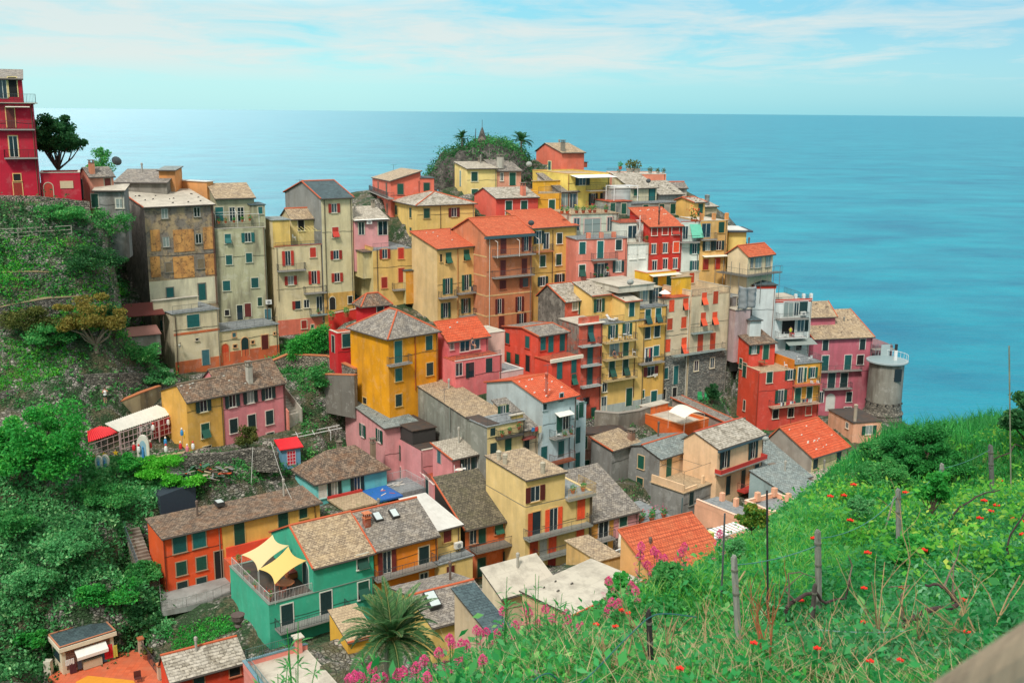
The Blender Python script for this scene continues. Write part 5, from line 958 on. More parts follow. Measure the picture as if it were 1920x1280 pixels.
def kiosk():
 h = House('small cream souvenir kiosk with blue grey roof and white awning', 'V', (345, 600), (970, 405), 918, 84, L=225, wall='dcd0b4', roof=('flat', 'slate', .0), name='kiosk', cat='kiosk', gnd=False, group=None, dirt=.2, low=.2)
 k = MB(); k.box(-.25, h.W+.25, -.25, h.D+.25, h.h-.35, h.h+.02); k.build('fascia', flat('e4dcc4'), h.root)
 k = MB()
 for a, b, c_, d in ((-.2, h.W+.2, -.2, -.08), (-.2, h.W+.2, h.D+.08, h.D+.2), (-.2, -.08, -.079, h.D+.079), (h.W+.08, h.W+.2, -.079, h.D+.079)): k.box(a, b, c_, d, h.h+.12, h.h+.2)
 k.build('roof_edge', flat('c88868'), h.root)
 BR = stone(('a86a50', '8a5440', 'c08468'), 6., '6a5a4c'); k = MB(); k.box(.35, h.W-.35, -.03, -.001, .3, h.h-.5); k.build('brick_panel', BR, h.root)
 k = MB(); k.box(h.W*.28, h.W*.8, -.05, -.031, .0, h.h-.75); k.build('shop_opening', flat('1c1e24'), h.root); k = MB(); k.box(h.W*.36, h.W*.72, -.5, -.06, .0, .75); k.build('counter', flat('c8bca0'), h.root)
 k = MB(); k.prism([(h.W*.24, -.7, h.h-1.15), (h.W*.84, -.7, h.h-1.15), (h.W*.84, -.05, h.h-.7), (h.W*.24, -.05, h.h-.7)], [(h.W*.24, -.7, h.h-1.1), (h.W*.84, -.7, h.h-1.1), (h.W*.84, -.05, h.h-.65), (h.W*.24, -.05, h.h-.65)]); k.prism([(h.W*.24, -.71, h.h-1.4), (h.W*.84, -.71, h.h-1.4), (h.W*.84, -.68, h.h-1.4), (h.W*.24, -.68, h.h-1.4)], [(h.W*.24, -.71, h.h-1.12), (h.W*.84, -.71, h.h-1.12), (h.W*.84, -.68, h.h-1.12), (h.W*.24, -.68, h.h-1.12)]); k.build('awning', flat('e8e8e2', .7), h.root)
 k = MB(); k.box(-.04, -.001, h.D*.2, h.D*.8, .9, h.h-.6); k.build('window', glass('33424c'), h.root)
 for a, w_, z1, z0_, col, lb in ((h.W*.86, .75, h.h-1., .3, 'd8202c', 'bright red cloth hung at the right of the kiosk'), (h.W*.99, .4, h.h-1.25, .2, 'e0d860', 'stack of multicoloured beach goods right of the red cloth'), (h.W*.76, .5, h.h-1.3, .1, '3c6478', 'blue shirts on a rack in the kiosk doorway'), (h.W*.12, .75, h.h-1.2, .9, 'dcdcd8', 'white shirts hung at the left of the kiosk'), (h.W*.3, .35, h.h-1.3, .2, '4a4c58', 'narrow rack of small hats left of the opening'), (h.W*.17, .6, 1.0, .0, '5a2c34', 'dark bags standing at the kiosk corner')):
  O = h.O+h.u*a-h.v*.35; b = MB(); rg = random.Random(len(lb))
  for q in range(5): x = -w_/2+w_*q/5; dx = rg.uniform(-.03, .03); b.prism([(x, -.05+dx, z0_+rg.uniform(0, .1)), (x+w_/5-.01, -.05+dx, z0_), (x+w_/5-.01, .05+dx, z0_), (x, .05+dx, z0_)], [(x+.02, -.03, z1), (x+w_/5-.02, -.03, z1), (x+w_/5-.02, .03, z1), (x+.02, .03, z1)])
  b.bar((-w_/2, 0, z1+.02), (w_/2, 0, z1+.02), .02); b.bar((0, .08, 0), (0, .08, z1), .02)
  tag(b.build('clothes_rack', flat(col, .8), None, O, h.yaw), lb, 'clothes rack')
 return h
KI = kiosk()
# sea, ground, rock, hill
m, t, p = _new('sea_water'); tc = nd(t, 'ShaderNodeTexCoord').outputs['Object']
s1 = noise(t, tc, .012, 7, .65, (1., 1.6, 1)); s2 = noise(t, tc, .03, 5, .6, (1., 2.2, 1)); s3 = noise(t, tc, .22, 4, .6, (1., 1.6, 1)); s4 = noise(t, tc, .003, 5, .65, (.8, 1.6, 1))
a = mixc(t, ramp(t, s1, [(.35, 0.), (.65, 1.)]), lin('046c8a'), lin('0890a4'))
a = mixc(t, mth(t, 'MULTIPLY', ramp(t, s4, [(.42, 0.), (.62, 1.)]), .22), a, lin('3ca4b4'))
lk(t, a, p.inputs['Base Color']); p.inputs['Roughness'].default_value = .3; p.inputs['IOR'].default_value = 1.33; p.inputs['Specular IOR Level'].default_value = .24
h_ = mth(t, 'ADD', mth(t, 'MULTIPLY', s3, .5), mth(t, 'ADD', mth(t, 'MULTIPLY', s2, 1.6), mth(t, 'MULTIPLY', noise(t, tc, .9, 4, .65), .3)))
bb = nd(t, 'ShaderNodeBump', i_Strength=.9, i_Distance=1.6); lk(t, h_, bb.inputs['Height']); lk(t, bb.outputs[0], p.inputs['Normal'])
k = MB(); k.poly([(-90000, -2000, 0), (90000, -2000, 0), (90000, 120000, 0), (-90000, 120000, 0)]); tag(k.build('sea', m), 'calm turquoise sea reaching the horizon', None, kind='structure')
def atz_(x, y, z): d = ray(x, y); P = CP+d*((z-CP.z)/d.z); return (P.x, P.y)
# ---- village ground: interpolated through surveyed points
for q in [(0, 372, 122), (75, 375, 123), (160, 382, 127), (0, 440, 119), (130, 425, 121), (190, 430, 126), (235, 545, 131), (0, 505, 117), (150, 500, 120), (0, 522, 115), (150, 590, 117), (240, 600, 124), (0, 640, 112), (120, 655, 114), (250, 655, 121), (320, 690, 127),
          (0, 720, 110), (130, 700, 112), (0, 800, 106), (180, 765, 112), (290, 735, 119), (60, 860, 102), (165, 870, 106), (250, 860, 108), (340, 855, 108.5), (430, 862, 110), (560, 860, 115), (0, 1000, 93), (100, 1000, 93), (190, 980, 96), (265, 930, 103), (330, 905, 106),
          (0, 1150, 84), (100, 1150, 85), (200, 1080, 89), (250, 1110, 90), (300, 1175, 90), (380, 1190, 88), (440, 1175, 88), (290, 1215, 85.5), (430, 1215, 83), (150, 1262, 84), (0, 1280, 83), (290, 1290, 81), (600, 735, 127), (560, 700, 131), (620, 790, 121), (590, 830, 119), (470, 850, 112.5), (500, 862, 113),
          (420, 872, 109.5), (1180, 790, 132), (1250, 770, 137), (1330, 740, 139), (1400, 830, 136), (1200, 1000, 95), (1260, 1010, 92), (1640, 850, 140), (1690, 800, 150), (700, 1260, 66), (600, 1250, 70)]:
 P = at(*q); GROUND.append(tuple(P))
for X in range(-150, 60, 15):
 GROUND += [(X, 200, 52 if X > -60 else 62), (X, 225, 15), (X, 250, -10), (X, 290, -12)]
for X, Y_, Z in ((66, 120, 28), (72, 140, 20), (70, 165, 12), (72, 180, 5), (66, 190, 5), (85, 120, 10), (85, 150, -5), (90, 180, -10), (85, 215, -10), (60, 205, 10), (45, 205, 30), (105, 150, -10), (105, 100, 5), (85, 95, 20)): GROUND.append((X, Y_, Z))
for X in range(72, 126, 12):
 for Y_ in range(105, 300, 12): GROUND.append((X+(8 if Y_ < 140 else 0), Y_, -14))
for X in range(-110, 100, 15): GROUND += [(X, 55, 30), (X, 35, 25), (X, 10, 20)]
G = np.array(GROUND, float); gx = np.arange(-170, 125, 1.25); gy = np.arange(8, 300, 1.25)
XX, YY = np.meshgrid(gx, gy); ZZ = np.zeros_like(XX)
for j in range(len(gy)):
 d2 = (XX[j][:, None]-G[:, 0])**2+(YY[j][:, None]-G[:, 1])**2+1.2; w = d2**-2.0
 ZZ[j] = (w*G[:, 2]).sum(1)/w.sum(1)
for hs in HS:      # level the ground before each front and side wall
 qx = XX-hs.O.x; qy = YY-hs.O.y; u = qx*hs.u.x+qy*hs.u.y; v = qx*hs.v.x+qy*hs.v.y
 k = (u > -1.5) & (u < hs.W+1) & (v > -6) & (v < .6); ZZ = np.where(k, np.minimum(ZZ, hs.O.z-.2+np.maximum(0, -v-3)*.3), ZZ)
 k = (u > -5) & (u < .6) & (v > -1) & (v < hs.D+1); ZZ = np.where(k, np.minimum(ZZ, hs.O.z-.1+.25*np.maximum(v, 0)+np.maximum(0, -u-3)*.4), ZZ)
 k = (u > 0) & (u < hs.W) & (v > 0) & (v < hs.D); ZZ = np.where(k, np.minimum(ZZ, hs.O.z+hs.h-.8), ZZ)
PZ = [atz_(x, y, KI.O.z) for x, y in ((60, 1262), (60, 1400), (345, 1400), (345, 1300), (300, 1235), (262, 1205), (225, 1215), (140, 1232))]
def pip(X, Y, poly):
 ins = np.zeros(X.shape, bool); j = len(poly)-1
 for i in range(len(poly)):
  xi, yi = poly[i]; xj, yj = poly[j]; ins ^= ((yi > Y) != (yj > Y)) & (X < (xj-xi)*(Y-yi)/(yj-yi+1e-9)+xi); j = i
 return ins
ZZ = np.where(pip(XX, YY, PZ), np.minimum(ZZ, KI.O.z-.4), ZZ)
vis = [tuple(hs.O+hs.u*hs.W*f) for hs in HS for f in np.linspace(0, 1, 9)]+[tuple(hs.O+hs.v*hs.D*f+Vector((0, 0, .15*hs.D*f))) for hs in HS for f in np.linspace(0, 1, 7)]
vis += [tuple(at(*q)) for q in ((tx_, 1090/3.5555+480, Y_) for tx_, Y_ in ((1630, 163), (1650, 162), (1670, 162), (1690, 163)))]+[tuple(at(*q)) for q in ((240, 600, 135), (270, 612, 134), (250, 640, 132), (300, 640, 132))]
for P in vis:      # nothing on the ground stands before a wall foot that the survey saw
 bx, by, bz = P
 if by > 185 or by < 60: continue
 for f in np.linspace(.72, .995, 60):
  x = bx*f; y = by*f; z = H0+(bz-H0)*f-.15; i = int((x-gx[0])/1.25); j = int((y-gy[0])/1.25)
  if 0 <= i < len(gx)-1 and 0 <= j < len(gy)-1:
   for a_ in (0, 1):
    for b_ in (0, 1): ZZ[j+b_, i+a_] = min(ZZ[j+b_, i+a_], z)
r_ = np.random.default_rng(3); ZZ += r_.normal(0, .10, ZZ.shape)
def ter(X, Y):
 X = np.asarray(X, float); Y = np.asarray(Y, float)
 fx = np.clip((X-gx[0])/1.25, 0, len(gx)-1.001); fy = np.clip((Y-gy[0])/1.25, 0, len(gy)-1.001); i = fx.astype(int); j = fy.astype(int); u = fx-i; v = fy-j
 return ZZ[j, i]*(1-u)*(1-v)+ZZ[j, i+1]*u*(1-v)+ZZ[j+1, i]*(1-u)*v+ZZ[j+1, i+1]*u*v
ny, nx = XX.shape; idx = np.arange(nx*ny).reshape(ny, nx)
F = np.stack([idx[:-1, :-1], idx[:-1, 1:], idx[1:, 1:], idx[1:, :-1]], -1).reshape(-1, 4)
m, t, p = _new('earth_and_rock'); v = nd(t, 'ShaderNodeTexCoord').outputs['Object']
mm = nd(t, 'ShaderNodeMapping'); mm.inputs['Scale'].default_value = (1, 1, 1.7); lk(t, v, mm.inputs[0])
vo = nd(t, 'ShaderNodeTexVoronoi', i_Scale=2.4); lk(t, mm.outputs[0], vo.inputs['Vector']); sp = nd(t, 'ShaderNodeSeparateXYZ'); lk(t, vo.outputs['Color'], sp.inputs[0])
ve = nd(t, 'ShaderNodeTexVoronoi', feature='DISTANCE_TO_EDGE', i_Scale=2.4); lk(t, mm.outputs[0], ve.inputs['Vector'])
a = ramp(t, sp.outputs[0], [(0., lin('6c6a64')), (.5, lin('908c84')), (1., lin('bab4a8'))])
a = mixc(t, ramp(t, ve.outputs['Distance'], [(0., 1.), (.10, 0.)]), a, lin('33322e'))
a = mixc(t, ramp(t, noise(t, v, .22, 6, .65), [(.46, 0.), (.56, 1.)]), a, lin('5c5a42'))
a = mixc(t, ramp(t, noise(t, v, .5, 7, .75), [(.47, 0.), (.55, 1.)]), a, lin('2f4a2a'))
lk(t, a, p.inputs['Base Color']); p.inputs['Roughness'].default_value = .95; bump(t, p, ramp(t, ve.outputs['Distance'], [(0., 0.), (.2, 1.)]), .8, .2)
EARTH = m
tag(fastmesh('ground', np.stack([XX.ravel(), YY.ravel(), ZZ.ravel()], 1), F, m, smooth=True), 'steep rocky ground beneath the village', None, kind='structure')
# ---- near hillside with flowers
HC = np.array([tuple(at(*q)) for q in [(1215, 1310, 8.5), (1380, 1240, 11), (1535, 1190, 13), (1685, 1040, 20), (1862, 945, 25), (1770, 965, 29), (1640, 945, 27), (1340, 1150, 14), (1150, 1216, 11.3), (1000, 1288, 8.8), (800, 1368, 7.0), (1700, 820, 38), (1900, 800, 45), (1900, 1200, 9), (1600, 1290, 8.3), (1920, 1010, 18), (1500, 1045, 20), (1450, 1125, 15.5), (1750, 1100, 14)]])
A_ = lambda X, Y: np.stack([np.ones_like(X), X, Y], -1)
cf, *_ = np.linalg.lstsq(A_(HC[:, 0], HC[:, 1]), HC[:, 2], rcond=None); RS = HC[:, 2]-A_(HC[:, 0], HC[:, 1]) @ cf
def hbase(X, Y):
 b = A_(X, Y) @ cf; w = [];
 num = 0; den = 1e-4
 for (x, y, z), r in zip(HC, RS): g = ((X-x)**2+(Y-y)**2+1.5)**-1.3; num = num+g*r; den = den+g
 return b+num/den
BD = np.array([tuple(at(*q))[:2] for q in [(300, 1420, 4.0), (560, 1410, 5.4), (800, 1365, 7.0), (1000, 1288, 8.8), (1150, 1216, 11.3), (1340, 1170, 15.3), (1450, 1088, 19.3), (1560, 980, 25), (1640, 888, 32), (1720, 818, 41), (1920, 790, 52)]]+[(60, 90)])
def hill(X, Y):
 X = np.asarray(X, float); Y = np.asarray(Y, float)
 best = np.full(X.shape, 1e9); sg = np.zeros(X.shape); BX = np.zeros(X.shape); BY = np.zeros(X.shape)
 for (ax, ay), (bx, by) in zip(BD, BD[1:]):
  dx, dy = bx-ax, by-ay; u = np.clip(((X-ax)*dx+(Y-ay)*dy)/(dx*dx+dy*dy), 0, 1); qx = ax+u*dx; qy = ay+u*dy; d = np.hypot(X-qx, Y-qy)
  s_ = np.sign(dx*(Y-ay)-dy*(X-ax)); k = d < best; best = np.where(k, d, best); sg = np.where(k, s_, sg); BX = np.where(k, qx, BX); BY = np.where(k, qy, BY)
 out = sg > 0
 X2 = np.where(out, BX, X); Y2 = np.where(out, BY, Y)
 zb = hbase(X2, Y2)
 d = np.where(out, best, 0); z = zb-np.where(d < 2, .3*d*d, 1.2+1.1*(d-2))
 z = z+.10*np.sin(X*1.3+Y*.7)+.07*np.sin(X*2.9-Y*2.1)+.12*np.sin(Y*.9+1.)
 return z
hx = np.concatenate([np.arange(-30, -6, 1.), np.arange(-6, 22, .25), np.arange(22, 90, 1.)]); hy = np.concatenate([np.arange(1.5, 30, .3), np.arange(30, 95, 1.)])
HX, HY = np.meshgrid(hx, hy); HZ = hill(HX, HY)
ny, nx = HX.shape; idx = np.arange(nx*ny).reshape(ny, nx); F = np.stack([idx[:-1, :-1], idx[:-1, 1:], idx[1:, 1:], idx[1:, :-1]], -1).reshape(-1, 4)
m, t, p = _new('grassy_soil'); v = nd(t, 'ShaderNodeTexCoord').outputs['Object']
a = mixc(t, ramp(t, noise(t, v, 2.5, 6, .7), [(.4, 0.), (.6, 1.)]), lin('3f7a30'), lin('2c5a26')); a = mixc(t, ramp(t, noise(t, v, .7, 6, .7), [(.55, 0.), (.68, 1.)]), a, lin('7d6a4a'))
lk(t, a, p.inputs['Base Color']); p.inputs['Roughness'].default_value = .95; bump(t, p, noise(t, v, 8, 5), .6, .05)
tag(fastmesh('hillside', np.stack([HX.ravel(), HY.ravel(), HZ.ravel()+H0], 1) if False else np.stack([HX.ravel(), HY.ravel(), HZ.ravel()], 1), F, m, smooth=True), 'near green slope below the viewpoint', None, kind='structure')
# foliage tools
def rand_basis(n, rg, up=0.):
 d = rg.normal(size=(n, 3)); d[:, 2] += up; d /= np.linalg.norm(d, axis=1)[:, None]
 e = rg.normal(size=(n, 3)); e -= (e*d).sum(1)[:, None]*d; e /= np.linalg.norm(e, axis=1)[:, None]; return d, e, np.cross(d, e)
def leafgeo(P, size, rg, asp=.55, up=.6):
 n = len(P); d, e, f = rand_basis(n, rg, up); s = (size*rg.uniform(.6, 1.35, n))[:, None]
 V = np.stack([P-e*s, P-f*s*asp+d*s*.12, P+e*s, P+f*s*asp+d*s*.12], 1).reshape(-1, 3); F = np.arange(n*4).reshape(-1, 4); return V, F
def leaves(name, P, size, mat, parent=None, rg=rng, asp=.55, up=.6, loc=(0, 0, 0)):
 V, F = leafgeo(np.asarray(P, float), size, rg, asp, up); return fastmesh(name, V, F, mat, parent, loc)
LG = {
 'bright': leafm('leaf_bright', ['38a848', '58c850', '46b84a', '80d860', '2f9044']),
 'mid': leafm('leaf_mid', ['429c50', '54b45e', '74cc6a', '388846', '98d47c']),
 'dark': leafm('leaf_dark', ['2c6438', '3a7c46', '4c9656', '26542f', '6ca860']),
 'teal': leafm('leaf_teal', ['56ac66', '6cc47a', '8cd890', '469656', 'b4e4a0']),
 'olive': leafm('leaf_olive', ['5c6a34', '7a8a40', '8a8a4a', '48562c', 'a09a50']),
 'autumn': leafm('leaf_autumn', ['9a8c44', 'b8a04c', '7c9448', 'a8843c', '5c8440']),
 'neon': leafm('leaf_neon', ['58c838', '7ce048', '48b834', '98ec5c']),
 'dry': leafm('leaf_dry', ['c8b088', 'a89068', 'd8c8a0', '8a7450'], .15),
 'pink': leafm('petal_pink', ['e8488c', 'f06aa4', 'd83c80', 'f890bc'], .2, dk=.9),
 'red': leafm('petal_red', ['e83020', 'f84a30', 'd82818'], .2, dk=.9),
 'yellow': leafm('petal_yellow', ['e8d040', 'd8b830'], .3),
 'white': leafm('petal_white', ['e8e8e0', 'd8d8d0'], .3),
 'grass': leafm('grass_blade', ['34a048', '48bc54', '60cc60', '2c8c40', '80d070'], .35),
 'grassd': leafm('grass_dark', ['2f8840', '3fa04a', '58b858', '287438'], .35),
}
BARK = flat('5c4c40', .95); BARKL = flat('8a7c6c', .95); BARKD = flat('3c3230', .95)
def crown_points(n, c, r, rg, nc=26, cr=.33, fl=.75):
 d = rg.normal(size=(nc, 3)); d /= np.linalg.norm(d, axis=1)[:, None]; d[:, 2] = np.where(d[:, 2] < -.3, d[:, 2]*.4, d[:, 2])
 C = d*np.array(r)*rg.uniform(.45, .95, nc)[:, None]; k = rg.integers(0, nc, n)
 q = rg.normal(size=(n, 3)); q /= np.linalg.norm(q, axis=1)[:, None]; q *= (rg.uniform(.1, 1.05, n)**.5)[:, None]
 sz = rg.uniform(.6, 1.3, nc)[k][:, None]
 return np.array(c)+C[k]+q*np.array(r)*cr*sz*np.array([1, 1, fl]), C+np.array(c)
def tree(name, label, cat, base, h, r, mat, bark=None, n=5000, size=.16, nc=26, cr=.33, group=None, seed=1, trunk=.18, zc=.62, rz=None, lean=(0, 0)):
 rg = np.random.default_rng(seed); o = thing(name, label, cat, base, 0, group)
 rz_ = rz or r*.8; c = (lean[0], lean[1], h-rz_*.95)
 P, C = crown_points(n, c, (r, r, rz_), rg, nc, cr); leaves('crown', P, size, mat, o, rg)
 b = MB(); f = (lean[0]*.5, lean[1]*.5, max(.3, (h-rz_*2)*.9)); b.path([(0, 0, -.6), (lean[0]*.2, lean[1]*.2, f[2]*.5), f], trunk, 0, 7, trunk*.7)
 for q in C[:14]:
  q = np.array(q); mid = (np.array(f)*.5+q*.5)+rg.normal(0, r*.07, 3); b.path([f, tuple(mid), tuple(q)], trunk*.5, 0, 5, trunk*.12)
 b.build('trunk', bark or BARK, o); return o
def in_poly(px, py, poly):
 ins = np.zeros(len(px), bool); j = len(poly)-1
 for i in range(len(poly)):
  xi, yi = poly[i]; xj, yj = poly[j]; c = ((yi > py) != (yj > py)) & (px < (xj-xi)*(py-yi)/(yj-yi+1e-9)+xi); ins ^= c; j = i
 return ins
M3 = np.array(CMT)
def projn(P): c = (P-np.array(CP)) @ M3.T; return 960-FPX*c[:, 0]/c[:, 2], 640+FPX*c[:, 1]/c[:, 2], -c[:, 2]
def scatter(poly, n, f=ter, box=(-75, 75, 62, 150), rg=rng, holes=()):
 X = rg.uniform(box[0], box[1], n); Y = rg.uniform(box[2], box[3], n); Z = f(X, Y); P = np.stack([X, Y, Z], 1)
 a, b, d = projn(P); k = in_poly(a, b, poly) & (d > 0);
 for hs in HS:
  q = P-np.array(hs.O); u = q[:, 0]*hs.u.x+q[:, 1]*hs.u.y; v = q[:, 0]*hs.v.x+q[:, 1]*hs.v.y
  k &= ~((u > -.3) & (u < hs.W+.3) & (v > -.4) & (v < hs.D+.3))
 return P[k]
def cover(name, label, poly, dens, mat, size=.16, per=9, rad=(.4, .4, .3), box=(-75, 75, 62, 150), f=ter, up=.6, asp=.55, lift=.15):
 n = int((box[1]-box[0])*(box[3]-box[2])*dens); S_ = scatter(poly, n, f, box)
 if len(S_) == 0: print('EMPTY', label); return
 h = rng.uniform(.2, 1., len(S_))
 P = np.repeat(S_, per, 0)+rng.normal(size=(len(S_)*per, 3))*np.array(rad)*np.repeat(h, per)[:, None]; P[:, 2] += lift*np.repeat(h, per)*2
 return tag(leaves(name, P, size, mat, rg=rng, up=up, asp=asp), label, None, kind='stuff')
# left slopes
LEFT = [(-60, 385), (165, 385), (235, 420), (240, 560), (330, 650), (340, 690), (300, 735), (200, 760), (150, 800), (-60, 740)]
cover('undergrowth', 'green undergrowth on the terraces left of the abandoned house', LEFT, 3.0, LG['mid'], .15, 12, (.5, .5, .35))
cover('undergrowth', 'dark bushes patching the slope below the crimson house', [(-60, 380), (170, 385), (235, 430), (235, 640), (150, 600), (60, 700), (-60, 520)], 1.1, LG['dark'], .17, 30, (.9, .9, .8))
cover('meadow_grass', 'bright grass on the middle terrace at the left edge', [(-60, 640), (110, 640), (170, 670), (60, 730), (-60, 745)], 14., LG['neon'], .15, 8, (.3, .3, .3), up=0, asp=.25)
cover('vine_rows', 'bright leafy vines on the upper terraces', [(-60, 470), (150, 460), (165, 560), (-60, 590)], 3.2, LG['bright'], .14, 16, (.5, .5, .4))
cover('ivy', 'thick ivy covering the lower left slope', [(-60, 870), (170, 860), (340, 900), (300, 940), (270, 1000), (300, 1130), (320, 1190), (210, 1230), (-60, 1290)], 13, LG['teal'], .18, 14, (.5, .5, .4), box=(-60, -15, 66, 115))
cover('ivy', 'darker leafy undergrowth in the lower left gully', [(-60, 950), (260, 960), (310, 1200), (210, 1250), (60, 1290), (-60, 1290)], 1.6, LG['dark'], .19, 30, (.8, .8, .7), box=(-60, -15, 66, 115))
cover('garden_plants', 'green garden plants between the yellow pink house and the long roof', [(160, 860), (560, 850), (640, 840), (600, 880), (300, 940), (170, 930)], 8, LG['mid'], .14, 12, (.4, .4, .3), box=(-60, 0, 90, 125))
cover('garden_plants', 'scrub on the walls behind the pink house stair', [(530, 640), (660, 690), (665, 770), (600, 800), (570, 830), (560, 730), (500, 680)], 7.5, LG['mid'], .14, 11, (.35, .35, .3), box=(-40, 0, 95, 145))
cover('garden_plants', 'weeds in the gaps between the lower houses', [(560, 800), (760, 760), (1150, 760), (1500, 700), (1560, 800), (1300, 1010), (900, 1080), (440, 1200), (430, 1100), (620, 900)], .9, LG['mid'], .12, 8, (.3, .3, .25), box=(-40, 60, 70, 150))
cover('terrace_grass', 'light green grass on the upper left terraces', [(-60, 440), (160, 450), (240, 560), (330, 660), (150, 620), (-60, 600)], 11., LG['neon'], .12, 6, (.4, .4, .15), up=.2)
cover('lawn_strip', 'grass strip above the bottom left roof', [(300, 1190), (440, 1145), (450, 1180), (330, 1230)], 20, LG['bright'], .10, 7, (.2, .2, .12), box=(-40, -10, 72, 95), up=.2)
cover('garden_plants', 'shrubs in the courtyard right of the stone based beige house', [(1180, 745), (1390, 715), (1400, 760), (1300, 800), (1180, 790)], 1.2, LG['dark'], .14, 12, (.4, .4, .4), box=(10, 50, 115, 150))
TP = lambda x, y, Y: at(x, y, Y)
def hit(x, y, f=ter, h=0., y0=60., y1=200., n=1200):
 d = ray(x, y); Y = np.linspace(y0, y1, n); X = CP.x+d.x*Y/d.y; Z = CP.z+d.z*Y/d.y; c = Z-f(X, Y)-h; k = np.nonzero(c < 0)[0]
 return float(Y[k[0]]) if len(k) else float(Y[np.argmin(c)])
def on(f, x, y, Y):      # ground point below pixel x at depth Y
 P = at(x, y, Y); return (P.x, P.y, float(f(P.x, P.y)))
def tre(x, ybase, Y, ytop, wpx, *a, f=ter, **k):
 Y = hit(x, ybase, f, 0, *((60., Y+14) if f is ter else (4., Y+8))); P = at(x, ybase, Y); z = float(f(P.x, P.y)); b = Vector((P.x, P.y, z)); hh = solve(b, Vector((0, 0, 1)), py=ytop); r = wpx/2*Y/FPX; hh = max(hh, r*.8); k.setdefault('rz', max(r*.7, hh*.40))
 return tree(*a[:3], b, hh, r, *a[3:], **k)
tre(110, 335, 136, 215, 108, 'tree', 'large dark tree with a bare lower trunk behind the crimson house', 'tree', LG['dark'], n=17000, size=.17, nc=46, cr=.3, seed=3, trunk=.3, rz=3.4)
tre(188, 325, 138, 274, 52, 'tree', 'small rounded green tree right of the large dark tree', 'tree', LG['mid'], n=2600, size=.16, seed=4)
tre(180, 655, 118, 548, 150, 'tree', 'golden green spreading tree among the left terraces', 'tree', LG['autumn'], BARKL, n=12000, size=.15, nc=40, cr=.22, seed=5, trunk=.3)
tre(85, 900, 101, 755, 175, 'tree', 'big bright green tree at the left edge above the ivy', 'tree', LG['bright'], n=16000, size=.17, nc=34, cr=.3, seed=6, trunk=.3, rz=5.2)
tre(20, 880, 99, 800, 110, 'tree', 'bright green tree cut by the left edge', 'tree', LG['bright'], n=7000, size=.17, seed=7)
i_ = 20
for x, yb, Y, yt, w, mt, lb in [(120, 420, 123, 380, 90, 'mid', 'rounded bush just below the low crimson annex wall'), (205, 455, 128, 395, 80, 'mid', 'bush against the side of the grey cottage'), (180, 520, 123, 455, 110, 'dark', 'dark bush under the wooden fence end'), (215, 640, 126, 560, 70, 'dark', 'dark bush behind the golden tree'),
     (60, 640, 113, 570, 100, 'olive', 'olive bush left of the golden tree'), (90, 660, 112, 600, 110, 'mid', 'leafy bush in front of the golden tree'), (275, 690, 125, 635, 70, 'mid', 'bush beside the cream lower house'), (295, 650, 127, 600, 50, 'dark', 'small dark bush by the rusty shed roof'), (300, 730, 122, 690, 60, 'teal', 'low bush above the beige retaining wall'),
     (465, 850, 107, 800, 44, 'olive', 'thin greyish shrub before the pink house'), (300, 905, 104, 860, 100, 'neon', 'neon green creeper mound over the dark shed'), (345, 925, 103, 885, 80, 'neon', 'neon green creeper hanging over the slate grey wall'), (240, 890, 105, 850, 60, 'bright', 'leafy bush below the pergola terrace'), (130, 1060, 91, 1000, 120, 'teal', 'rounded bush in the middle of the ivy slope'),
     (70, 1130, 86, 1060, 110, 'teal', 'rounded bush at the left foot of the ivy slope'), (200, 1150, 87, 1080, 120, 'bright', 'bright bush above the kiosk roof'), (62, 1230, 81, 1180, 60, 'bright', 'lime green bush left of the kiosk'), (270, 1110, 88, 1050, 80, 'mid', 'bush beside the orange house stairs foot'), (270, 1190, 84, 1130, 70, 'dark', 'dark bush right of the kiosk'),
     (205, 965, 97, 900, 110, 'mid', 'dense shrub left of the long brown roof'), (30, 1020, 92, 950, 90, 'mid', 'dense shrub at the left edge of the ivy'), (600, 740, 127, 690, 40, 'mid', 'shrub on the wall behind the pink house stair'), (1335, 760, 139, 715, 36, 'dark', 'potted shrub by the beige stone house')]:
 i_ += 1; k_ = tre(x, yb, Y, yt, w, 'bush', lb, 'bush', LG[mt], n=int(900+w*30), size=.14, nc=14, cr=.42, seed=i_, trunk=.05, rz=max(.6, (yb-yt)/2*Y/FPX), group='bushes on the village slopes')
a_, b_ = at(545, 650, 133), at(612, 630, 134); P = []
for q in range(9000):
 u = rng.uniform(); c = a_.lerp(b_, u); P.append((c.x+rng.normal(0, .35), c.y+rng.normal(0, .5), c.z+rng.uniform(-1.7, 1.6*(.45+.5*u))+rng.normal(0, .15)))
tag(leaves('ivy_hedge', P, .13, LG['bright']), 'bright green ivy hedge left of the small crimson house', 'hedge')
# ---- rocky knoll with garden
rg = np.random.default_rng(11); kc = at(903, 330, 186); n_ = 44; V = []; Fq = []
for i in range(n_):
 for j in range(n_):
  u = -1+2*i/(n_-1); v_ = -1+2*j/(n_-1); x = u*10.6; y = v_*7
  rr = max(abs(u)**3*.9, abs(v_)); e_ = max(0, 1-(abs(u)**6+abs(v_)**6)**(1/6)); zz = 6.6*min(1, e_*3.0)**.8+(.9*math.sin(u*4+1)+.5*math.sin(v_*5))*min(1, e_*4)
  zz += .55*math.sin(x*1.9+y)*math.sin(y*1.7-x*.6)+rg.normal(0, .16)
  if u < -.4: zz -= (-.4-u)*1.6
  V.append((kc.x+x+rg.normal(0, .12), kc.y+y, kc.z-2.2+zz))
idx = np.arange(n_*n_).reshape(n_, n_); F = np.stack([idx[:-1, :-1], idx[1:, :-1], idx[1:, 1:], idx[:-1, 1:]], -1).reshape(-1, 4)
m, t, p = _new('dark_rock'); v = nd(t, 'ShaderNodeTexCoord').outputs['Object']
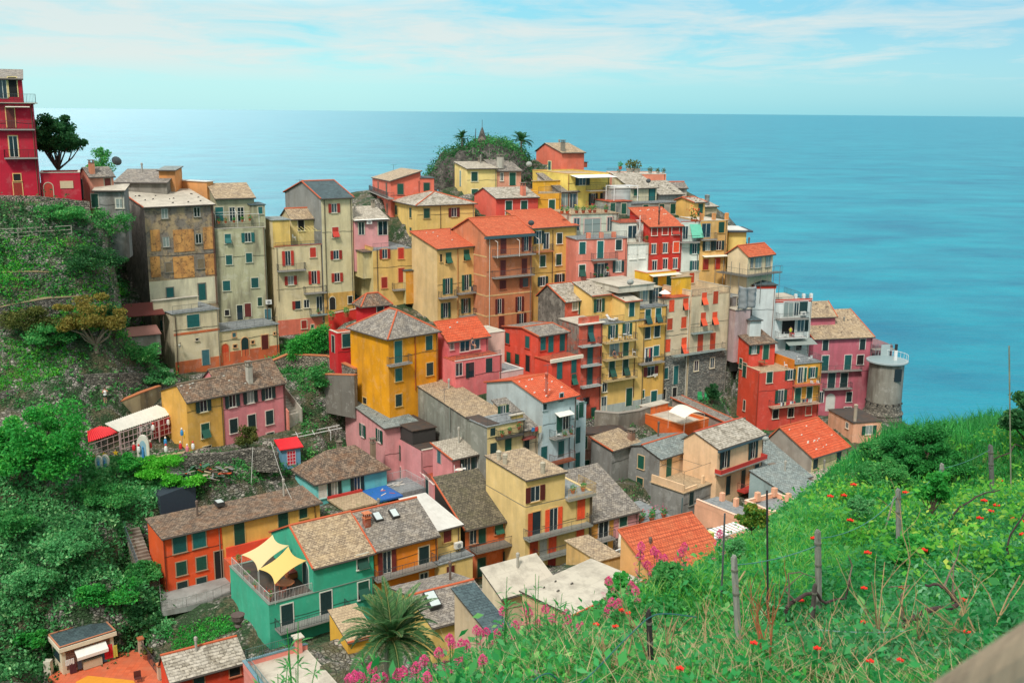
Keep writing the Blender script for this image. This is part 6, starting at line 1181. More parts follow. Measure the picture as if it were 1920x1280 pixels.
a = ramp(t, noise(t, v, .9, 9, .72), [(.3, lin('2c2b2b')), (.5, lin('55524e')), (.72, lin('8c867e'))]); lk(t, a, p.inputs['Base Color']); p.inputs['Roughness'].default_value = .95; bump(t, p, noise(t, v, 1.4, 9, .75), 1., .5)
KV = np.array(V); tag(fastmesh('rock', KV, F, m), 'dark rocky knoll rising behind the crest houses', 'rock')
sel = KV[(KV[:, 2] > kc.z-1.5)]; sel = sel[rng.integers(0, len(sel), 620)]
P = np.repeat(sel, 18, 0)+rng.normal(size=(len(sel)*18, 3))*[.5, .5, .45]+[0, 0, .35]
tag(leaves('knoll_plants', P, .17, LG['dark']), 'plants growing over the rocky knoll', None, kind='stuff')
sel = KV[(KV[:, 2] > kc.z+2.6) & (KV[:, 0] > kc.x-2)]; sel = sel[rng.integers(0, len(sel), 150)]; P = np.repeat(sel, 22, 0)+rng.normal(size=(len(sel)*22, 3))*[.45, .45, .5]+[0, 0, .5]
tag(leaves('knoll_plants', P, .15, LG['mid']), 'lush garden plants on top of the rocky knoll', None, kind='stuff')
def palm(label, base, h, fl, nf, seed, trunk=.2, lw=.03, nl=26, mat='dark', droop=1.2, group=None, tr=True, ll=.22):
 rg = np.random.default_rng(seed); o = thing('palm_tree', label, 'palm tree', base, 0, group); k = MB(); n = 8
 k.lathe((0, 0, -1.), [(trunk*1.3, 0)]+[(trunk*(1.05 if q % 2 else .9), 1+h*q/n) for q in range(n+1)], 0, 9); k.build('trunk', BARKL, o)
 V = []; F = []; st = MB()
 for i in range(nf):
  az = 2*math.pi*i/nf*2.4+rg.uniform(-.2, .2); el = R(rg.uniform(5, 82)) if tr else R(rg.uniform(15, 85)); L = fl*rg.uniform(.8, 1.1); pts = []; pos = np.array([0, 0, h]); e = el
  for s_ in range(11):
   pts.append(pos.copy()); e -= droop/10*(1.2-el/1.9)*(.5+s_*.12); pos = pos+np.array([math.cos(az)*math.cos(e), math.sin(az)*math.cos(e), math.sin(e)])*L/10
  st.path([tuple(q) for q in pts], .018*fl/2.2, 0, 4, .006)
  for s_ in range(nl):
   f = .12+.88*s_/nl; q = f*10; j = min(9, int(q)); c = pts[j]+(pts[j+1]-pts[j])*(q-j); d = (pts[j+1]-pts[j]); d /= np.linalg.norm(d); sd = np.cross(d, [0, 0, 1]); sd /= np.linalg.norm(sd)+1e-6; upv = np.cross(sd, d)
   ln = ll*fl/2*math.sin(math.pi*min(1, .15+f*.83))*1.2+.02
   for g in (-1, 1):
    dirv = d*.75+sd*g*.8+upv*.35; dirv /= np.linalg.norm(dirv); w = np.cross(dirv, upv); w /= np.linalg.norm(w)+1e-6; w = w*lw
    b = len(V); tip = c+dirv*ln-np.array([0, 0, ln*.12]); V += [c-w*.5, c+dirv*ln*.5-w, tip, c+dirv*ln*.5+w]; F.append((b, b+1, b+2, b+3))
 fr = fastmesh('fronds', V, F, LG[mat], o); st.build('frond_stems', flat('8a8a50'), fr); return o
P = at(977, 275, 184); palm('palm tree with upright fan of fronds on the knoll', (P.x, P.y, P.z-1.2), 2.0, 2.4, 22, 3, .16, .07, 16, ll=.5)
P = at(866, 262, 186); palm('squat palm on the left part of the knoll', (P.x, P.y, P.z-1.4), 1.6, 1.8, 20, 5, .16, .07, 14, ll=.5)
P = at(904, 272, 185); o = thing('stone_pinnacle', 'pointed rustic stone shrine with a rod on the knoll', 'shrine', (P.x, P.y, P.z-1.5)); k = MB()
k.lathe((0, 0, 0), [(1.3, 0), (1.15, 1.), (.95, 1.8), (.65, 2.8), (.35, 3.8), (.1, 4.5)], 0, 8); k.bar((0, 0, 4.3), (0, 0, 5.8), .04); k.bar((-1.3, 0, 1.), (-1.1, 0, 4.3), .12, r2=.05); k.bar((1.2, 0, .8), (1., 0, 3.7), .12, r2=.05); k.build('stone_cone', m, o)
k = MB(); k.prism([(-.5, -1.6, 1.), (.5, -1.6, 1.), (.5, -.9, 1.), (-.5, -.9, 1.)], [(-.45, -1.5, 2.3), (.45, -1.5, 2.3), (.45, -.9, 2.3), (-.45, -.9, 2.3)]); k.prism([(-.7, -1.7, 2.3), (.7, -1.7, 2.3), (.7, -.8, 2.3), (-.7, -.8, 2.3)], [(0, -1.5, 3.1), (.01, -1.5, 3.1), (.01, -1.0, 3.1), (0, -1.0, 3.1)]); k.build('niche', flat('7a6860'), o)
# walls
def wallstrip(name, label, cat, pts, th, mat, cap=None, capm=None):
 """pts: (px, py_top, py_bottom, Y); a real wall of thickness th running through them"""
 k = MB(); q = [(at(x, y0, Y), solve(at(x, y0, Y), Vector((0, 0, -1)), py=y1)) for x, y0, y1, Y in pts]
 o = thing(name, label, cat, q[0][0])
 O = q[0][0]
 for (A, ha), (B, hb) in zip(q, q[1:]):
  d = Vector((B.x-A.x, B.y-A.y, 0)).normalized(); n = Vector((-d.y, d.x, 0))*th; A_0 = A-O; B_0 = B-O
  bot = [A_0-Vector((0, 0, ha+1)), B_0-Vector((0, 0, hb+1)), B_0-Vector((0, 0, hb+1))+n, A_0-Vector((0, 0, ha+1))+n]; top = [A_0, B_0, B_0+n, A_0+n]; k.prism(bot, top, 0)
 k.build('masonry', mat, o)
 if cap:
  k = MB()
  for (A, ha), (B, hb) in zip(q, q[1:]):
   d = Vector((B.x-A.x, B.y-A.y, 0)).normalized(); n = Vector((-d.y, d.x, 0)); A_0 = A-O-n*.05; B_0 = B-O-n*.05; n2 = n*(th+.1)
   k.prism([A_0+Vector((0, 0, .002)), B_0+Vector((0, 0, .002)), B_0+n2, A_0+n2], [A_0+Vector((0, 0, cap)), B_0+Vector((0, 0, cap)), B_0+n2+Vector((0, 0, cap)), A_0+n2+Vector((0, 0, cap))])
  k.build('coping', capm or flat('c07850'), o)
 return o
SN = stone(); SND = stone(('7d7972', '4c4a47', 'a8a196'), 3.0, '2f2e2c'); BEI = plaster('a89878', .5)
wallstrip('stone_wall', 'rough path wall with pinkish stones under the crimson house', 'wall', [(-40, 366, 392, 123), (75, 368, 395, 125), (168, 378, 400, 129)], .5, stone(('a89a8c', '857a70', 'c0b0a0'), 2.5))
wallstrip('stone_wall', 'dry stone stair wall at the end of the wooden fence', 'wall', [(118, 447, 505, 121), (140, 452, 508, 122), (158, 490, 512, 122)], .8, stone(('a89c88', '7a7264', 'c4b8a0'), 3.5))
wallstrip('stone_wall', 'low terrace edge wall topped with brown earth at the left', 'wall', [(-60, 512, 530, 115), (60, 510, 528, 117), (160, 514, 530, 120)], 1.5, SND, .12, flat('a08a68'))
wallstrip('stone_wall', 'curving terrace wall with earth top at the far left middle', 'wall', [(-60, 590, 615, 112), (30, 570, 600, 114), (90, 560, 585, 116), (150, 556, 575, 118)], 1.2, SND, .1, flat('9a8a6c'))
wallstrip('stone_wall', 'long grey dry stone wall sloping below the bright grass', 'wall', [(-60, 750, 830, 107), (60, 722, 800, 109.5), (130, 705, 780, 112), (210, 700, 765, 115), (300, 700, 735, 121)], 1.0, SND)
wallstrip('retaining_wall', 'beige plastered retaining wall behind the pergola roofs', 'wall', [(146, 782, 822, 111), (200, 764, 800, 113.5), (262, 738, 776, 116), (302, 724, 760, 119)], .5, BEI, .1)
wallstrip('stone_wall', 'dark stone wall behind the junk heap under the yellow and pink houses', 'wall', [(345, 853, 885, 107), (420, 850, 880, 109), (480, 840, 868, 111), (520, 850, 870, 111)], .6, SND)
wallstrip('stone_wall', 'stone terrace wall below the doll decorated pergola', 'wall', [(168, 885, 930, 105), (240, 872, 905, 106.5), (330, 852, 885, 108), (345, 850, 885, 108)], .6, SND, .1, flat('a89878'))
wallstrip('retaining_wall', 'grey concrete block wall left of the amber house', 'wall', [(603, 702, 758, 127), (664, 704, 770, 124)], .5, plaster('7a766e', .5), .1)
wallstrip('retaining_wall', 'stone and plaster wall beneath the ivy hedge', 'wall', [(480, 690, 720, 131), (540, 665, 705, 133), (612, 668, 706, 131), (665, 692, 712, 126)], .5, stone(('9a8f80', '6c665c', 'b0a494'), 2.2), .12)
wallstrip('garden_wall', 'bright red painted wall with planters beside the small crimson house', 'wall', [(617, 590, 612, 138), (645, 584, 606, 139), (676, 578, 600, 140)], .3, plaster('d83a30', .15), .08, flat('c8a090'))
wallstrip('stone_wall', 'rubble wall with grey quoins under the grey walkway', 'wall', [(303, 1147, 1190, 91.2), (350, 1138, 1180, 92.4), (400, 1124, 1168, 93.8), (432, 1110, 1158, 94.8)], .6, stone(('8c8880', '6c6a64', 'b0a898'), 2.6))
wallstrip('stone_wall', 'curved rubble wall and ramp below the yellow apartment house', 'wall', [(1115, 772, 800, 131), (1160, 776, 800, 130), (1200, 770, 790, 133), (1238, 756, 772, 137)], .6, plaster('8a8478', .5), .1, flat('9a948a'))
wallstrip('retaining_wall', 'grey wall band at the foot of the round tower', 'wall', [(1655, 800, 830, 158), (1700, 796, 830, 160)], 3., plaster('b8aca0', .5))
wallstrip('retaining_wall', 'dark slate grey wall half covered by neon creeper', 'wall', [(300, 930, 965, 102), (366, 905, 945, 104.5)], 2., flat('303c48'))
wallstrip('garden_wall', 'yellow green wall by the folded parasols', 'wall', [(1280, 982, 1010, 92), (1335, 1000, 1030, 88)], .25, plaster('b8bc50', .15), .08, flat('d8d890'))
# tower, kiosk, pergola, terraces' furniture and the small things
def hb(key):
 r = [h for h in HS if key in h.root['label']]
 if not r: raise KeyError(key)
 return r[0]
def atz(x, y, z): d = ray(x, y); return CP+d*((z-CP.z)/d.z)
def g2(x, y, y0=60., y1=200.): P = at(x, y, hit(x, y, ter, 0, y0, y1)); return P
# ---- round tower on the cliff
tx, ty = T('G', 1150, 700); tP = at(tx, ty, 164); R_ = 2.75; zt = tP.z; o = thing('tower', 'round cement and stone tower with white rimmed roof deck on the cliff', 'tower', (tP.x, tP.y, zt-12), 0)
k = MB(); k.lathe((0, 0, 0), [(R_*1.25, -4), (R_*1.2, 0), (R_*1.1, 3.2)], 0, 36); k.lathe((0, 0, 3.2), [(R_*1.1, 0), (R_*1.16, .3), (R_*1.04, .8), (R_*1.0, 2.3)], 0, 36); k.build('stone_base', stone(('857f74', '5c5850', 'a39b8c'), 2.6), o)
k = MB(); k.lathe((0, 0, 5.5), [(R_, 0), (R_*.98, 6.4)], 0, 36); k.build('drum', plaster('8f8c82', .7), o)
k = MB()
for i in range(14): a = 2*math.pi*i/14; k.box(-.12+math.cos(a)*R_*1.01, .12+math.cos(a)*R_*1.01, -.12+math.sin(a)*R_*1.01, .12+math.sin(a)*R_*1.01, 5.1, 5.4)
k.build('putlog_holes', flat('33302c'), o)
k = MB(); k.lathe((0, 0, 11.9), [(R_*1.12, 0), (R_*1.18, .1), (R_*1.18, .32), (R_*1.1, .34)], 0, 40); k.build('roof_deck', flat('a2b0b2', .5), o); k = MB(); k.lathe((0, 0, 12.245), [(R_*1.05, 0), (R_*1.05, .01)], 0, 36); k.build('deck_floor', flat('8fa4a6', .4), o)
k = MB(); k.box(.9, 1.35, -.6, -.15, 12.2, 13.9); k.box(.95, 1.3, -.55, -.2, 13.9, 14.9, 1); k.build('chimney', [flat('e4e6e4'), flat('2c3034')], o)
k = MB(); pts = [(R_*1.15*math.cos(a), R_*1.15*math.sin(a), 12.25+.9) for a in np.linspace(-.4, 1.7, 10)]; k.path(pts, .04)
for q in pts: k.bar((q[0], q[1], 12.2), q, .03)
k.build('railing', flat('dfe4e4'), o); k = MB(); k.box(.35, 1.5, -R_-.02, -R_+.35, 9.3, 11.3); k.build('window', glass(), o)
h = hb('mauve pink'); a0 = h.W-.2; o = thing('scaffolding', 'tall scaffold with a strip of white netting between mauve house and tower', 'scaffolding', h.O+h.u*(a0)+h.v*(-.2), h.yaw)
k = MB()
for a in (0, 1.2, 2.4, 3.6):
 for b in (-1.3, .1): k.bar((a, b, -1), (a, b, 11.8), .045)
for z in np.arange(0, 12, 2.2):
 k.bar((0, -1.3, z+.9), (3.6, -1.3, z+.9), .03); k.bar((0, -1.3, z), (3.6, -1.3, z), .03)
k.build('tubes', flat('6f7880', .5), o); k = MB()
for z in np.arange(0, 12, 2.2): k.box(-.1, 3.7, -1.3, .1, z-.08, z-.02)
k.build('planks', flat('8a867c'), o); k = MB(); k.box(.9, 2.5, -1.42, -1.38, -.5, 11.9); k.build('netting', flat('aab8b8', .9), o)
k = MB(); k.box(a0, a0+4.4, .6, 6, -6, 11.2); k.build('annex_wall', plaster('8a6a70', .4), h.root)
# ---- sails on the teal terrace
h = TE; z0 = h.h
def sail(label, cs, col='ecd896'):
 O = h.O; k = MB(); n = 8; P = {}
 A, B, C_, D_ = [Vector(c) for c in cs]
 for i in range(n+1):
  for j in range(n+1):
   u, v = i/n, j/n; pu = (1-.22*math.sin(math.pi*v)); uu = .5+(u-.5)*pu; pv = (1-.22*math.sin(math.pi*u)); vv = .5+(v-.5)*pv
   q = A.lerp(B, uu).lerp(D_.lerp(C_, uu), vv); P[i, j] = q
 for i in range(n):
  for j in range(n):
   q = [P[i, j], P[i+1, j], P[i+1, j+1], P[i, j+1]]; k.prism(q, [c+Vector((0, 0, .025)) for c in q])
 m_, t_, p_ = _new('sail_cloth'); p_.inputs['Base Color'].default_value = lin(col); p_.inputs['Roughness'].default_value = .8
 o = thing('shade_sail', label, 'shade sail', O, h.yaw); k.build('cloth', m_, o); k = MB()
 for c in (A, B, C_, D_): k.bar((c.x, c.y, c.z), (c.x, c.y, z0), .03)
 k.build('masts', flat('c8ccc8', .4, .3), o)
def LP(x, y, z): a, b = h.pZ(x, y, z); return (a, b, z)
sail('cream shade sail nearer the back of the teal terrace', [LP(680, 512, z0+2.4), LP(780, 612, z0+2.0), LP(965, 455, z0+3.0), LP(868, 392, z0+3.6)], 'd2be8c')
sail('yellower shade sail over the wooden dining table', [LP(785, 598, z0+2.3), LP(880, 690, z0+1.9), LP(1072, 545, z0+2.6), LP(962, 462, z0+3.3)], 'd8b86c')
WOODM = flat('a8623a', .6)
def chair(label, P, rz, col='e8e8e4', group='chairs on balconies and terraces', s=1.):
 o = thing('chair', label, 'chair', P, rz, group); o.scale = (s, s, s); k = MB(); k.box(-.22, .22, -.22, .22, .42, .46); k.build('seat', flat(col, .5), o); k = MB(); k.box(-.22, .22, .2, .24, .5, .9); k.build('backrest', flat(col, .5), o)
 for x in (-.2, .2):
  for y in (-.2, .2): k = MB(); k.bar((x, y, 0), (x, y, .42 if y < 0 else .9), .02); k.build('leg', flat(col, .5), o)
 return o
def table(label, P, r=.5, col='e8e8e4', rz=0, ln=None, h_=.74, group='tables on balconies and terraces'):
 o = thing('table', label, 'table', P, rz, group); k = MB()
 if ln: k.box(-ln, ln, -r, r, h_-.04, h_)
 else: k.lathe((0, 0, h_-.04), [(r, 0), (r, .04)], 0, 16)
 k.build('tabletop', flat(col, .5), o)
 for x, y in ((-.7, -.7), (.7, -.7), (.7, .7), (-.7, .7)): k = MB(); q = (x*(ln or r)*.8, y*r*.8); k.bar((*q, 0), (*q, h_-.04), .02); k.build('leg', flat(col, .5), o)
 return o
def pot(label, P, s=.25, flower=None, col='b8603c', hgt=1., group='potted plants on the terraces', mat='mid'):
 o = thing('potted_plant', label, 'potted plant', P, 0, group); k = MB(); k.lathe((0, 0, 0), [(s*.6, 0), (s, s*1.3), (s*1.08, s*1.3), (s*1.08, s*1.45), (s*.9, s*1.45)], 0, 10); k.build('pot', flat(col, .8), o)
 rg = np.random.default_rng(int(abs(P[0]*100))); n = 90; q = rg.normal(size=(n, 3)); q /= np.linalg.norm(q, axis=1)[:, None]; q *= s*1.5*rg.uniform(.4, 1., n)[:, None]; q[:, 2] = q[:, 2]*hgt+s*(2.0+hgt*.5); leaves('plant', q, s*.35, LG[mat], o, rg)
 if flower: q = rg.normal(size=(24, 3))*s*.9; q[:, 2] += s*(2.4+hgt); leaves('blossoms', q, s*.3, LG[flower], o, rg)
 return o
def W_(h, x, y, z): a, b = h.pZ(x, y, z); return h.O+h.u*a+h.v*b+Vector((0, 0, z))
def WF(h, x, y, b): a, z = h.pF(x, y, b); return h.O+h.u*a+h.v*b+Vector((0, 0, z))
h = TE; P = W_(h, 945, 690, z0+.6); P.z = h.O.z+z0+.1; table('round wooden dining table under the yellow sail', P, .8, 'b8683c')
for i, (x, y, d) in enumerate([(895, 690, 'left'), (985, 672, 'right'), (930, 730, 'front')]): Q = W_(h, x, y, z0+.5); Q.z = P.z; chair('reddish chair at the %s side of the table on the teal terrace' % d, Q, i*2., 'a04a34')
Q = W_(h, 1005, 620, z0+.4); Q.z = P.z; o = thing('bench', 'wooden bench with cushions by the arched terrace door', 'bench', Q, h.yaw); k = MB(); k.box(-.9, .9, -.4, .4, 0, .45); k.build('seat', WOODM, o); k = MB(); k.box(-.9, .9, .3, .42, .45, .9); k.build('backrest', WOODM, o); k = MB(); k.box(-.8, .8, -.35, .28, .451, .58); k.build('cushion', flat('9a4a44'), o)
for x, y, lb, f in ((770, 700, 'plant pot at the front left rail of the teal terrace', None), (850, 770, 'red flowered pot at the corner of the teal terrace', 'red'), (665, 545, 'plant by the back rail of the teal terrace', None), (715, 640, 'small plant midway along the teal terrace rail', None)):
 Q = W_(h, x, y, z0+.3); Q.z = h.O.z+z0+.1; pot(lb, Q, .22, f)
# ---- orange house walkway and railing, stair wall already there
h = hb('vivid orange house');
o = thing('walkway', 'grey concrete walkway with lattice rail below the vivid orange house', 'walkway', (0, 0, 0)); zz = h.O.z+.2
E = [atz(190/3.2+240, 700/3.2+880, zz), atz(303, 1146, zz), atz(350, 1137, zz), atz(400, 1123, zz), atz(432, 1109, zz)]
B_ = [E[0]+Vector((4, 6, 0)), h.O+h.u*0+h.v*1, h.O+h.u*2, h.O+h.u*4.5, h.O+h.u*6.5]
k = MB()
for i in range(len(E)-1):
 a, b, c, d = E[i], E[i+1], B_[i+1], B_[i]; q = [Vector((p_.x, p_.y, zz)) for p_ in (a, b, c, d)]; k.prism([p_-Vector((0, 0, .5)) for p_ in q], q)
k.build('slab', plaster('9a9c98', .3), o); railing(o, [tuple(e) for e in E[0:]], 1.0, '9a9a96', .12)
# ---- piazza and kiosk
zp = KI.O.z-.05; print('KZ', zp); pz = [atz(90, 1268, zp), atz(150, 1310, zp), atz(330, 1310, zp), atz(305, 1255, zp), atz(262, 1215, zp), atz(225, 1222, zp), atz(140, 1240, zp)]
k = MB(); c = [Vector((p_.x, p_.y, zp)) for p_ in pz]; k.prism([p_-Vector((0, 0, 3)) for p_ in c], c); m_, t_, p_ = _new('red_paving'); v = nd(t_, 'ShaderNodeTexCoord').outputs['Object']; bt = nd(t_, 'ShaderNodeTexBrick', i_Scale=1.); bt.inputs['Brick Width'].default_value = .5; bt.inputs['Row Height'].default_value = .5; bt.offset = 0
bt.inputs['Color1'].default_value = lin('d86a44'); bt.inputs['Color2'].default_value = lin('c45a38'); bt.inputs['Mortar'].default_value = lin('bc5a3a'); lk(t_, v, bt.inputs['Vector']); a_ = mixc(t_, ramp(t_, noise(t_, v, .5, 6, .7), [(.4, 0.), (.7, .6)]), bt.outputs[0], lin('b8765a')); lk(t_, a_, p_.inputs['Base Color']); p_.inputs['Roughness'].default_value = .6
tag(k.build('piazza', m_), 'red paved square at the bottom left', None, kind='structure')
k = MB(); c = [Vector((q.x, q.y, zp+.02)) for q in (atz(142, 1278, zp), atz(160, 1330, zp), atz(300, 1330, zp), atz(250, 1275, zp), atz(165, 1266, zp))]; k.prism([q-Vector((0, 0, .01)) for q in c], c); tag(k.build('pavement', flat('e0962c', .7)), 'orange painted patch on the red square', None, kind='structure')
for i, (x, yb, yt, lb) in enumerate([(239, 1185, 1160, 'farthest cream gate pillar beyond the kiosk'), (253, 1203, 1177, 'second cream gate pillar beyond the kiosk'), (265, 1222, 1195, 'cream pillar where the square rail begins'), (301, 1272, 1242, 'cream pillar of the square rail by the vermilion roof'), (318, 1292, 1265, 'cream pillar of the square rail at the bottom edge')]):
 P = atz(x, yb, zp); o = thing('gate_pillar', lb, 'pillar', P, .6, 'pillars round the square'); k = MB(); k.box(-.22, .22, -.22, .22, -1, 1.35); k.build('shaft', plaster('cdb8a0', .2), o); k = MB(); k.box(-.28, .28, -.28, .28, 1.351, 1.5); k.build('cap', flat('c87850'), o)
PP = [atz(265, 1222, zp), atz(301, 1272, zp), atz(318, 1292, zp)]
for i, (a, b) in enumerate(zip(PP, PP[1:])):
 o = thing('metal_railing', 'dark railing along the square, %s section' % ('upper' if i == 0 else 'lower'), 'railing', a); railing(o, [(0, 0, 0), tuple(b-a)], 1.2, '4a4448', .15, 'bars')
P = atz(276, 1235, zp); pot('oval planter of yellow green herbs by the square rail', P, .4, None, '9a5a3c', .4, None, 'olive')
P = atz(92, 1262, zp); o = thing('stone_pillar', 'pale stone pillar left of the kiosk foot', 'pillar', P); k = MB(); k.box(-.3, .3, -.3, .3, -.5, 1.3); k.build('shaft', plaster('c8c4b4', .4), o)
P = atz(V_x := 60+1270/6.4, 1120+1000/6.4, zp); o = thing('folding_chair', 'dark red folded chair at the bottom of the square', 'chair', P, .5); k = MB(); k.box(-.3, .3, -.05, .05, .4, 1.); k.build('backrest', flat('5a2a24'), o); k = MB(); k.box(-.3, .3, -.45, .0, .4, .46); k.build('seat', flat('5a2a24'), o); k = MB(); k.bar((-.28, -.4, 0), (-.28, .05, .9), .02); k.bar((.28, -.4, 0), (.28, .05, .9), .02); k.build('legs', flat('3a2420'), o)
# ---- wooden fence upper left
FP = [at(-20, 449, 119), at(35, 449, 119.5), at(62, 447, 120), at(90, 446, 120.3), at(135, 443, 121)]
o = thing('wooden_fence', 'grey wooden rail fence on the upper left terrace', 'fence', FP[0]);
for i, p_ in enumerate(FP[1:]+[FP[0]]):
 q = p_-FP[0]; k = MB(); k.bar(q-Vector((0, 0, .8)), q+Vector((0, 0, 1.3)), .07); k.build('post', weath('a8a494'), o)
for zz in (.35, .8, 1.25):
 k = MB(); k.path([tuple(p_-FP[0]+Vector((0, -.05, zz))) for p_ in FP], .045, 0, 4); k.build('rail', weath('b0ac9c'), o)
# ---- pergola restaurant with dolls
h = hb('warm yellow house'); zg = h.O.z+1.0
def QP(x, y, z): return atz(*T('Q', x, y), z)
zr = h.O.z+h.h-2.6; o = thing('pergola_shelter', 'white corrugated roof shelter leaning against the warm yellow house', 'shelter', QP(1100, 360, zr)); O = QP(1100, 360, zr)
def corr(name, cs, col, n=22):
 A, B, C_, D_ = [Vector(c)-O for c in cs]; k = MB()
 for i in range(n):
  u0, u1, um = i/n, (i+1)/n, (i+.5)/n; a, b, c, d = A.lerp(B, u0), A.lerp(B, u1), D_.lerp(C_, u1), D_.lerp(C_, u0); m0, m1 = A.lerp(B, um)+Vector((0, 0, .09)), D_.lerp(C_, um)+Vector((0, 0, .09))
  k.prism([a-Vector((0, 0, .03)), m0-Vector((0, 0, .03)), m1-Vector((0, 0, .03)), d-Vector((0, 0, .03))], [a, m0, m1, d]); k.prism([m0-Vector((0, 0, .03)), b-Vector((0, 0, .03)), c-Vector((0, 0, .03)), m1-Vector((0, 0, .03))], [m0, b, c, m1])
 return k.build(name, flat(col, .6), o)
corr('corrugated_roof', [QP(860, 412, zr), QP(1500, 205, zr), QP(1290, 115, zr+1.0), QP(700, 325, zr+1.0)], 'e4e0d4', 26)
k = MB()
for x, y in ((870, 415), (1090, 350), (1300, 285), (1490, 225)):
 p_ = QP(x, y, zr)-O; k.bar(p_-Vector((0, 0, 2.6)), p_, .07)
a, b = QP(860, 418, zr)-O, QP(1505, 210, zr)-O
for dz in (-.1, -.8, -1.4, -2.): k.bar(a+Vector((0, -.1, dz)), b+Vector((0, -.1, dz)), .045)
for f in np.linspace(0, 1, 14): c = a.lerp(b, f); k.bar(c+Vector((0, -.12, -2.2)), c+Vector((0, -.12, -.1)), .035)
k.build('lattice', flat('d8b8b8', .6), o); k = MB(); a2 = a.lerp(b, .55); k.prism([a2+Vector((0, .25, -2.2)), b+Vector((0, .25, -2.2)), b+Vector((0, .3, -2.2)), a2+Vector((0, .3, -2.2))], [a2+Vector((0, .25, -.1)), b+Vector((0, .25, -.1)), b+Vector((0, .3, -.1)), a2+Vector((0, .3, -.1))]); k.build('red_screen', flat('a02c3c'), o)
zr2 = zr-.5; O = QP(700, 450, zr2); o = thing('pergola_shelter', 'bright red corrugated roof shelter left of the white one', 'shelter', O)
corr('corrugated_roof', [QP(515, 535, zr2), QP(855, 425, zr2), QP(705, 330, zr2+.8), QP(500, 410, zr2+.8)], 'd8222c', 14)
k = MB(); a, b = QP(520, 560, zr2)-O, QP(860, 440, zr2)-O
for dz in (0, -.7, -1.3, -1.9): k.bar(a+Vector((0, -.1, dz)), b+Vector((0, -.1, dz)), .045)
for f in np.linspace(0, 1, 6): c = a.lerp(b, f); k.bar(c+Vector((0, -.1, -2.6)), c, .05)
k.build('lattice', flat('c8a8a4', .6), o)
cols = {'red': 'd02c34', 'white': 'e8e4e0', 'blue': '3c8cc0', 'yellow': 'e0b030', 'pink': 'e08090'}
for i, (x, y, c, lb) in enumerate([(940, 445, 'blue', 'at the edge of the white roof'), (1025, 575, 'red', 'left of the white shrine'), (1080, 595, 'white', 'just left of the white shrine'), (1210, 550, 'red', 'right of the white shrine'), (1380, 510, 'blue', 'in the middle of the lattice'), (1385, 590, 'white', 'below the blue one in the lattice'), (1550, 560, 'red', 'low beside the yellow house'), (1590, 320, 'white', 'highest on the corner of the yellow house'), (1565, 410, 'blue', 'on the corner of the yellow house'), (1625, 590, 'pink', 'at the right end of the pergola'), (1690, 560, 'white', 'rightmost under the tilted shutter'), (1410, 290, 'white', 'under the right end of the white roof'), (1105, 375, 'white', 'standing on the white roof edge'), (1240, 350, 'white', 'by the green tree in the pergola'), (1600, 430, 'yellow', 'next to the yellow house wall')]):
 p_ = QP(x, y, zr-1.4+(.9 if y < 420 else 0)); o = thing('bottle_doll', c+' painted bottle doll '+lb, 'garden ornament', p_, 0, 'painted bottle ornaments of the pergola garden'); k = MB(); k.lathe((0, 0, -.45), [(.17, 0), (.2, .25), (.16, .5), (.07, .62)], 0, 8); k.build('body', flat(cols[c], .5), o); k = MB(); k.lathe((0, 0, .17), [(.06, 0), (.12, .08), (.1, .2), (.03, .26)], 0, 8); k.build('head', flat('e8d8c8' if c != 'white' else 'd8443c', .5), o)
 k = MB(); k.bar((0, 0, -1.6), (0, 0, -.45), .025); k.build('stake', flat('8a8078'), o)
for i, (x, lb) in enumerate([(568, 'leftmost'), (690, 'middle'), (820, 'rightmost')]):
 p_ = QP(x, 690-20*i, zr-2.2); o = thing('star_ornament', lb+' yellow star cut-out below the red shelter', 'garden ornament', p_, 0, 'yellow stars of the pergola garden'); k = MB(); n = 10; c = [((.32 if q % 2 == 0 else .14)*math.sin(2*math.pi*q/n), 0, (.32 if q % 2 == 0 else .14)*math.cos(2*math.pi*q/n)) for q in range(n)]
 for q in range(n): j = (q+1) % n; k.prism([(0, -.03, 0), (c[q][0], -.03, c[q][2]), (c[j][0], -.03, c[j][2])], [(0, .03, 0), (c[q][0], .03, c[q][2]), (c[j][0], .03, c[j][2])])
 k.build('star', flat('e8c034', .5), o); k = MB(); k.bar((0, 0, -1.4), (0, 0, -.1), .03); k.build('stake', flat('8a8078'), o)
def shrine(label, P, w, hh):
 o = thing('shrine', label, 'shrine', P, .15); k = MB(); pr = [(-w/2, 0)]+[(-w/2*math.cos(math.pi*q/10), hh-w*.6+w*.75*math.sin(math.pi*q/10)) for q in range(11)]+[(w/2, 0)]
 k.prism([(x, -.12, z) for x, z in pr], [(x, .3, z) for x, z in pr]); k.build('niche', flat('ddd8cc', .8), o); k = MB(); k.prism([(x*.55, -.14, .3+z*.72) for x, z in pr], [(x*.55, -.121, .3+z*.72) for x, z in pr]); k.build('recess', flat('8fb4c4'), o); k = MB(); k.lathe((0, -.2, .35), [(.12*w, 0), (.1*w, hh*.35), (.06*w, hh*.42), (.07*w, hh*.5), (.02, hh*.54)], 0, 8); k.build('figure', flat('3c84c0'), o)
shrine('tall white arched shrine with a blue figure in the pergola garden', g2(*T('Q', 1140, 750))+Vector((0, 0, -.1)), 1.25, 2.9)
shrine('small white arched shrine, left of the low pair', g2(*T('Q', 637, 850)), .7, 1.5); shrine('small white arched shrine, right of the low pair', g2(*T('Q', 705, 840)), .9, 1.5)
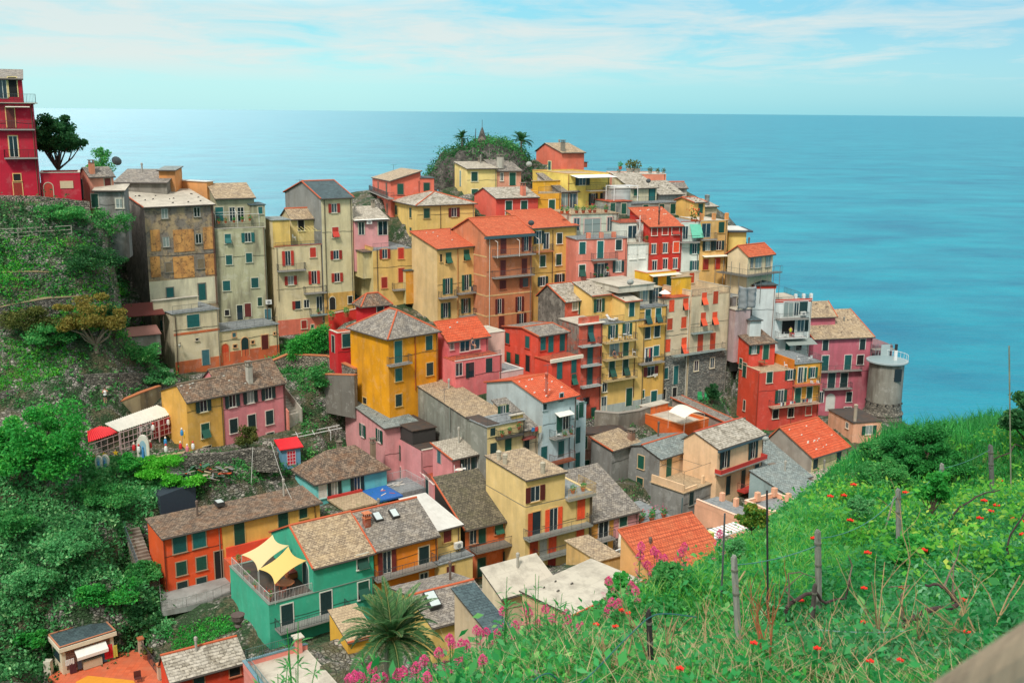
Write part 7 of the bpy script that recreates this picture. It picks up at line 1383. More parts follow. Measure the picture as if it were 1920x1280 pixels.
# ---- person photographing from the upper path
P = g2(198, 755); o = thing('person', 'person in white shirt with raised arm on the path above the beige wall', 'person', P, .4); k = bpy.data.meshes.new('body')
V = [(0, 0, .95), (0, 0, 1.2), (0, 0, 1.42), (0, 0, 1.52), (0, 0, 1.7), (-.19, 0, 1.42), (-.27, -.05, 1.15), (-.12, -.3, 1.4), (.19, 0, 1.42), (.34, -.1, 1.3), (.3, -.28, 1.5), (-.1, 0, .9), (-.11, 0, .5), (-.1, 0, .06), (-.1, -.12, .03), (.1, 0, .9), (.11, .03, .5), (.1, .05, .06), (.1, -.07, .03)]
E_ = [(0, 1), (1, 2), (2, 3), (3, 4), (2, 5), (5, 6), (6, 7), (2, 8), (8, 9), (9, 10), (0, 11), (11, 12), (12, 13), (13, 14), (0, 15), (15, 16), (16, 17), (17, 18)]
k.from_pydata(V, E_, []); b_ = link('body', k, o); RR = [.16, .15, .16, .06, .11, .07, .05, .04, .07, .05, .04, .1, .07, .05, .04, .1, .07, .05, .04]
md = b_.modifiers.new('skin', 'SKIN');
if not k.skin_vertices:
 import bmesh; bm = bmesh.new(); bm.from_mesh(k); bm.verts.layers.skin.verify(); bm.to_mesh(k); bm.free()
for i, r in enumerate(RR): k.skin_vertices[0].data[i].radius = (r, r)
k.skin_vertices[0].data[0].use_root = True; b_.modifiers.new('sub', 'SUBSURF').render_levels = 2; k.materials.append(flat('c89478', .7))
q = MB(); q.lathe((0, 0, .92), [(.19, 0), (.19, .2), (.2, .4), (.12, .55)], 0, 12); q.build('shirt', flat('ececec'), o); q = MB(); q.lathe((0, 0, .72), [(.2, 0), (.19, .21)], 0, 12); q.build('shorts', flat('2c2c34'), o); q = MB(); q.lathe((0, .03, 1.68), [(.12, 0), (.13, .08), (.06, .15)], 0, 10); q.build('hair', flat('4a3428'), o)
# ---- red roofed shed
P = g2(*T('I', 1590, 775)); o = thing('garden_shed', 'little blue shed with bright red roof and lattice door', 'shed', P, .5); k = MB(); k.box(-1.1, 1.1, -.9, .9, -.5, 2.0); k.build('wall', flat('6a9ab8'), o); k = MB(); k.prism([(-1.4, -1.2, 1.95), (1.4, -1.2, 1.95), (1.4, 1.2, 2.5), (-1.4, 1.2, 2.5)], [(-1.4, -1.2, 2.05), (1.4, -1.2, 2.05), (1.4, 1.2, 2.6), (-1.4, 1.2, 2.6)]); k.build('roof', flat('d8202c', .5), o)
k = MB(); k.box(-.5, .5, -.93, -.901, -.1, 1.7); k.build('door', flat('c8283c'), o); k = MB(); [k.box(-.5+q*.33-.02, -.5+q*.33+.02, -.96, -.931, -.1, 1.7) for q in range(4)]; [k.box(-.5, .5, -.955, -.932, q*.4, q*.4+.04) for q in range(5)]; k.build('lattice', flat('e8d8e0'), o)
# ---- junk heap
jm = [flat('c8502c'), flat('8a8c8c'), flat('3c6a54'), flat('a8a090'), flat('5a4638'), flat('b8a888')]
P = g2(*T('I', 1030, 880)); o = thing('junk_heap', 'heap of broken boards and red tiles in the garden', 'junk', P); rg = random.Random(4)
for i in range(46):
 k = MB(); L_ = rg.uniform(.5, 1.7); w = rg.uniform(.1, .4); k.box(-L_/2, L_/2, -w/2, w/2, -.03, .03); b_ = k.build('board', jm[i % 6], o, (rg.uniform(-2.2, 2.2), rg.uniform(-1.6, 1.2), rg.uniform(.1, 1.4))); b_.rotation_euler = (rg.uniform(-.6, .6), rg.uniform(-.6, .6), rg.uniform(0, 3.1))
P = g2(*T('I', 820, 880)); o = thing('board_stack', 'lean-to of pale weathered boards above the dark wall', 'boards', P, .5)
for i in range(8): k = MB(); k.box(-1.5, 1.5, -.1, .1, 0, .04); b_ = k.build('board', flat('b8b4a8' if i % 2 else '8a8c8a'), o, (0, i*.22-.8, .5+i*.06)); b_.rotation_euler = (0, R(12), 0)
P = g2(*T('I', 1410, 800)); o = thing('pallet', 'grey wooden pallet table in the overgrown garden', 'pallet', P, .4)
for i in range(7): k = MB(); k.box(-.9, .9, i*.28-1, i*.28-.8, .7, .74); k.build('board', weath('a8a498'), o)
k = MB(); [k.bar((x, y, -.2), (x, y, .7), .05) for x in (-.8, .8) for y in (-.9, .8)]; k.build('legs', weath('8a8478'), o)
# ---- rusty lean-to by the cream house and bench
P = at(*T('B', 150, 830), 134); o = thing('rusty_shed', 'open shed with dark rust red corrugated roof beside the cream lower house', 'shed', P, .5); k = MB(); k.prism([(-3, -2.4, -.5), (2.4, -2.4, -.5), (2.4, 1.4, .5), (-2.2, 1.4, .5)], [(-3, -2.4, -.4), (2.4, -2.4, -.4), (2.4, 1.4, .6), (-2.2, 1.4, .6)]); k.build('roof', flat('6a2f28', .7), o)
k = MB(); [k.bar((x, y, -4), (x, y, -.4), .07) for x in (-2.6, 2.2) for y in (-2.2, 1.)]; k.build('posts', weath('7a6a5c'), o)
P = at(*T('B', 170, 960), 131); o = thing('rusty_shed', 'lower shed with pale pink rust roof and white gutter beside the cream lower house', 'shed', P, .55); k = MB(); k.prism([(-3.4, -1.6, -.3), (1.6, -1.6, -.3), (1.6, 1., .4), (-2.6, 1., .4)], [(-3.4, -1.6, -.22), (1.6, -1.6, -.22), (1.6, 1., .48), (-2.6, 1., .48)]); k.build('roof', flat('a8786c', .8), o); k = MB(); k.box(-3.3, 1.5, -1.3, .8, -3, -.4); k.build('wall', plaster('a8a498', .4), o)
P = g2(*T('B', 290, 1240)); o = thing('bench', 'grey bench by the path at the foot of the cream lower house', 'bench', P, .5); k = MB(); k.box(-1, 1, -.22, .22, .42, .47); k.build('seat', weath('b0b0a8'), o); k = MB(); k.box(-1, 1, .22, .26, .5, .9); k.build('backrest', weath('b0b0a8'), o); k = MB(); k.box(-.9, -.8, -.2, .2, 0, .42); k.box(.8, .9, -.2, .2, 0, .42); k.build('legs', flat('6a6a68'), o)
# ---- canopy on the orange walled terrace
h = hb('orange walled roof terrace'); z = h.h-.4; o = thing('canopy', 'curved cream canopy over the orange walled terrace', 'canopy', h.O+Vector((0, 0, z)), h.yaw); k = MB(); n = 12
c0 = [h.pZ(620, 165, z+2.2), h.pZ(715, 205, z+2.2), h.pZ(835, 178, z+2.2), h.pZ(730, 130, z+2.2)]
A, B, C_, D_ = [Vector((a, b, 2.2)) for a, b in c0]
for i in range(n):
 f0, f1 = i/n, (i+1)/n; z_ = lambda f: Vector((0, 0, .5*math.sin(math.pi*f))); a, b, c, d = A.lerp(D_, f0)+z_(f0), A.lerp(D_, f1)+z_(f1), B.lerp(C_, f1)+z_(f1), B.lerp(C_, f0)+z_(f0); k.prism([a, d, c, b], [q+Vector((0, 0, .03)) for q in (a, d, c, b)])
k.build('cloth', flat('ece4d4', .8), o); k = MB(); [k.bar((q.x, q.y, 0), (q.x, q.y, 2.2), .03) for q in (A, B, C_, D_)]; k.build('posts', flat('b8b4a8'), o)
# ---- parasols
def parasol(label, P, r=1.2, hh=2.3, col='efece4', closed=False):
 o = thing('parasol', label, 'parasol', P); k = MB()
 if closed: k.lathe((0, 0, .7), [(.1, 0), (.2, .3), (.17, 1.0), (.08, 1.6), (.02, 1.8)], 0, 9)
 else: k.lathe((0, 0, hh-.45), [(r, -.02), (r, 0), (r*.55, .28), (.02, .5)], 0, 8)
 k.build('canopy', flat(col, .85), o); k = MB(); k.bar((0, 0, 0), (0, 0, hh+.1), .025); k.build('pole', flat('c8c8c4'), o)
h = hb('deeper yellow apartment'); Q = WF(h, 985, 300, 0.6); Q.z = h.O.z+h.h; parasol('small white open parasol on the laundry house roof terrace', Q, .9, 2.2)
parasol('folded cream parasol by the white rail in front of the pink and orange house', at(*T('K', 550, 960), 96), closed=True, col='d8c4a0'); parasol('folded white parasol nearest the orange clay roof', at(*T('K', 326, 1030), 90), closed=True, col='e8e0d0')
P = at(*T('K', 90, 1080), 86); Q = at(*T('K', 560, 900), 93); o = thing('white_handrail', 'long white tubular handrail behind the clay roof', 'railing', P); D = Q-P; k = MB(); k.bar((0, 0, 0), tuple(D), .06); k.bar((0, 0, -.6), tuple(D-Vector((0, 0, .6))), .03); [k.bar(tuple(D*f-Vector((0, 0, 1.1))), tuple(D*f), .035) for f in np.linspace(.02, .98, 7)]; k.build('tubes', flat('e8ecec', .5), o)
# ---- satellite dishes, antennas, AC units
def dish(label, P, s=.45, col='8a9094', rz=0.):
 o = thing('satellite_dish', label, 'satellite dish', P, rz); k = MB(); pts = []; k.lathe((0, 0, 0), [(.02, .0), (s*.5, .05), (s, .16), (s, .18), (s*.5, .08), (.02, .03)], 0, 14); b_ = k.build('reflector', flat(col, .5), o, (0, 0, .7)); b_.rotation_euler = (R(-65), 0, 0); k = MB(); k.bar((0, .1, 0), (0, .1, .7), .03); k.bar((0, 0, .6), (0, -.5, .75), .015); k.build('bracket', flat('5a5c5c'), o)
def antenna(label, P, hh=2., rz=0.):
 o = thing('antenna', label, 'antenna', P, rz); k = MB(); k.bar((0, 0, 0), (0, 0, hh), .025); k.bar((-.5, 0, hh*.9), (.5, 0, hh*.95), .018); [k.bar((x, -.25, hh*.9+.05*x), (x, .25, hh*.9+.05*x), .012) for x in np.linspace(-.45, .45, 6)]; k.build('mast', flat('5c5c60', .5), o)
for x, y, Y, lb, s in ((218, 303, 137, 'grey satellite dish above the roofs left of the sea', .65), (992, 309, 172, 'pale satellite dish on the yellow crest house', .5), (996, 419, 150, 'dark satellite dish on the clay roof of the yellow house', .45), (1182, 530, 143, 'dark satellite dish on the flat pale roof', .5), (1436, 824, 119, 'white satellite dish on the peach house corner', .4), (1216, 340, 172, 'small satellite dish on the patched roof near the skyline', .4)): dish(lb, at(x, y, Y)-Vector((0, 0, .7)), s, 'c8ccc8' if 'white' in lb or 'pale' in lb else '5c6468')
for x, y, Y, lb, hh in ((738, 318, 168, 'roof antenna on the coral crest house', .9), (562, 345, 149, 'dark roof vent on the tall beige slate house', .7), (833, 752, 112, 'thin antenna on the big stucco roof', 1.6), (1027, 700, 115, 'dark antenna at the ridge of the pale blue house', 1.2), (1195, 316, 176, 'antenna on the flat topped salmon building', 1.2), (845, 438, 147, 'short aerial on the tall yellow clay roofed house', .9), (1570, 985, 90, 'x', 0)):
 if hh: antenna(lb, at(x, y, Y)-Vector((0, 0, .1)), hh, .4)
def acunit(label, P, rz): o = thing('air_conditioner', label, 'air conditioner', P, rz); k = MB(); k.box(-.42, .42, -.18, .18, 0, .6); k.build('casing', flat('e0e0da', .5), o); k = MB(); k.lathe((0, 0, 0), [(.22, 0), (.22, .02)], 0, 14); b_ = k.build('fan_grille', flat('8a8c8c'), o, (0, -.181, .3)); b_.rotation_euler = (R(90), 0, 0)
acunit('white air conditioner between the windows of the pink penthouse', WF(hb('pink penthouse'), 208, 880, -.25), R(30)); acunit('white air conditioner on the white loggia balcony', WF(hb('white tower house'), 590, 395, -.5), R(14)); acunit('air conditioner on the small cream house balcony', WF(hb('small cream house'), 1022, 1045, -.4), R(34)); acunit('air conditioner box on the salmon cottage roof', at(197, 322, 138), .4); acunit('air conditioner beside the blue door of the pale green house', WF(hb('tall pale green'), 908, 800, -.3), .4)
# ---- furniture on balconies
def onb(h, x, y, b, dz=0): P = WF(h, x, y, b); return P
h = hb('yellow apartment house with green open'); Yw = h.yaw
Q = WF(h, 575, 470, 1.0); Q.z = h.O.z+h.h+.1; o = thing('deck_chair', 'white deck chair on the top terrace of the yellow apartment house', 'deck chair', Q, Yw+.5); k = MB(); k.prism([(-.3, -.8, .3), (.3, -.8, .3), (.3, .1, .35), (-.3, .1, .35)], [(-.3, -.8, .34), (.3, -.8, .34), (.3, .1, .39), (-.3, .1, .39)]); k.build('seat', flat('ececec'), o); k = MB(); k.prism([(-.3, .1, .35), (.3, .1, .35), (.3, .6, .95), (-.3, .6, .95)], [(-.3, .05, .38), (.3, .05, .38), (.3, .55, .98), (-.3, .55, .98)]); k.build('backrest', flat('ececec'), o); k = MB(); [k.bar((x, y, 0), (x, y, .33), .02) for x in (-.25, .25) for y in (-.7, .2)]; k.build('legs', flat('d8d8d8'), o)
Q = WF(h, 620, 470, .8); Q.z = h.O.z+h.h+.1; table('white low table beside the white deck chair', Q, .35, h_=.45)
for x, y, lb in ((588, 640, 'white chair at the left of the upper yellow balcony'), (650, 630, 'white chair near the middle of the upper yellow balcony'), (725, 615, 'white chair at the right of the upper yellow balcony'), (755, 740, 'white chair at the right of the middle yellow balcony')): chair(lb, WF(h, x, y, -.5), Yw+1)
table('white table on the upper yellow balcony', WF(h, 688, 622, -.5), .35)
table('round brown table on the middle yellow balcony', WF(h, 652, 765, -.5), .35, '8a4a34')
h = hb('narrow ochre over red'); Q0 = h.O+Vector((0, 0, h.h+.1))
for a, b, lb in ((1.2, 1.0, 'white chair left on the ochre house roof terrace'), (3.2, .8, 'white lounge chair right on the ochre house roof terrace')): chair(lb, Q0+h.u*a+h.v*b, h.yaw+a)
for x, lb in ((650, 'white chair left on the red floored ochre balcony'), (690, 'white chair right on the red floored ochre balcony')): chair(lb, WF(h, x, 865, -.5), h.yaw+2)
h = hb('red house with beige roof terrace'); Q0 = h.O+Vector((0, 0, h.h-.1))
Q = Q0+h.u*2.2+h.v*2.9; table('small wooden table by the upper room of the red house', Q, .5, '8a6a4c'); chair('wooden chair by the table on the beige roof terrace', Q+h.u*.8, 1., '8a6a4c')
chair('white chair on the beige roof terrace near the orange wall', Q0+h.u*5.2+h.v*1.0, 1.5)
k = MB(); k.box(5.9, 6.1, 0.1, 5.3, h.h-.2, h.h+1.2); k.build('orange_party_wall', plaster('e0862c', .1), h.root)
cl = ['3c7ab0', 'e8e8e4', '9ab83c', '404858', 'd8c8a0', 'c83a3a', 'e0d8c8', '7a8c9a']
def laundry(label, h, x0, x1, y, b=-1.05, n=6, hh=.6, group='laundry hung from balconies'):
 a0, z = h.pF(x0, y, b); a1 = h.pF(x1, y, b)[0]; o = thing('laundry', label, 'laundry', h.O+h.u*a0+h.v*b+Vector((0, 0, z)), h.yaw, group); rg = random.Random(n+len(label)); L_ = a1-a0; k = MB(); k.bar((0, 0, 0), (L_, 0, 0), .012); k.build('line', flat('c8c8c8'), o)
 for i in range(n): w = L_/n*.8; x = L_*i/n; d = hh*rg.uniform(.6, 1.1); k = MB(); k.prism([(x, -.02, -d), (x+w, -.03, -d+.03), (x+w, .03, -d), (x, .02, -d)], [(x, -.01, 0), (x+w, -.01, 0), (x+w, .01, 0), (x, .01, 0)]); k.build('cloth', flat(cl[rg.randrange(8)], .9), o)
laundry('row of coloured washing on the long balcony of the red house', hb('red house with beige'), 440, 540, 975, n=8)
laundry('white and dark long clothes hanging on the laundry house balcony', hb('deeper yellow'), 835, 880, 700, -.6, 4, 1.4)
laundry('pale blue washing below the maroon shutters of the laundry house', hb('deeper yellow'), 895, 935, 885, -.3, 3, .5)
laundry('striped lilac towels on a line in front of the lean-to', hb('pale patched'), 1462, 1525, 325, -1.2, 3, .75)
laundry('dark blue garments on the tall yellow clay roofed house balcony', hb('tall yellow house with orange clay'), 925, 950, 490, -.9, 2, .8)
laundry('pale clothes on the low balcony of the ochre over red house', hb('narrow ochre over red'), 575, 650, 955, n=6)
for h_, x, y, b, lb in ((hb('pale blue house with'), 1622, 388, -.5, 'white plastic chair on the pale blue house balcony'), (hb('low pink room'), 1010, 600, -1.6, 'white chair left of the table on the red tiled terrace'), (hb('low pink room'), 1055, 592, -1.6, 'white chair right of the table on the red tiled terrace'), (hb('cream house with red shutters'), 1062, 418, .9, 'white chair on the roof terrace with yellow pergola'), (hb('white tower house'), 470, 545, -.6, 'white chair left on the lower loggia of the white house'), (hb('salmon pink house'), 395, 1100, -.6, 'pale chair on the flower balcony of the salmon house'), (hb('burnt orange'), 1345, 1000, -.8, 'white folding chair on the burnt orange balcony')): chair(lb, WF(h_, x, y, b), h_.yaw+1)
table('red table on the lower loggia of the white house', WF(hb('white tower house'), 518, 545, -.6), .35, 'd03038'); table('orange topped table on the red tiled terrace', WF(hb('low pink room'), 1030, 612, -1.6), .4, 'e8d8c8')
potl = [(hb('tall pale green'), 610, 318, -.0, 'red', 'red geranium planter left on the pale green terrace'), (hb('tall pale green'), 650, 315, 0.2, 'red', 'red geranium planter second on the pale green terrace'), (hb('tall pale green'), 700, 312, .2, None, 'leafy pot third on the pale green terrace'), (hb('tall pale green'), 750, 308, .2, 'yellow', 'yellow flowered pot on the pale green terrace'), (hb('tall pale green'), 795, 300, .2, 'red', 'red geranium planter right on the pale green terrace'),
  (hb('cream house with red'), 1208, 860, -.4, 'yellow', 'leafy pots on the lowest balcony of the cream house'), (hb('pale blue house with'), 1660, 385, -.6, 'yellow', 'yellow flower pot on the pale blue house balcony'), (hb('pale blue house with'), 1700, 370, -.6, 'red', 'reddish flower pot on the pale blue house balcony'),
  (hb('salmon pink house'), 300, 1120, -.9, 'pink', 'pink flower pot left on the salmon house balcony'), (hb('salmon pink house'), 350, 1130, -.9, None, 'hanging plant on the salmon house balcony'), (hb('salmon pink house'), 398, 1075, -.7, 'pink', 'tall pink flowered plant on the salmon house'), (hb('cream and grey house'), 1285, 380, -.3, 'red', 'flower box left on the planted corner terrace'), (hb('cream and grey house'), 1330, 360, -.3, None, 'flower box middle on the planted corner terrace'), (hb('cream and grey house'), 1385, 335, -.3, 'red', 'flower box right on the planted corner terrace')]
for h_, x, y, b, f, lb in potl: pot(lb, WF(h_, x, y, b), .2, f)
h = hb('pale mint house')
for i, (x, f) in enumerate(((55, 'red'), (95, None), (165, 'yellow'), (215, None), (265, 'red'), (300, 'red'), (385, 'red'))):
 P = WF(h, x, 640-.1*x, .5); P.z = h.O.z+h.h+.1; pot('terracotta pot number %s from the left on the mint house terrace' % ['one', 'two', 'three', 'four', 'five', 'six', 'seven'][i], P, .3, f, 'c05a34')
h = hb('white house with spiral'); P = h.O+h.u*(h.W-.3)+h.v*.4+Vector((0, 0, h.h+.1)); pot('green shrub in a pot on the white spiral stair terrace', P, .3)
h = hb('ochre house with pale roof terrace'); P = h.O-h.u*.9+h.v*.6+Vector((0, 0, h.h-.6)); pot('large feathery shrub between the red and ochre houses', P, .55, 'red', hgt=1.5, mat='olive')
h = hb('large flat topped salmon')
for i, (a, s, lb) in enumerate(((1.2, .25, 'small plant left on the flat salmon roof'), (3.2, .7, 'big round shrub on the flat salmon roof'), (4.4, .65, 'second round shrub on the flat salmon roof'), (6.8, .35, 'low shrub in the middle of the flat salmon roof'), (8.2, .3, 'low plant right on the flat salmon roof'), (9.2, .3, 'rightmost plant on the flat salmon roof'))): pot(lb, h.O+h.u*a+h.v*1.5+Vector((0, 0, h.h-.1)), s, None, 'a8a49a', .9, mat='olive')
h = hb('stone walled house with a flower')
for i, (a, b, f, lb) in enumerate(((.5, .6, 'pink', 'pink flower pot left on the stone house terrace'), (1.5, 1.2, 'red', 'red flower pot on the stone house terrace'), (2.3, .5, None, 'leafy pot in the middle of the stone house terrace'), (3.2, 1.4, 'pink', 'pink flower pot in the middle of the stone house terrace'), (4.2, .7, 'pink', 'pink flower pot right on the stone house terrace'), (1., 3., None, 'green bush at the back of the stone house terrace'))): pot(lb, h.O+h.u*a+h.v*b+Vector((0, 0, h.h+.1)), .3, f)
h = hb('tall yellow house with orange red');
for a, lb in ((1.5, 'leafy trough left on the upper terrace of the tall yellow house'), (2.8, 'leafy trough right on the upper terrace of the tall yellow house')): pot(lb, h.O+h.u*(h.W-3.6+a)+h.v*.6+Vector((0, 0, h.h)), .25)
for x, y, Y, s, f, lb in ((1163, 318, 180, .35, None, 'pot plant left of the roof garden at the skyline'), (622, 600, 137, .35, None, 'row of planters on the red wall'), (650, 594, 138, .35, None, 'second planter on the red wall')): pot(lb, at(x, y, Y), s, f)
for x, lb in ((1312, 'left green bin chair by the stone based house'), (1325, 'right green bin chair by the stone based house')): P = g2(x, 748, 100., 150.); o = thing('garden_chair', lb, 'chair', P); k = MB(); k.box(-.3, .3, -.3, .3, 0, .45); k.build('seat', flat('2c9a5c'), o); k = MB(); k.box(-.3, .3, .22, .3, .45, 1.); k.build('backrest', flat('2c9a5c'), o)
h = GP; k = MB(); z = h.h
for a, b in ((.2, .2), (h.W-.2, .2), (h.W-.2, h.D-.2), (.2, h.D-.2)): k.bar((a, b, z), (a, b, z+2.6), .03)
for p_, q in (((.2, .2), (h.W-.2, .2)), ((.2, h.D-.2), (h.W-.2, h.D-.2)), ((.2, .2), (.2, h.D-.2)), ((h.W-.2, .2), (h.W-.2, h.D-.2)), ((h.W/2, .2), (h.W/2, h.D-.2))): k.bar((*p_, z+2.6), (*q, z+2.6), .025)
k.build('pergola_frame', flat('6a6258'), h.root); k = MB(); k.box(h.W*.55, h.W*.6, .3, .6, z, z+1.1); k.build('pillar', flat('ecc8a0'), h.root)
P = at(*T('K', 940, 880), 100); o = thing('slatted_awning', 'white slatted awning below the left peach terrace', 'awning', P, .6); k = MB(); [k.box(-2.6+i*.55, -2.25+i*.55, -1., 1., 0, .05) for i in range(10)]; k.build('slats', flat('e8ece8'), o); k = MB(); k.bar((-2.6, -1, -.05), (2.9, -1, -.05), .05); k.bar((-2.6, 1, -.05), (2.9, 1, -.05), .05); k.bar((-2.5, -1, -2.4), (-2.5, -1, 0), .05); k.bar((2.8, -1, -2.4), (2.8, -1, 0), .05); k.build('frame', flat('d8d8d4'), o)
P = WF(hb('cream lower house'), 372, 1050, -.6); o = thing('street_lamp', 'wrought iron wall lamp on the corner of the cream lower house', 'street lamp', P); k = MB(); k.lathe((0, 0, -.3), [(.08, 0), (.17, .4), (.02, .55)], 0, 6); k.build('lantern', flat('c8c8b8', .4), o); k = MB(); k.bar((0, 0, .25), (0, .6, .3), .025); k.bar((0, .6, .3), (0, .6, -.3), .025); k.build('bracket', flat('2c2c30'), o)
P = at(*T('L', 660, 905), 80); o = thing('stone_urn', 'dark stone urn on the ridge beside the teal house', 'urn', P); k = MB(); k.lathe((0, 0, -.6), [(.25, 0), (.3, .1), (.2, .3), (.5, .7), (.55, 1.1), (.6, 1.15), (.5, 1.2)], 0, 12); k.build('bowl', plaster('5a4e4a', .3), o)
for lb, a, b in (('long cable crossing the garden down to the brown roof', at(508, 700+128, 111), at(547, 935, 103)), ('thin pole standing before the garden wall', at(474, 838, 108), at(471, 905, 106))):
 O = a; k = MB(); pts = [tuple((b-a)*f-Vector((0, 0, .6*4*f*(1-f) if 'cable' in lb else 0))) for f in np.linspace(0, 1, 9)]; k.path(pts, .03, 0, 4); o = k.build('cable' if 'cable' in lb else 'pole', flat('b8b8b0'), None, O); tag(o, lb, 'cable' if 'cable' in lb else 'pole')
P = g2(590, 825, 100., 135.); o = thing('cold_frame', 'white metal frame lying in the grass right of the pink house', 'frame', P, .4); k = MB(); [k.bar((-2.5, y, .6), (3.5, y+.6, 1.0), .05) for y in (0, 1.2)]; [k.bar((x, 0, .7), (x, 1.3, .9), .04) for x in (-2, 0, 2)]; [k.bar((x, .1, -.3), (x, .1, .8), .04) for x in (-2, 2)]; k.build('bars', flat('dcdcd8'), o)
h = hb('turquoise cottage'); zf = h.pF(240, 760)[1]; rg = random.Random(8); o = thing('roof_debris', 'orange and white scraps on the blue tarpaulin', 'scraps', h.O+h.u*(h.W*.8)-h.v*2+Vector((0, 0, zf+.03)), h.yaw)
for i in range(14): k = MB(); k.box(-rg.uniform(.2, .7), .3, -.06, .06, 0, .05); b_ = k.build('scrap', flat(['d8602c', 'e0d8c8', 'a84c34'][i % 3]), o, (rg.uniform(-1.2, 1.2), rg.uniform(-1., 1.2), .02*i)); b_.rotation_euler = (0, 0, rg.uniform(0, 3))
o = thing('roof_debris', 'white broken slats piled on the grey terrace by the pink wall', 'scraps', h.O+h.u*(h.W*1.1)-h.v*.8+Vector((0, 0, zf+.08)), h.yaw)
for i in range(14): k = MB(); k.box(-.5, .4, -.05, .05, 0, .05); b_ = k.build('scrap', flat(['e0e0da', 'c8c4b8'][i % 2]), o, (rg.uniform(-.9, .9), rg.uniform(-.6, .8), .03*i)); b_.rotation_euler = (0, 0, rg.uniform(-.6, 1.))
h = hb('cream cottage'); o = thing('tarpaulin', 'grey tarpaulin sheets draped in the gap left of the white stair tower', 'tarpaulin', h.O+Vector((0, 0, -2)), h.yaw); n = 14
V = []; F = []; rg_ = np.random.default_rng(2)
for i in range(n):
 for j in range(n): V.append((-4.4+i*.34+rg_.normal(0, .05), -2.2+.35*math.sin(i*1.1)+rg_.normal(0, .06), 1.0-j*.28-.5*math.sin(i/n*3.1)*(1-j/n)))
F = [(i*n+j, (i+1)*n+j, (i+1)*n+j+1, i*n+j+1) for i in range(n-1) for j in range(n-1)]; fastmesh('sheet', V, F, flat('8f9496', .7), o, smooth=True).modifiers.new('thick', 'SOLIDIFY').thickness = .03
def sitter(label, P, shirt, rz=0., stand=False):
 import bmesh
 o = thing('person', label, 'person', P, rz); me = bpy.data.meshes.new('body'); hz = 0 if stand else -.42
 V = [(0, 0, .92+hz), (0, 0, 1.2+hz), (0, 0, 1.42+hz), (0, 0, 1.52+hz), (0, 0, 1.68+hz), (-.2, 0, 1.42+hz), (-.26, -.02, 1.15+hz), (-.2, -.2, 1.0+hz), (.2, 0, 1.42+hz), (.26, -.02, 1.15+hz), (.2, -.2, 1.0+hz)]
 V += [(-.1, 0, .88), (-.1, 0, .48), (-.1, .02, .06), (.1, 0, .88), (.1, 0, .48), (.1, .02, .06)] if stand else [(-.1, 0, .48), (-.12, -.42, .48), (-.12, -.42, .06), (.1, 0, .48), (.12, -.42, .48), (.12, -.42, .06)]
 E_ = [(0, 1), (1, 2), (2, 3), (3, 4), (2, 5), (5, 6), (6, 7), (2, 8), (8, 9), (9, 10), (0, 11), (11, 12), (12, 13), (0, 14), (14, 15), (15, 16)]; me.from_pydata(V, E_, [])
 bm = bmesh.new(); bm.from_mesh(me); bm.verts.layers.skin.verify(); bm.to_mesh(me); bm.free(); b_ = link('body', me, o); b_.modifiers.new('skin', 'SKIN')
 for i, r in enumerate([.15, .14, .15, .06, .1, .07, .05, .04, .07, .05, .04, .09, .07, .05, .09, .07, .05]): me.skin_vertices[0].data[i].radius = (r, r)
 me.skin_vertices[0].data[0].use_root = True; b_.modifiers.new('sub', 'SUBSURF').render_levels = 1; me.materials.append(flat('b8866c', .7)); q = MB(); q.lathe((0, 0, .9+hz), [(.18, 0), (.18, .2), (.19, .42), (.1, .56)], 0, 12); q.build('shirt', flat(shirt), o); q = MB(); q.lathe((0, .03, 1.66+hz), [(.11, 0), (.12, .07), (.05, .14)], 0, 10); q.build('hair', flat('3a2a22'), o)
sitter('person in yellow green top standing on the lower loggia of the white house', WF(hb('white tower house'), 503, 540, -.4), 'c8d040', 0, True)
sitter('person in dark clothes sitting on the middle yellow balcony', WF(hb('yellow apartment house with green'), 605, 770, -.4), '3a3a48', .5)
sitter('person in dark blue sitting in the pink loggia under the clay roof', WF(hb('pink lower storey'), 945, 900, 1.0), '2c3c58', 1.)
LG['palmf'] = leafm('leaf_palm', ['4a7a4c', '5c9056', '749c62', '3c6642', '8aa474'])
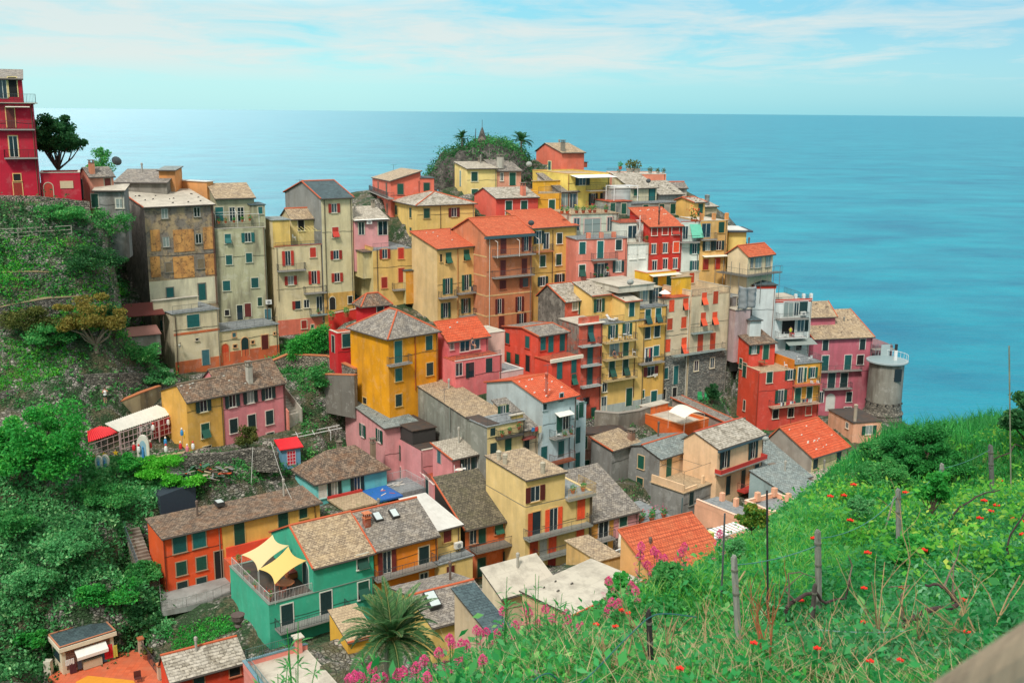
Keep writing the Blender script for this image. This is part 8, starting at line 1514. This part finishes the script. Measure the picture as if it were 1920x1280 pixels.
# near slope: grass, flowers, posts, vines
NB = (-14, 60, 3.5, 60)
def hscatter(poly, n, y0=3.5, y1=60, x0=-12, x1=40, power=1.):
 out = []
 Y = y0+(y1-y0)*rng.uniform(0, 1, n)**power; ang = rng.uniform(-.36, .56, n); X = Y*ang; k = (X > x0) & (X < x1)
 X = X[k]; Y = Y[k]; P = np.stack([X, Y, hill(X, Y)], 1); a, b, d = projn(P); return P[in_poly(a, b, poly)]
def blades(name, label, poly, n, h, w, mat, y1=60, lean=.35, power=1.6, y0=3.5, hv=.5, kind='stuff'):
 P = hscatter(poly, n, y0, y1, power=power); m_ = len(P)
 if not m_: print('EMPTY', label); return
 az = rng.uniform(0, 2*math.pi, m_); ln = rng.normal(0, lean, (m_, 2)); hh = h*rng.uniform(1-hv, 1+hv*.6, m_); sc_ = (P[:, 1]/12.)**.35; wx = np.cos(az)*w*sc_; wy = np.sin(az)*w*sc_
 V = np.zeros((m_, 6, 3)); z0 = P[:, 2]-.03
 for i, (f, ww) in enumerate(((0, 1.), (.55, .8), (1., .12))):
  ox = ln[:, 0]*hh*f*f; oy = ln[:, 1]*hh*f*f
  V[:, i*2] = np.stack([P[:, 0]+ox-wx*ww, P[:, 1]+oy-wy*ww, z0+hh*f*(1-.15*f)], 1); V[:, i*2+1] = np.stack([P[:, 0]+ox+wx*ww, P[:, 1]+oy+wy*ww, z0+hh*f*(1-.15*f)], 1)
 F = (np.arange(m_)*6)[:, None, None]+np.array([[0, 1, 3, 2], [2, 3, 5, 4]])[None]
 return tag(fastmesh(name, V.reshape(-1, 3), F.reshape(-1, 4), mat), label, None, kind=kind)
def herb(name, label, poly, n, mat, size, per, rad, lift, y1=60, power=1.6, up=1.2, asp=.5):
 Sx = hscatter(poly, n, 3.5, y1, power=power)
 h = rng.uniform(.3, 1.1, len(Sx)); P = np.repeat(Sx, per, 0)+rng.normal(size=(len(Sx)*per, 3))*np.array(rad)*np.repeat(h, per)[:, None]; P[:, 2] += lift*np.repeat(h, per)
 return tag(leaves(name, P, size, mat, up=up, asp=asp), label, None, kind='stuff')
ALL = [(540, 1400), (640, 1300), (900, 1240), (1080, 1160), (1340, 1050), (1560, 880), (1700, 790), (1990, 740), (1990, 1400), (540, 1400)]
blades('grass', 'green grass covering the near slope', ALL, 190000, .30, .0075, LG['grass'], power=1.5)
X_ = rng.uniform(-14, 12, 9000); Y_ = rng.uniform(6, 45, 9000); P_ = np.repeat(np.stack([X_, Y_, hill(X_, Y_)], 1), 9, 0)+rng.normal(size=(81000, 3))*[.25, .25, .15]; tag(leaves('scrub', P_, .07, LG['mid'], up=1.), 'scrub on the falling flank of the slope', None, kind='stuff')
blades('grass', 'darker grass tufts in the near slope', ALL, 90000, .30, .009, LG['grassd'], power=1.5)
blades('grass', 'tall pale barley grass in the middle of the near slope', [(1180, 1140), (1240, 1060), (1480, 950), (1660, 960), (1640, 1080), (1500, 1150), (1300, 1160)], 90000, .38, .006, leafm('grass_tall', ['6cc43c', '8cd85c', '58b038', 'b4dc78', 'd0d890'], .4), y1=32, lean=.45)
blades('grass', 'feathery grass on the far rim of the slope', [(1560, 900), (1640, 830), (1720, 790), (1990, 745), (1990, 900), (1700, 930)], 60000, .8, .012, LG['grassd'], y1=60, power=.8)
herb('ground_herbs', 'leafy bright herbs among the grass', ALL, 30000, LG['bright'], .035, 10, (.09, .09, .05), .16)
herb('ground_herbs', 'blue green bean leaves on the right of the slope', [(1400, 1160), (1600, 1080), (1700, 980), (1990, 900), (1990, 1300), (1560, 1300), (1420, 1220)], 12000, leafm('leaf_bean', ['2f8a4c', '44a060', '68b87c', '267840', '8cc898']), .045, 14, (.12, .12, .08), .28, y1=26, asp=.4)
herb('ground_herbs', 'broad leaved weeds scattered over the slope', ALL, 9000, leafm('leaf_weed', ['2f9c50', '50b868', '3ca858', '74c880', '268844']), .05, 12, (.1, .1, .12), .2, up=.8)
herb('ground_herbs', 'leafy clumps on the lower left of the slope', [(640, 1300), (760, 1230), (1000, 1180), (1200, 1110), (1290, 1170), (1240, 1300)], 7000, LG['mid'], .04, 14, (.12, .12, .08), .22, y1=16)
herb('ground_herbs', 'vine leaves and yellow green herbs in the upper right', [(1500, 950), (1640, 860), (1990, 800), (1990, 1100), (1700, 1120)], 4200, leafm('leaf_vine', ['5cb83c', '7ccc48', 'a0d858', '48a034', 'c8d860']), .07, 14, (.22, .22, .16), .35, y1=45, power=.9, up=1.)
blades('dry_grass', 'dry straw and stems along the bottom of the slope', [(900, 1300), (1060, 1240), (1300, 1130), (1440, 1190), (1700, 1200), (1850, 1220), (1990, 1400), (800, 1400)], 26000, .38, .005, LG['dry'], y1=13, lean=.6)
blades('dry_grass', 'dry reed stalks behind the pink flowers', [(560, 1340), (660, 1190), (900, 1150), (1060, 1100), (1100, 1200), (900, 1300)], 5000, .55, .005, LG['dry'], y1=12, lean=.35)
def flower(kind, label, x, y, Y, mat, group, h=.35, r=.045, seed=0):
 """a flower whose head shows at pixel x,y at depth Y; the stem reaches down to the ground"""
 rg = np.random.default_rng(seed); Y = hit(x, y, hill, h+rg.uniform(-.08, .12), 4., 42. if kind == 'poppy' else 15., 3000); r = r*max(.8, (Y/11)**.7); P = at(x, y, Y); g = float(hill(P.x, P.y)); o = thing(kind, label, 'flower', (P.x, P.y, g), 0, group); hh = max(P.z-g, .06)
 k = MB(); bx, by = rg.normal(0, .04, 2); k.path([(bx, by, 0), (bx*.3, by*.3, hh*.6), (0, 0, hh)], .004, 0, 4); k.build('stem', LG['grassd'], o)
 if kind == 'poppy':
  k = MB()
  for i in range(5):
   a = 2*math.pi*i/5+rg.uniform(-.2, .2); c, s_ = math.cos(a), math.sin(a); t_ = 1.5
   p = [(0, 0, hh), (c*r*.8-s_*r*t_*.6, s_*r*.8+c*r*t_*.6, hh+r*.25), (c*r*1.15, s_*r*1.15, hh+r*.8), (c*r*.8+s_*r*t_*.6, s_*r*.8-c*r*t_*.6, hh+r*.25)]; k.poly(p)
  k.build('petals', mat, o); k = MB(); k.lathe((0, 0, hh), [(r*.22, 0), (r*.25, r*.3), (.002, r*.4)], 0, 6); k.build('seed_head', flat('201c20'), o)
 else:
  n = 260; q = rg.normal(size=(n, 3)); q /= np.linalg.norm(q, axis=1)[:, None]; q *= np.array([r, r, r*1.35])*rg.uniform(.5, 1.05, n)[:, None]**.5; q[:, :2] *= (1.1-.45*(q[:, 2]/r/1.35))[:, None]; q[:, 2] += hh
  leaves('blossoms', q, r*.2, mat, o, rg)
  for i in range(3):
   a = rg.uniform(0, 6.3); zz = hh*(.8-.12*i); q = rg.normal(size=(40, 3))*r*.33+np.array([math.cos(a)*r*1.3, math.sin(a)*r*1.3, zz]); leaves('side_blossoms', q, r*.15, mat, o, rg)
  q = [];
  for i in range(14): a = rg.uniform(0, 6.3); f = rg.uniform(.15, .8); q.append((math.cos(a)*.04, math.sin(a)*.04, hh*f))
  leaves('leaf', q, .035, LG['teal'], o, rg, asp=.4)
 return o
pop = [(1600, 910, 22), (1557, 932, 20), (1582, 930, 20), (1594, 977, 17), (1526, 1011, 14.5), (1698, 925, 22), (1875, 902, 24), (1845, 940, 22), (1857, 960, 20), (1837, 973, 20), (1900, 975, 17), (1918, 980, 17), (1868, 949, 22), (1732, 1033, 15.5), (1690, 1103, 12.5), (1806, 1126, 12), (1620, 1104, 12), (1502, 1127, 12), (1427, 1188, 10.3), (1413, 1207, 10), (1620, 1168, 10.5), (1532, 1217, 9.6), (1688, 1239, 9.2), (1631, 1241, 9.2), (1813, 1186, 9.8), (1166, 1145, 11.3), (1178, 1151, 11.2), (1118, 1172, 10), (1154, 1176, 10), (1627, 1038, 16), (1918, 1004, 16), (1275, 1255, 8.6)]
wh = {0: 'topmost', 11: 'right edge upper'}
ORD = 'leftmost second third fourth fifth sixth seventh eighth ninth tenth eleventh twelfth thirteenth fourteenth fifteenth sixteenth seventeenth eighteenth nineteenth twentieth'.split()
CNT = {}
def ordn(side): CNT[side] = CNT.get(side, -1)+1; n = CNT[side]; return ORD[n]+(' from the left' if n else '')
for i, (x, y, Y) in enumerate(sorted(pop)):
 side = 'above the round shrub' if y < 935 and x < 1720 else 'high on the right of the slope' if y < 1010 and x > 1800 else 'at the lower left by the valerian' if x < 1300 else 'low on the slope amid dry stems' if y > 1180 else 'in the green middle of the slope'
 flower('poppy', ordn(side+'p')+' red poppy '+side, x, y, Y, LG['red'], 'red poppies '+side, r=.042 if Y > 14 else .035, seed=i)
val = [(697, 1250, 8), (665, 1266, 7.6), (655, 1272, 7.4), (676, 1268, 7.5), (705, 1274, 7.4), (719, 1270, 7.6), (745, 1262, 7.8), (756, 1258, 7.8), (780, 1250, 8), (795, 1236, 8.3), (801, 1268, 7.5), (843, 1196, 9.3), (848, 1206, 9.2), (865, 1205, 9.3), (875, 1207, 9.2), (893, 1180, 9.8), (901, 1186, 9.7), (912, 1184, 9.7), (931, 1187, 9.6), (966, 1171, 10), (943, 1144, 10.6), (988, 1138, 10.8), (992, 1148, 10.7), (1008, 1168, 10), (1023, 1141, 10.8), (1037, 1158, 10.4), (1062, 1150, 10.5), (1064, 1160, 10.4), (1088, 1171, 10), (1141, 1088, 12), (1147, 1127, 11.5), (1160, 1129, 11.4), (1184, 1096, 11.9), (1192, 1106, 11.8), (1202, 1023, 13.5), (1201, 1040, 13.3), (1226, 1032, 13.5), (1233, 1038, 13.4), (1246, 1046, 13.3), (1283, 1024, 13.6), (1275, 1037, 13.5), (1350, 1000, 14.5), (1214, 1058, 13), (1236, 1064, 12.8), (823, 1222, 8.8), (1140, 1140, 11), (860, 1232, 8.5), (905, 1235, 8.7)]
for i, (x, y, Y) in enumerate(sorted(val)):
 side = 'along the bottom edge near the palm' if y > 1215 else 'in front of the pale cement roofs' if x < 1110 else 'before the orange clay roof'
 flower('valerian', ordn(side+'v')+' pink valerian '+side, x, y, Y, LG['pink'], 'pink valerian '+side, r=.044, seed=100+i)
# ---- posts and rods
def onH(x, y, Y): return at(x, y, Y)
def post(label, xt, yt, xb, yb, Y, wpx, col='8c8c86', name='vineyard_post', cat='post', rnd=False):
 Y = hit(xb, yb, hill, 0, 4., 45., 3000); top = at(xt, yt, Y); bot = at(xb, yb, Y); g = float(hill(bot.x, bot.y)); w = wpx/2*Y/FPX; o = thing(name, label, cat, (bot.x, bot.y, min(bot.z, g))); B = Vector((0, 0, -.3)); Tt = top-Vector((bot.x, bot.y, min(bot.z, g)))
 k = MB(); n = 9 if not rnd else 4; rg = random.Random(int(xt))
 for i in range(n):
  p = B.lerp(Tt, i/n); q = B.lerp(Tt, (i+1)/n); k.bar(p, q, w*(1.12+rg.uniform(-.04, .04)), 0, 6 if rnd else 4, w*(1.08+rg.uniform(-.05, .05)))
 if not rnd:      # split top and side battens
  k.bar(Tt, Tt+Vector((w*.2, 0, .025)), w*.85, 0, 4, w*.7)
 m_ = weath(col); k.build('shaft', m_, o)
 if not rnd:
  for f in (.72, .9): k = MB(); c = B.lerp(Tt, f); k.bar(c-Vector((0, 0, .01)), c+Vector((0, 0, .012)), w*1.25, 0, 8); k.build('wire_wrap', flat('6a6a60', .5), o)
 return o, top
tops = {}
for key, lb, xt, yt, xb, yb, Y, w, col in [('a', 'grey square vineyard post nearest the clay roof', 1376, 1044, 1392, 1240, 11, 12, '9a9a92'), ('b', 'rust stained grey post in the middle of the slope', 1533, 996, 1540, 1175, 13, 12, '8c8c84'), ('c', 'slim grey post by the poppies left of the vine leaves', 1684, 918, 1688, 1038, 20, 10, '8a8a84'), ('d', 'leaning dark grey post high on the slope at the right', 1857, 835, 1864, 940, 24, 9, '6c6c6a'),
      ('e', 'pale short post half covered by vine leaves', 1766, 870, 1768, 945, 29, 8, '9a9a94'), ('f', 'charred black post with blue wire at the lower left', 1216, 1147, 1228, 1290, 9, 11, '34302e'), ('g', 'thin dark stake beside the gnarled vine stump', 1528, 1097, 1520, 1200, 11, 9, '5c5450'), ('h', 'post top barely rising at the bottom edge', 1001, 1262, 1003, 1300, 7.6, 24, '9a9488')]:
 tops[key] = post(lb, xt, yt, xb, yb, Y, w, col)[1]
for lb, xt, yt, xb, yb, Y, w, col in [('tall dark iron rod between the two left posts', 1438, 919, 1443, 1180, 11.5, 4.2, '2c2a30'), ('thin grey rod left of the grey square post', 1359, 962, 1352, 1150, 12, 4, '54585c'), ('very tall bamboo cane at the right edge', 1892, 648, 1898, 930, 22, 2.6, '8a8c78'), ('thin slanting stake leaning on the slim grey post', 1677, 930, 1653, 1000, 20, 3.5, '9a9888'), ('short broken cane in front of the grey square post', 1397, 1070, 1345, 1120, 11, 3.5, 'c0a87c')]:
 post(lb, xt, yt, xb, yb, Y, w, col, 'garden_stake', 'stake', True)
def wire(label, pts, r=.006, col='4f8a84', name='fence_wire', cat='wire'):
 Q = [Vector(p) for p in pts]; O = Q[0]; out = []
 for p, q in zip(Q, Q[1:]):
  for i in range(8): f = i/8; c = p.lerp(q, f); out.append(c-O-Vector((0, 0, .12*4*f*(1-f)*(q-p).length/5)))
 out.append(Q[-1]-O);
 if name == 'hose':
  C_ = [q-O for q in Q]; C_ = [C_[0]]+C_+[C_[-1]]; out = []
  for a, b, c, d in zip(C_, C_[1:], C_[2:], C_[3:]):
   for i in range(8): t_ = i/8; out.append(.5*((2*b)+(c-a)*t_+(2*a-5*b+4*c-d)*t_*t_+(3*b-a-3*c+d)*t_**3))
 k = MB(); k.path([tuple(v_) for v_ in out], r, 0, 5); o = k.build(name, flat(col, .5), None, O); tag(o, label, cat); return o
dn = lambda k_, z=.12: tops[k_]-Vector((0, 0, z))
wire('blue green wire sagging from the high leaning post down to the slim post', [dn('d'), dn('e'), dn('c')])
wire('blue green wire from the slim grey post to the rust stained post', [dn('c'), dn('b', .1)])
wire('thin wire between the rust stained post and the square post', [dn('b', .2), dn('a', .1)])
wire('twisted blue and black hose running up to the charred post', [at(1000, 1275, tops['f'].y*.86), at(1030, 1262, tops['f'].y*.88), at(1080, 1285, tops['f'].y*.9), at(1170, 1200, tops['f'].y*.96), at(1216, 1158, tops['f'].y*.995), at(1250, 1150, tops['f'].y), at(1310, 1157, tops['f'].y*1.02)], .0055, '2c6468', 'hose', 'hose')
wire('low thin wire crossing the bean leaves', [at(1520, 1178, 9.5), at(1700, 1182, 9.8), at(1920, 1190, 10)], .005, '7aa09a')
def vine(label, pts, r0, r1, twigs=(), Y=11):
 ky = hit(pts[0][0], pts[0][1], hill, 0, 4., 40., 3000)/pts[0][2]*.985; Q = [at(x, y, yy*ky) for x, y, yy in pts]; g = Q[0].copy(); gz = float(hill(g.x, g.y)); O = Vector((g.x, g.y, min(gz, g.z))); o = thing('vine_stock', label, 'vine', O); k = MB()
 L = [tuple(q-O) for q in Q]; L = [(L[0][0], L[0][1], -.2)]+L; rg = random.Random(len(label)); out = [L[0]]
 for p, q in zip(L, L[1:]):
  for f in (.33, .66, 1.): c = [p[i]+(q[i]-p[i])*f+(rg.uniform(-.02, .02) if f < 1 else 0) for i in range(3)]; out.append(tuple(c))
 k.path(out, r0, 0, 7, r1); k.build('stem', weath('4a3a38'), o)
 for tw in twigs:
  k = MB(); k.path([tuple(at(x, y, yy*ky)-O) for x, y, yy in tw], .014, 0, 5, .005); k.build('twig', weath('7a6a5c'), o)
 return o
vine('gnarled black vine stump curling beside the stake in the middle', [(1470, 1178, 11), (1475, 1140, 11), (1500, 1120, 11.1), (1528, 1108, 11.2), (1548, 1130, 11.3), (1585, 1122, 11.5), (1595, 1085, 11.5)], .035, .012, [[(1478, 1135, 11), (1480, 1100, 11), (1478, 1075, 11), (1500, 1072, 11.1), (1530, 1083, 11.2)], [(1490, 1125, 11), (1470, 1105, 11), (1505, 1075, 11)], [(1590, 1095, 11.5), (1598, 1060, 11.6), (1590, 1040, 11.6)]])
vine('thick gnarled vine branch reaching right from its dark trunk', [(1690, 1200, 10.5), (1698, 1165, 10.5), (1735, 1145, 10.6), (1780, 1138, 10.7), (1797, 1130, 10.8), (1775, 1105, 10.8), (1762, 1096, 10.8), (1735, 1096, 10.8)], .045, .014, [[(1797, 1130, 10.8), (1787, 1110, 10.8), (1806, 1090, 10.9)], [(1770, 1100, 10.8), (1780, 1075, 10.9), (1795, 1045, 11), (1800, 1020, 11)], [(1692, 1160, 10.5), (1690, 1115, 10.5), (1705, 1097, 10.6), (1665, 1100, 10.6)], [(1786, 1115, 10.8), (1788, 1060, 10.9)]])
vine('arching brown vine cane below the leaning post', [(1775, 985, 17), (1800, 950, 17), (1845, 925, 17.3), (1875, 918, 17.5)], .03, .012)
vine('wiry vine branch behind the leaning post', [(1860, 862, 23), (1895, 848, 23), (1903, 832, 23.2), (1925, 845, 23.4)], .03, .015, [[(1866, 860, 23), (1852, 878, 23), (1845, 890, 23)]])
vine('curved bare vine cane at the right edge', [(1890, 1060, 13), (1888, 1030, 13), (1896, 1000, 13), (1925, 955, 13)], .02, .012)
rg = random.Random(5)
def twiggy(label, x, y, Y, hpx, seed, col='a89478', name='dead_twigs'):
 rg = random.Random(seed); Y = hit(x, y, hill, 0, 4., 30., 3000); P = at(x, y, Y); g = float(hill(P.x, P.y)); O = Vector((P.x, P.y, g)); o = MB(); H_ = hpx*Y/FPX
 def br(p, d, L, r, dep):
  pts = [p];
  for i in range(4): d = (d+Vector((rg.uniform(-.25, .25), rg.uniform(-.25, .25), rg.uniform(-.1, .12)))).normalized(); p = p+d*L/4; pts.append(p)
  o.path([tuple(q) for q in pts], r, 0, 4, r*.5)
  if dep:
   for i in range(rg.randint(2, 3)): q = pts[rg.randint(1, 4)]; br(q, (d+Vector((rg.uniform(-.8, .8), rg.uniform(-.5, .5), rg.uniform(-.1, .5)))).normalized(), L*.55, r*.55, dep-1)
 for i in range(3): br(Vector((rg.uniform(-.08, .08), 0, -.05)), Vector((rg.uniform(-.6, .6), rg.uniform(-.3, .3), 1)).normalized(), H_, .011, 2)
 ob = o.build(name, weath(col), None, O); tag(ob, label, 'twigs'); return ob
for i, (x, y, Y, hp, lb) in enumerate([(1140, 1290, 8.4, 120, 'pale bare twigs near the hose'), (1240, 1280, 8.6, 150, 'pale bare twigs right of the charred post'), (1330, 1270, 8.8, 130, 'forked dry twigs below the square post'), (1440, 1270, 8.8, 170, 'tall reddish dry twigs below the iron rod'), (1560, 1285, 8.6, 120, 'whitish dry twigs at the bottom middle'), (1655, 1240, 9.2, 220, 'tall pale branched twig left of the thick vine trunk'), (1740, 1240, 9, 160, 'slender leaning twigs in front of the thick vine'), (1845, 1230, 9, 200, 'long slanting twigs beside the wooden rail'), (1490, 1290, 8.2, 90, 'low brown scrub twigs at the bottom')]):
 twiggy(lb+' on the near slope', x, y, Y, hp, i, 'b0946c' if i != 3 else 'a0643c')
def hshrub(x, yb, Y, yt, w, *a, **k): return tre(x, yb, Y, yt, w, *a, f=hill, **k)
hshrub(1655, 925, 27, 860, 105, 'shrub', 'round dark green shrub with yellow tips on the rim', 'shrub', LG['mid'], n=16000, size=.035, nc=40, cr=.3, seed=50, trunk=.05)
hshrub(1735, 880, 37, 798, 170, 'shrub', 'wispy green broom shrub against the sea', 'shrub', LG['grassd'], n=22000, size=.05, nc=50, cr=.26, seed=51, trunk=.06)
hshrub(1650, 870, 36, 826, 80, 'shrub', 'smaller broom shrub at the tip of the rim', 'shrub', LG['mid'], n=7000, size=.05, nc=26, cr=.3, seed=55, trunk=.05)
hshrub(1925, 850, 30, 742, 120, 'shrub', 'dark leafy shrub at the right edge above the slope', 'shrub', LG['dark'], n=9000, size=.07, nc=30, cr=.3, seed=52, trunk=.08)
hshrub(1745, 985, 24, 880, 70, 'vine_bush', 'bright vine foliage climbing the pale short post', 'vine', LG['bright'], n=5000, size=.05, nc=22, cr=.3, seed=53, trunk=.04)
hshrub(1610, 990, 19, 930, 50, 'shrub', 'low silvery green herb clump left of the slim post', 'shrub', LG['teal'], n=2500, size=.035, seed=54, trunk=.02)
hshrub(1380, 1060, 16.5, 1010, 40, 'shrub', 'silver leaved clump by the thin grey rod', 'shrub', LG['teal'], n=2000, size=.03, seed=56, trunk=.02)
hshrub(1710, 1075, 15, 1010, 110, 'vine_bush', 'spreading vine foliage in the centre right of the slope', 'vine', LG['bright'], n=5000, size=.05, nc=22, cr=.3, seed=57, trunk=.03)
hshrub(1410, 985, 19.5, 940, 60, 'shrub', 'yellow flowering scrub at the slope rim before the peach terraces', 'shrub', leafm('leaf_broom', ['4a8a34', 'd8c040', '6aa040', '3f7a30', 'c8a838']), n=3000, size=.035, seed=58, trunk=.02)
hshrub(1160, 1130, 12.5, 1085, 90, 'shrub', 'leafy plant mass below the orange clay roof', 'shrub', LG['bright'], n=4500, size=.035, nc=24, seed=59, trunk=.02)
hshrub(1250, 1110, 13.2, 1060, 80, 'shrub', 'grassy green mound under the valerian by the clay roof', 'shrub', LG['mid'], n=4500, size=.035, nc=24, seed=60, trunk=.02)
for i, (x, y, Y, yt, lb) in enumerate([(555, 1330, 7, 1150, 'left of the palm'), (945, 1180, 10.5, 1085, 'before the white cement roof'), (1005, 1165, 10.8, 1060, 'tallest before the cement roofs'), (1040, 1170, 10.8, 1100, 'right of the tallest one'), (700, 1320, 7.4, 1215, 'in front of the palm'), (520, 1330, 7, 1200, 'at the white terrace')]):
 P = at(x, y, Y); g = float(hill(P.x, P.y)); O = Vector((P.x, P.y, min(g, P.z))); k = MB(); rg = np.random.default_rng(i); n = 5; pts = []; hh = solve(O, Vector((0, 0, 1)), py=yt); V = []; Fq = []
 o = thing('reed', 'green reed clump with narrow leaves '+lb, 'reed', O, 0, None)
 for s_ in range(5):
  dx, dy = rg.normal(0, .10, 2); Hs = hh*rg.uniform(.6, 1.); st = [Vector((dx*f*1.2, dy*f*1.2, Hs*f)) for f in np.linspace(0, 1, 7)]; k.path([tuple(q) for q in st], .006, 0, 4, .003)
  for j in range(16):
   f = rg.uniform(.25, 1.); c = np.array(st[int(f*6)]); a = rg.uniform(0, 6.3); ln = rg.uniform(.08, .2)*Y/9; d = np.array([math.cos(a), math.sin(a), rg.uniform(.1, 1.)]); d /= np.linalg.norm(d); w = np.cross(d, [0, 0, 1]); w = w/np.linalg.norm(w)*.009; b = len(V)
   V += [tuple(c), tuple(c+d*ln*.5-w), tuple(c+d*ln-np.array([0, 0, .03])), tuple(c+d*ln*.5+w)]; Fq.append((b, b+1, b+2, b+3))
 fastmesh('blades', V, Fq, LG['mid'], o); k.build('stems', LG['grass'], o)
P = at(735, 1198, 26); g = float(hill(P.x, P.y)); palm('spiky date palm rising at the bottom in front of the roofs', (P.x, P.y, min(g, P.z-1)), P.z-min(g, P.z-1), 1.6, 56, 9, .22, .02, 36, 'palmf', 1.35, ll=.3)
k = MB(); a = at(1748, 1370, 1.15)-CP; b = at(1995, 1222, 1.0)-CP; A = CP+a; k.path([(0, 0, 0), tuple((b-a)*.35), tuple((b-a)*.7), tuple((b-a)*1.3)], .045, 0, 16); tag(k.build('wooden_rail', weath('a08c74'), None, A), 'blurred round wooden handrail at the bottom right corner', 'railing')
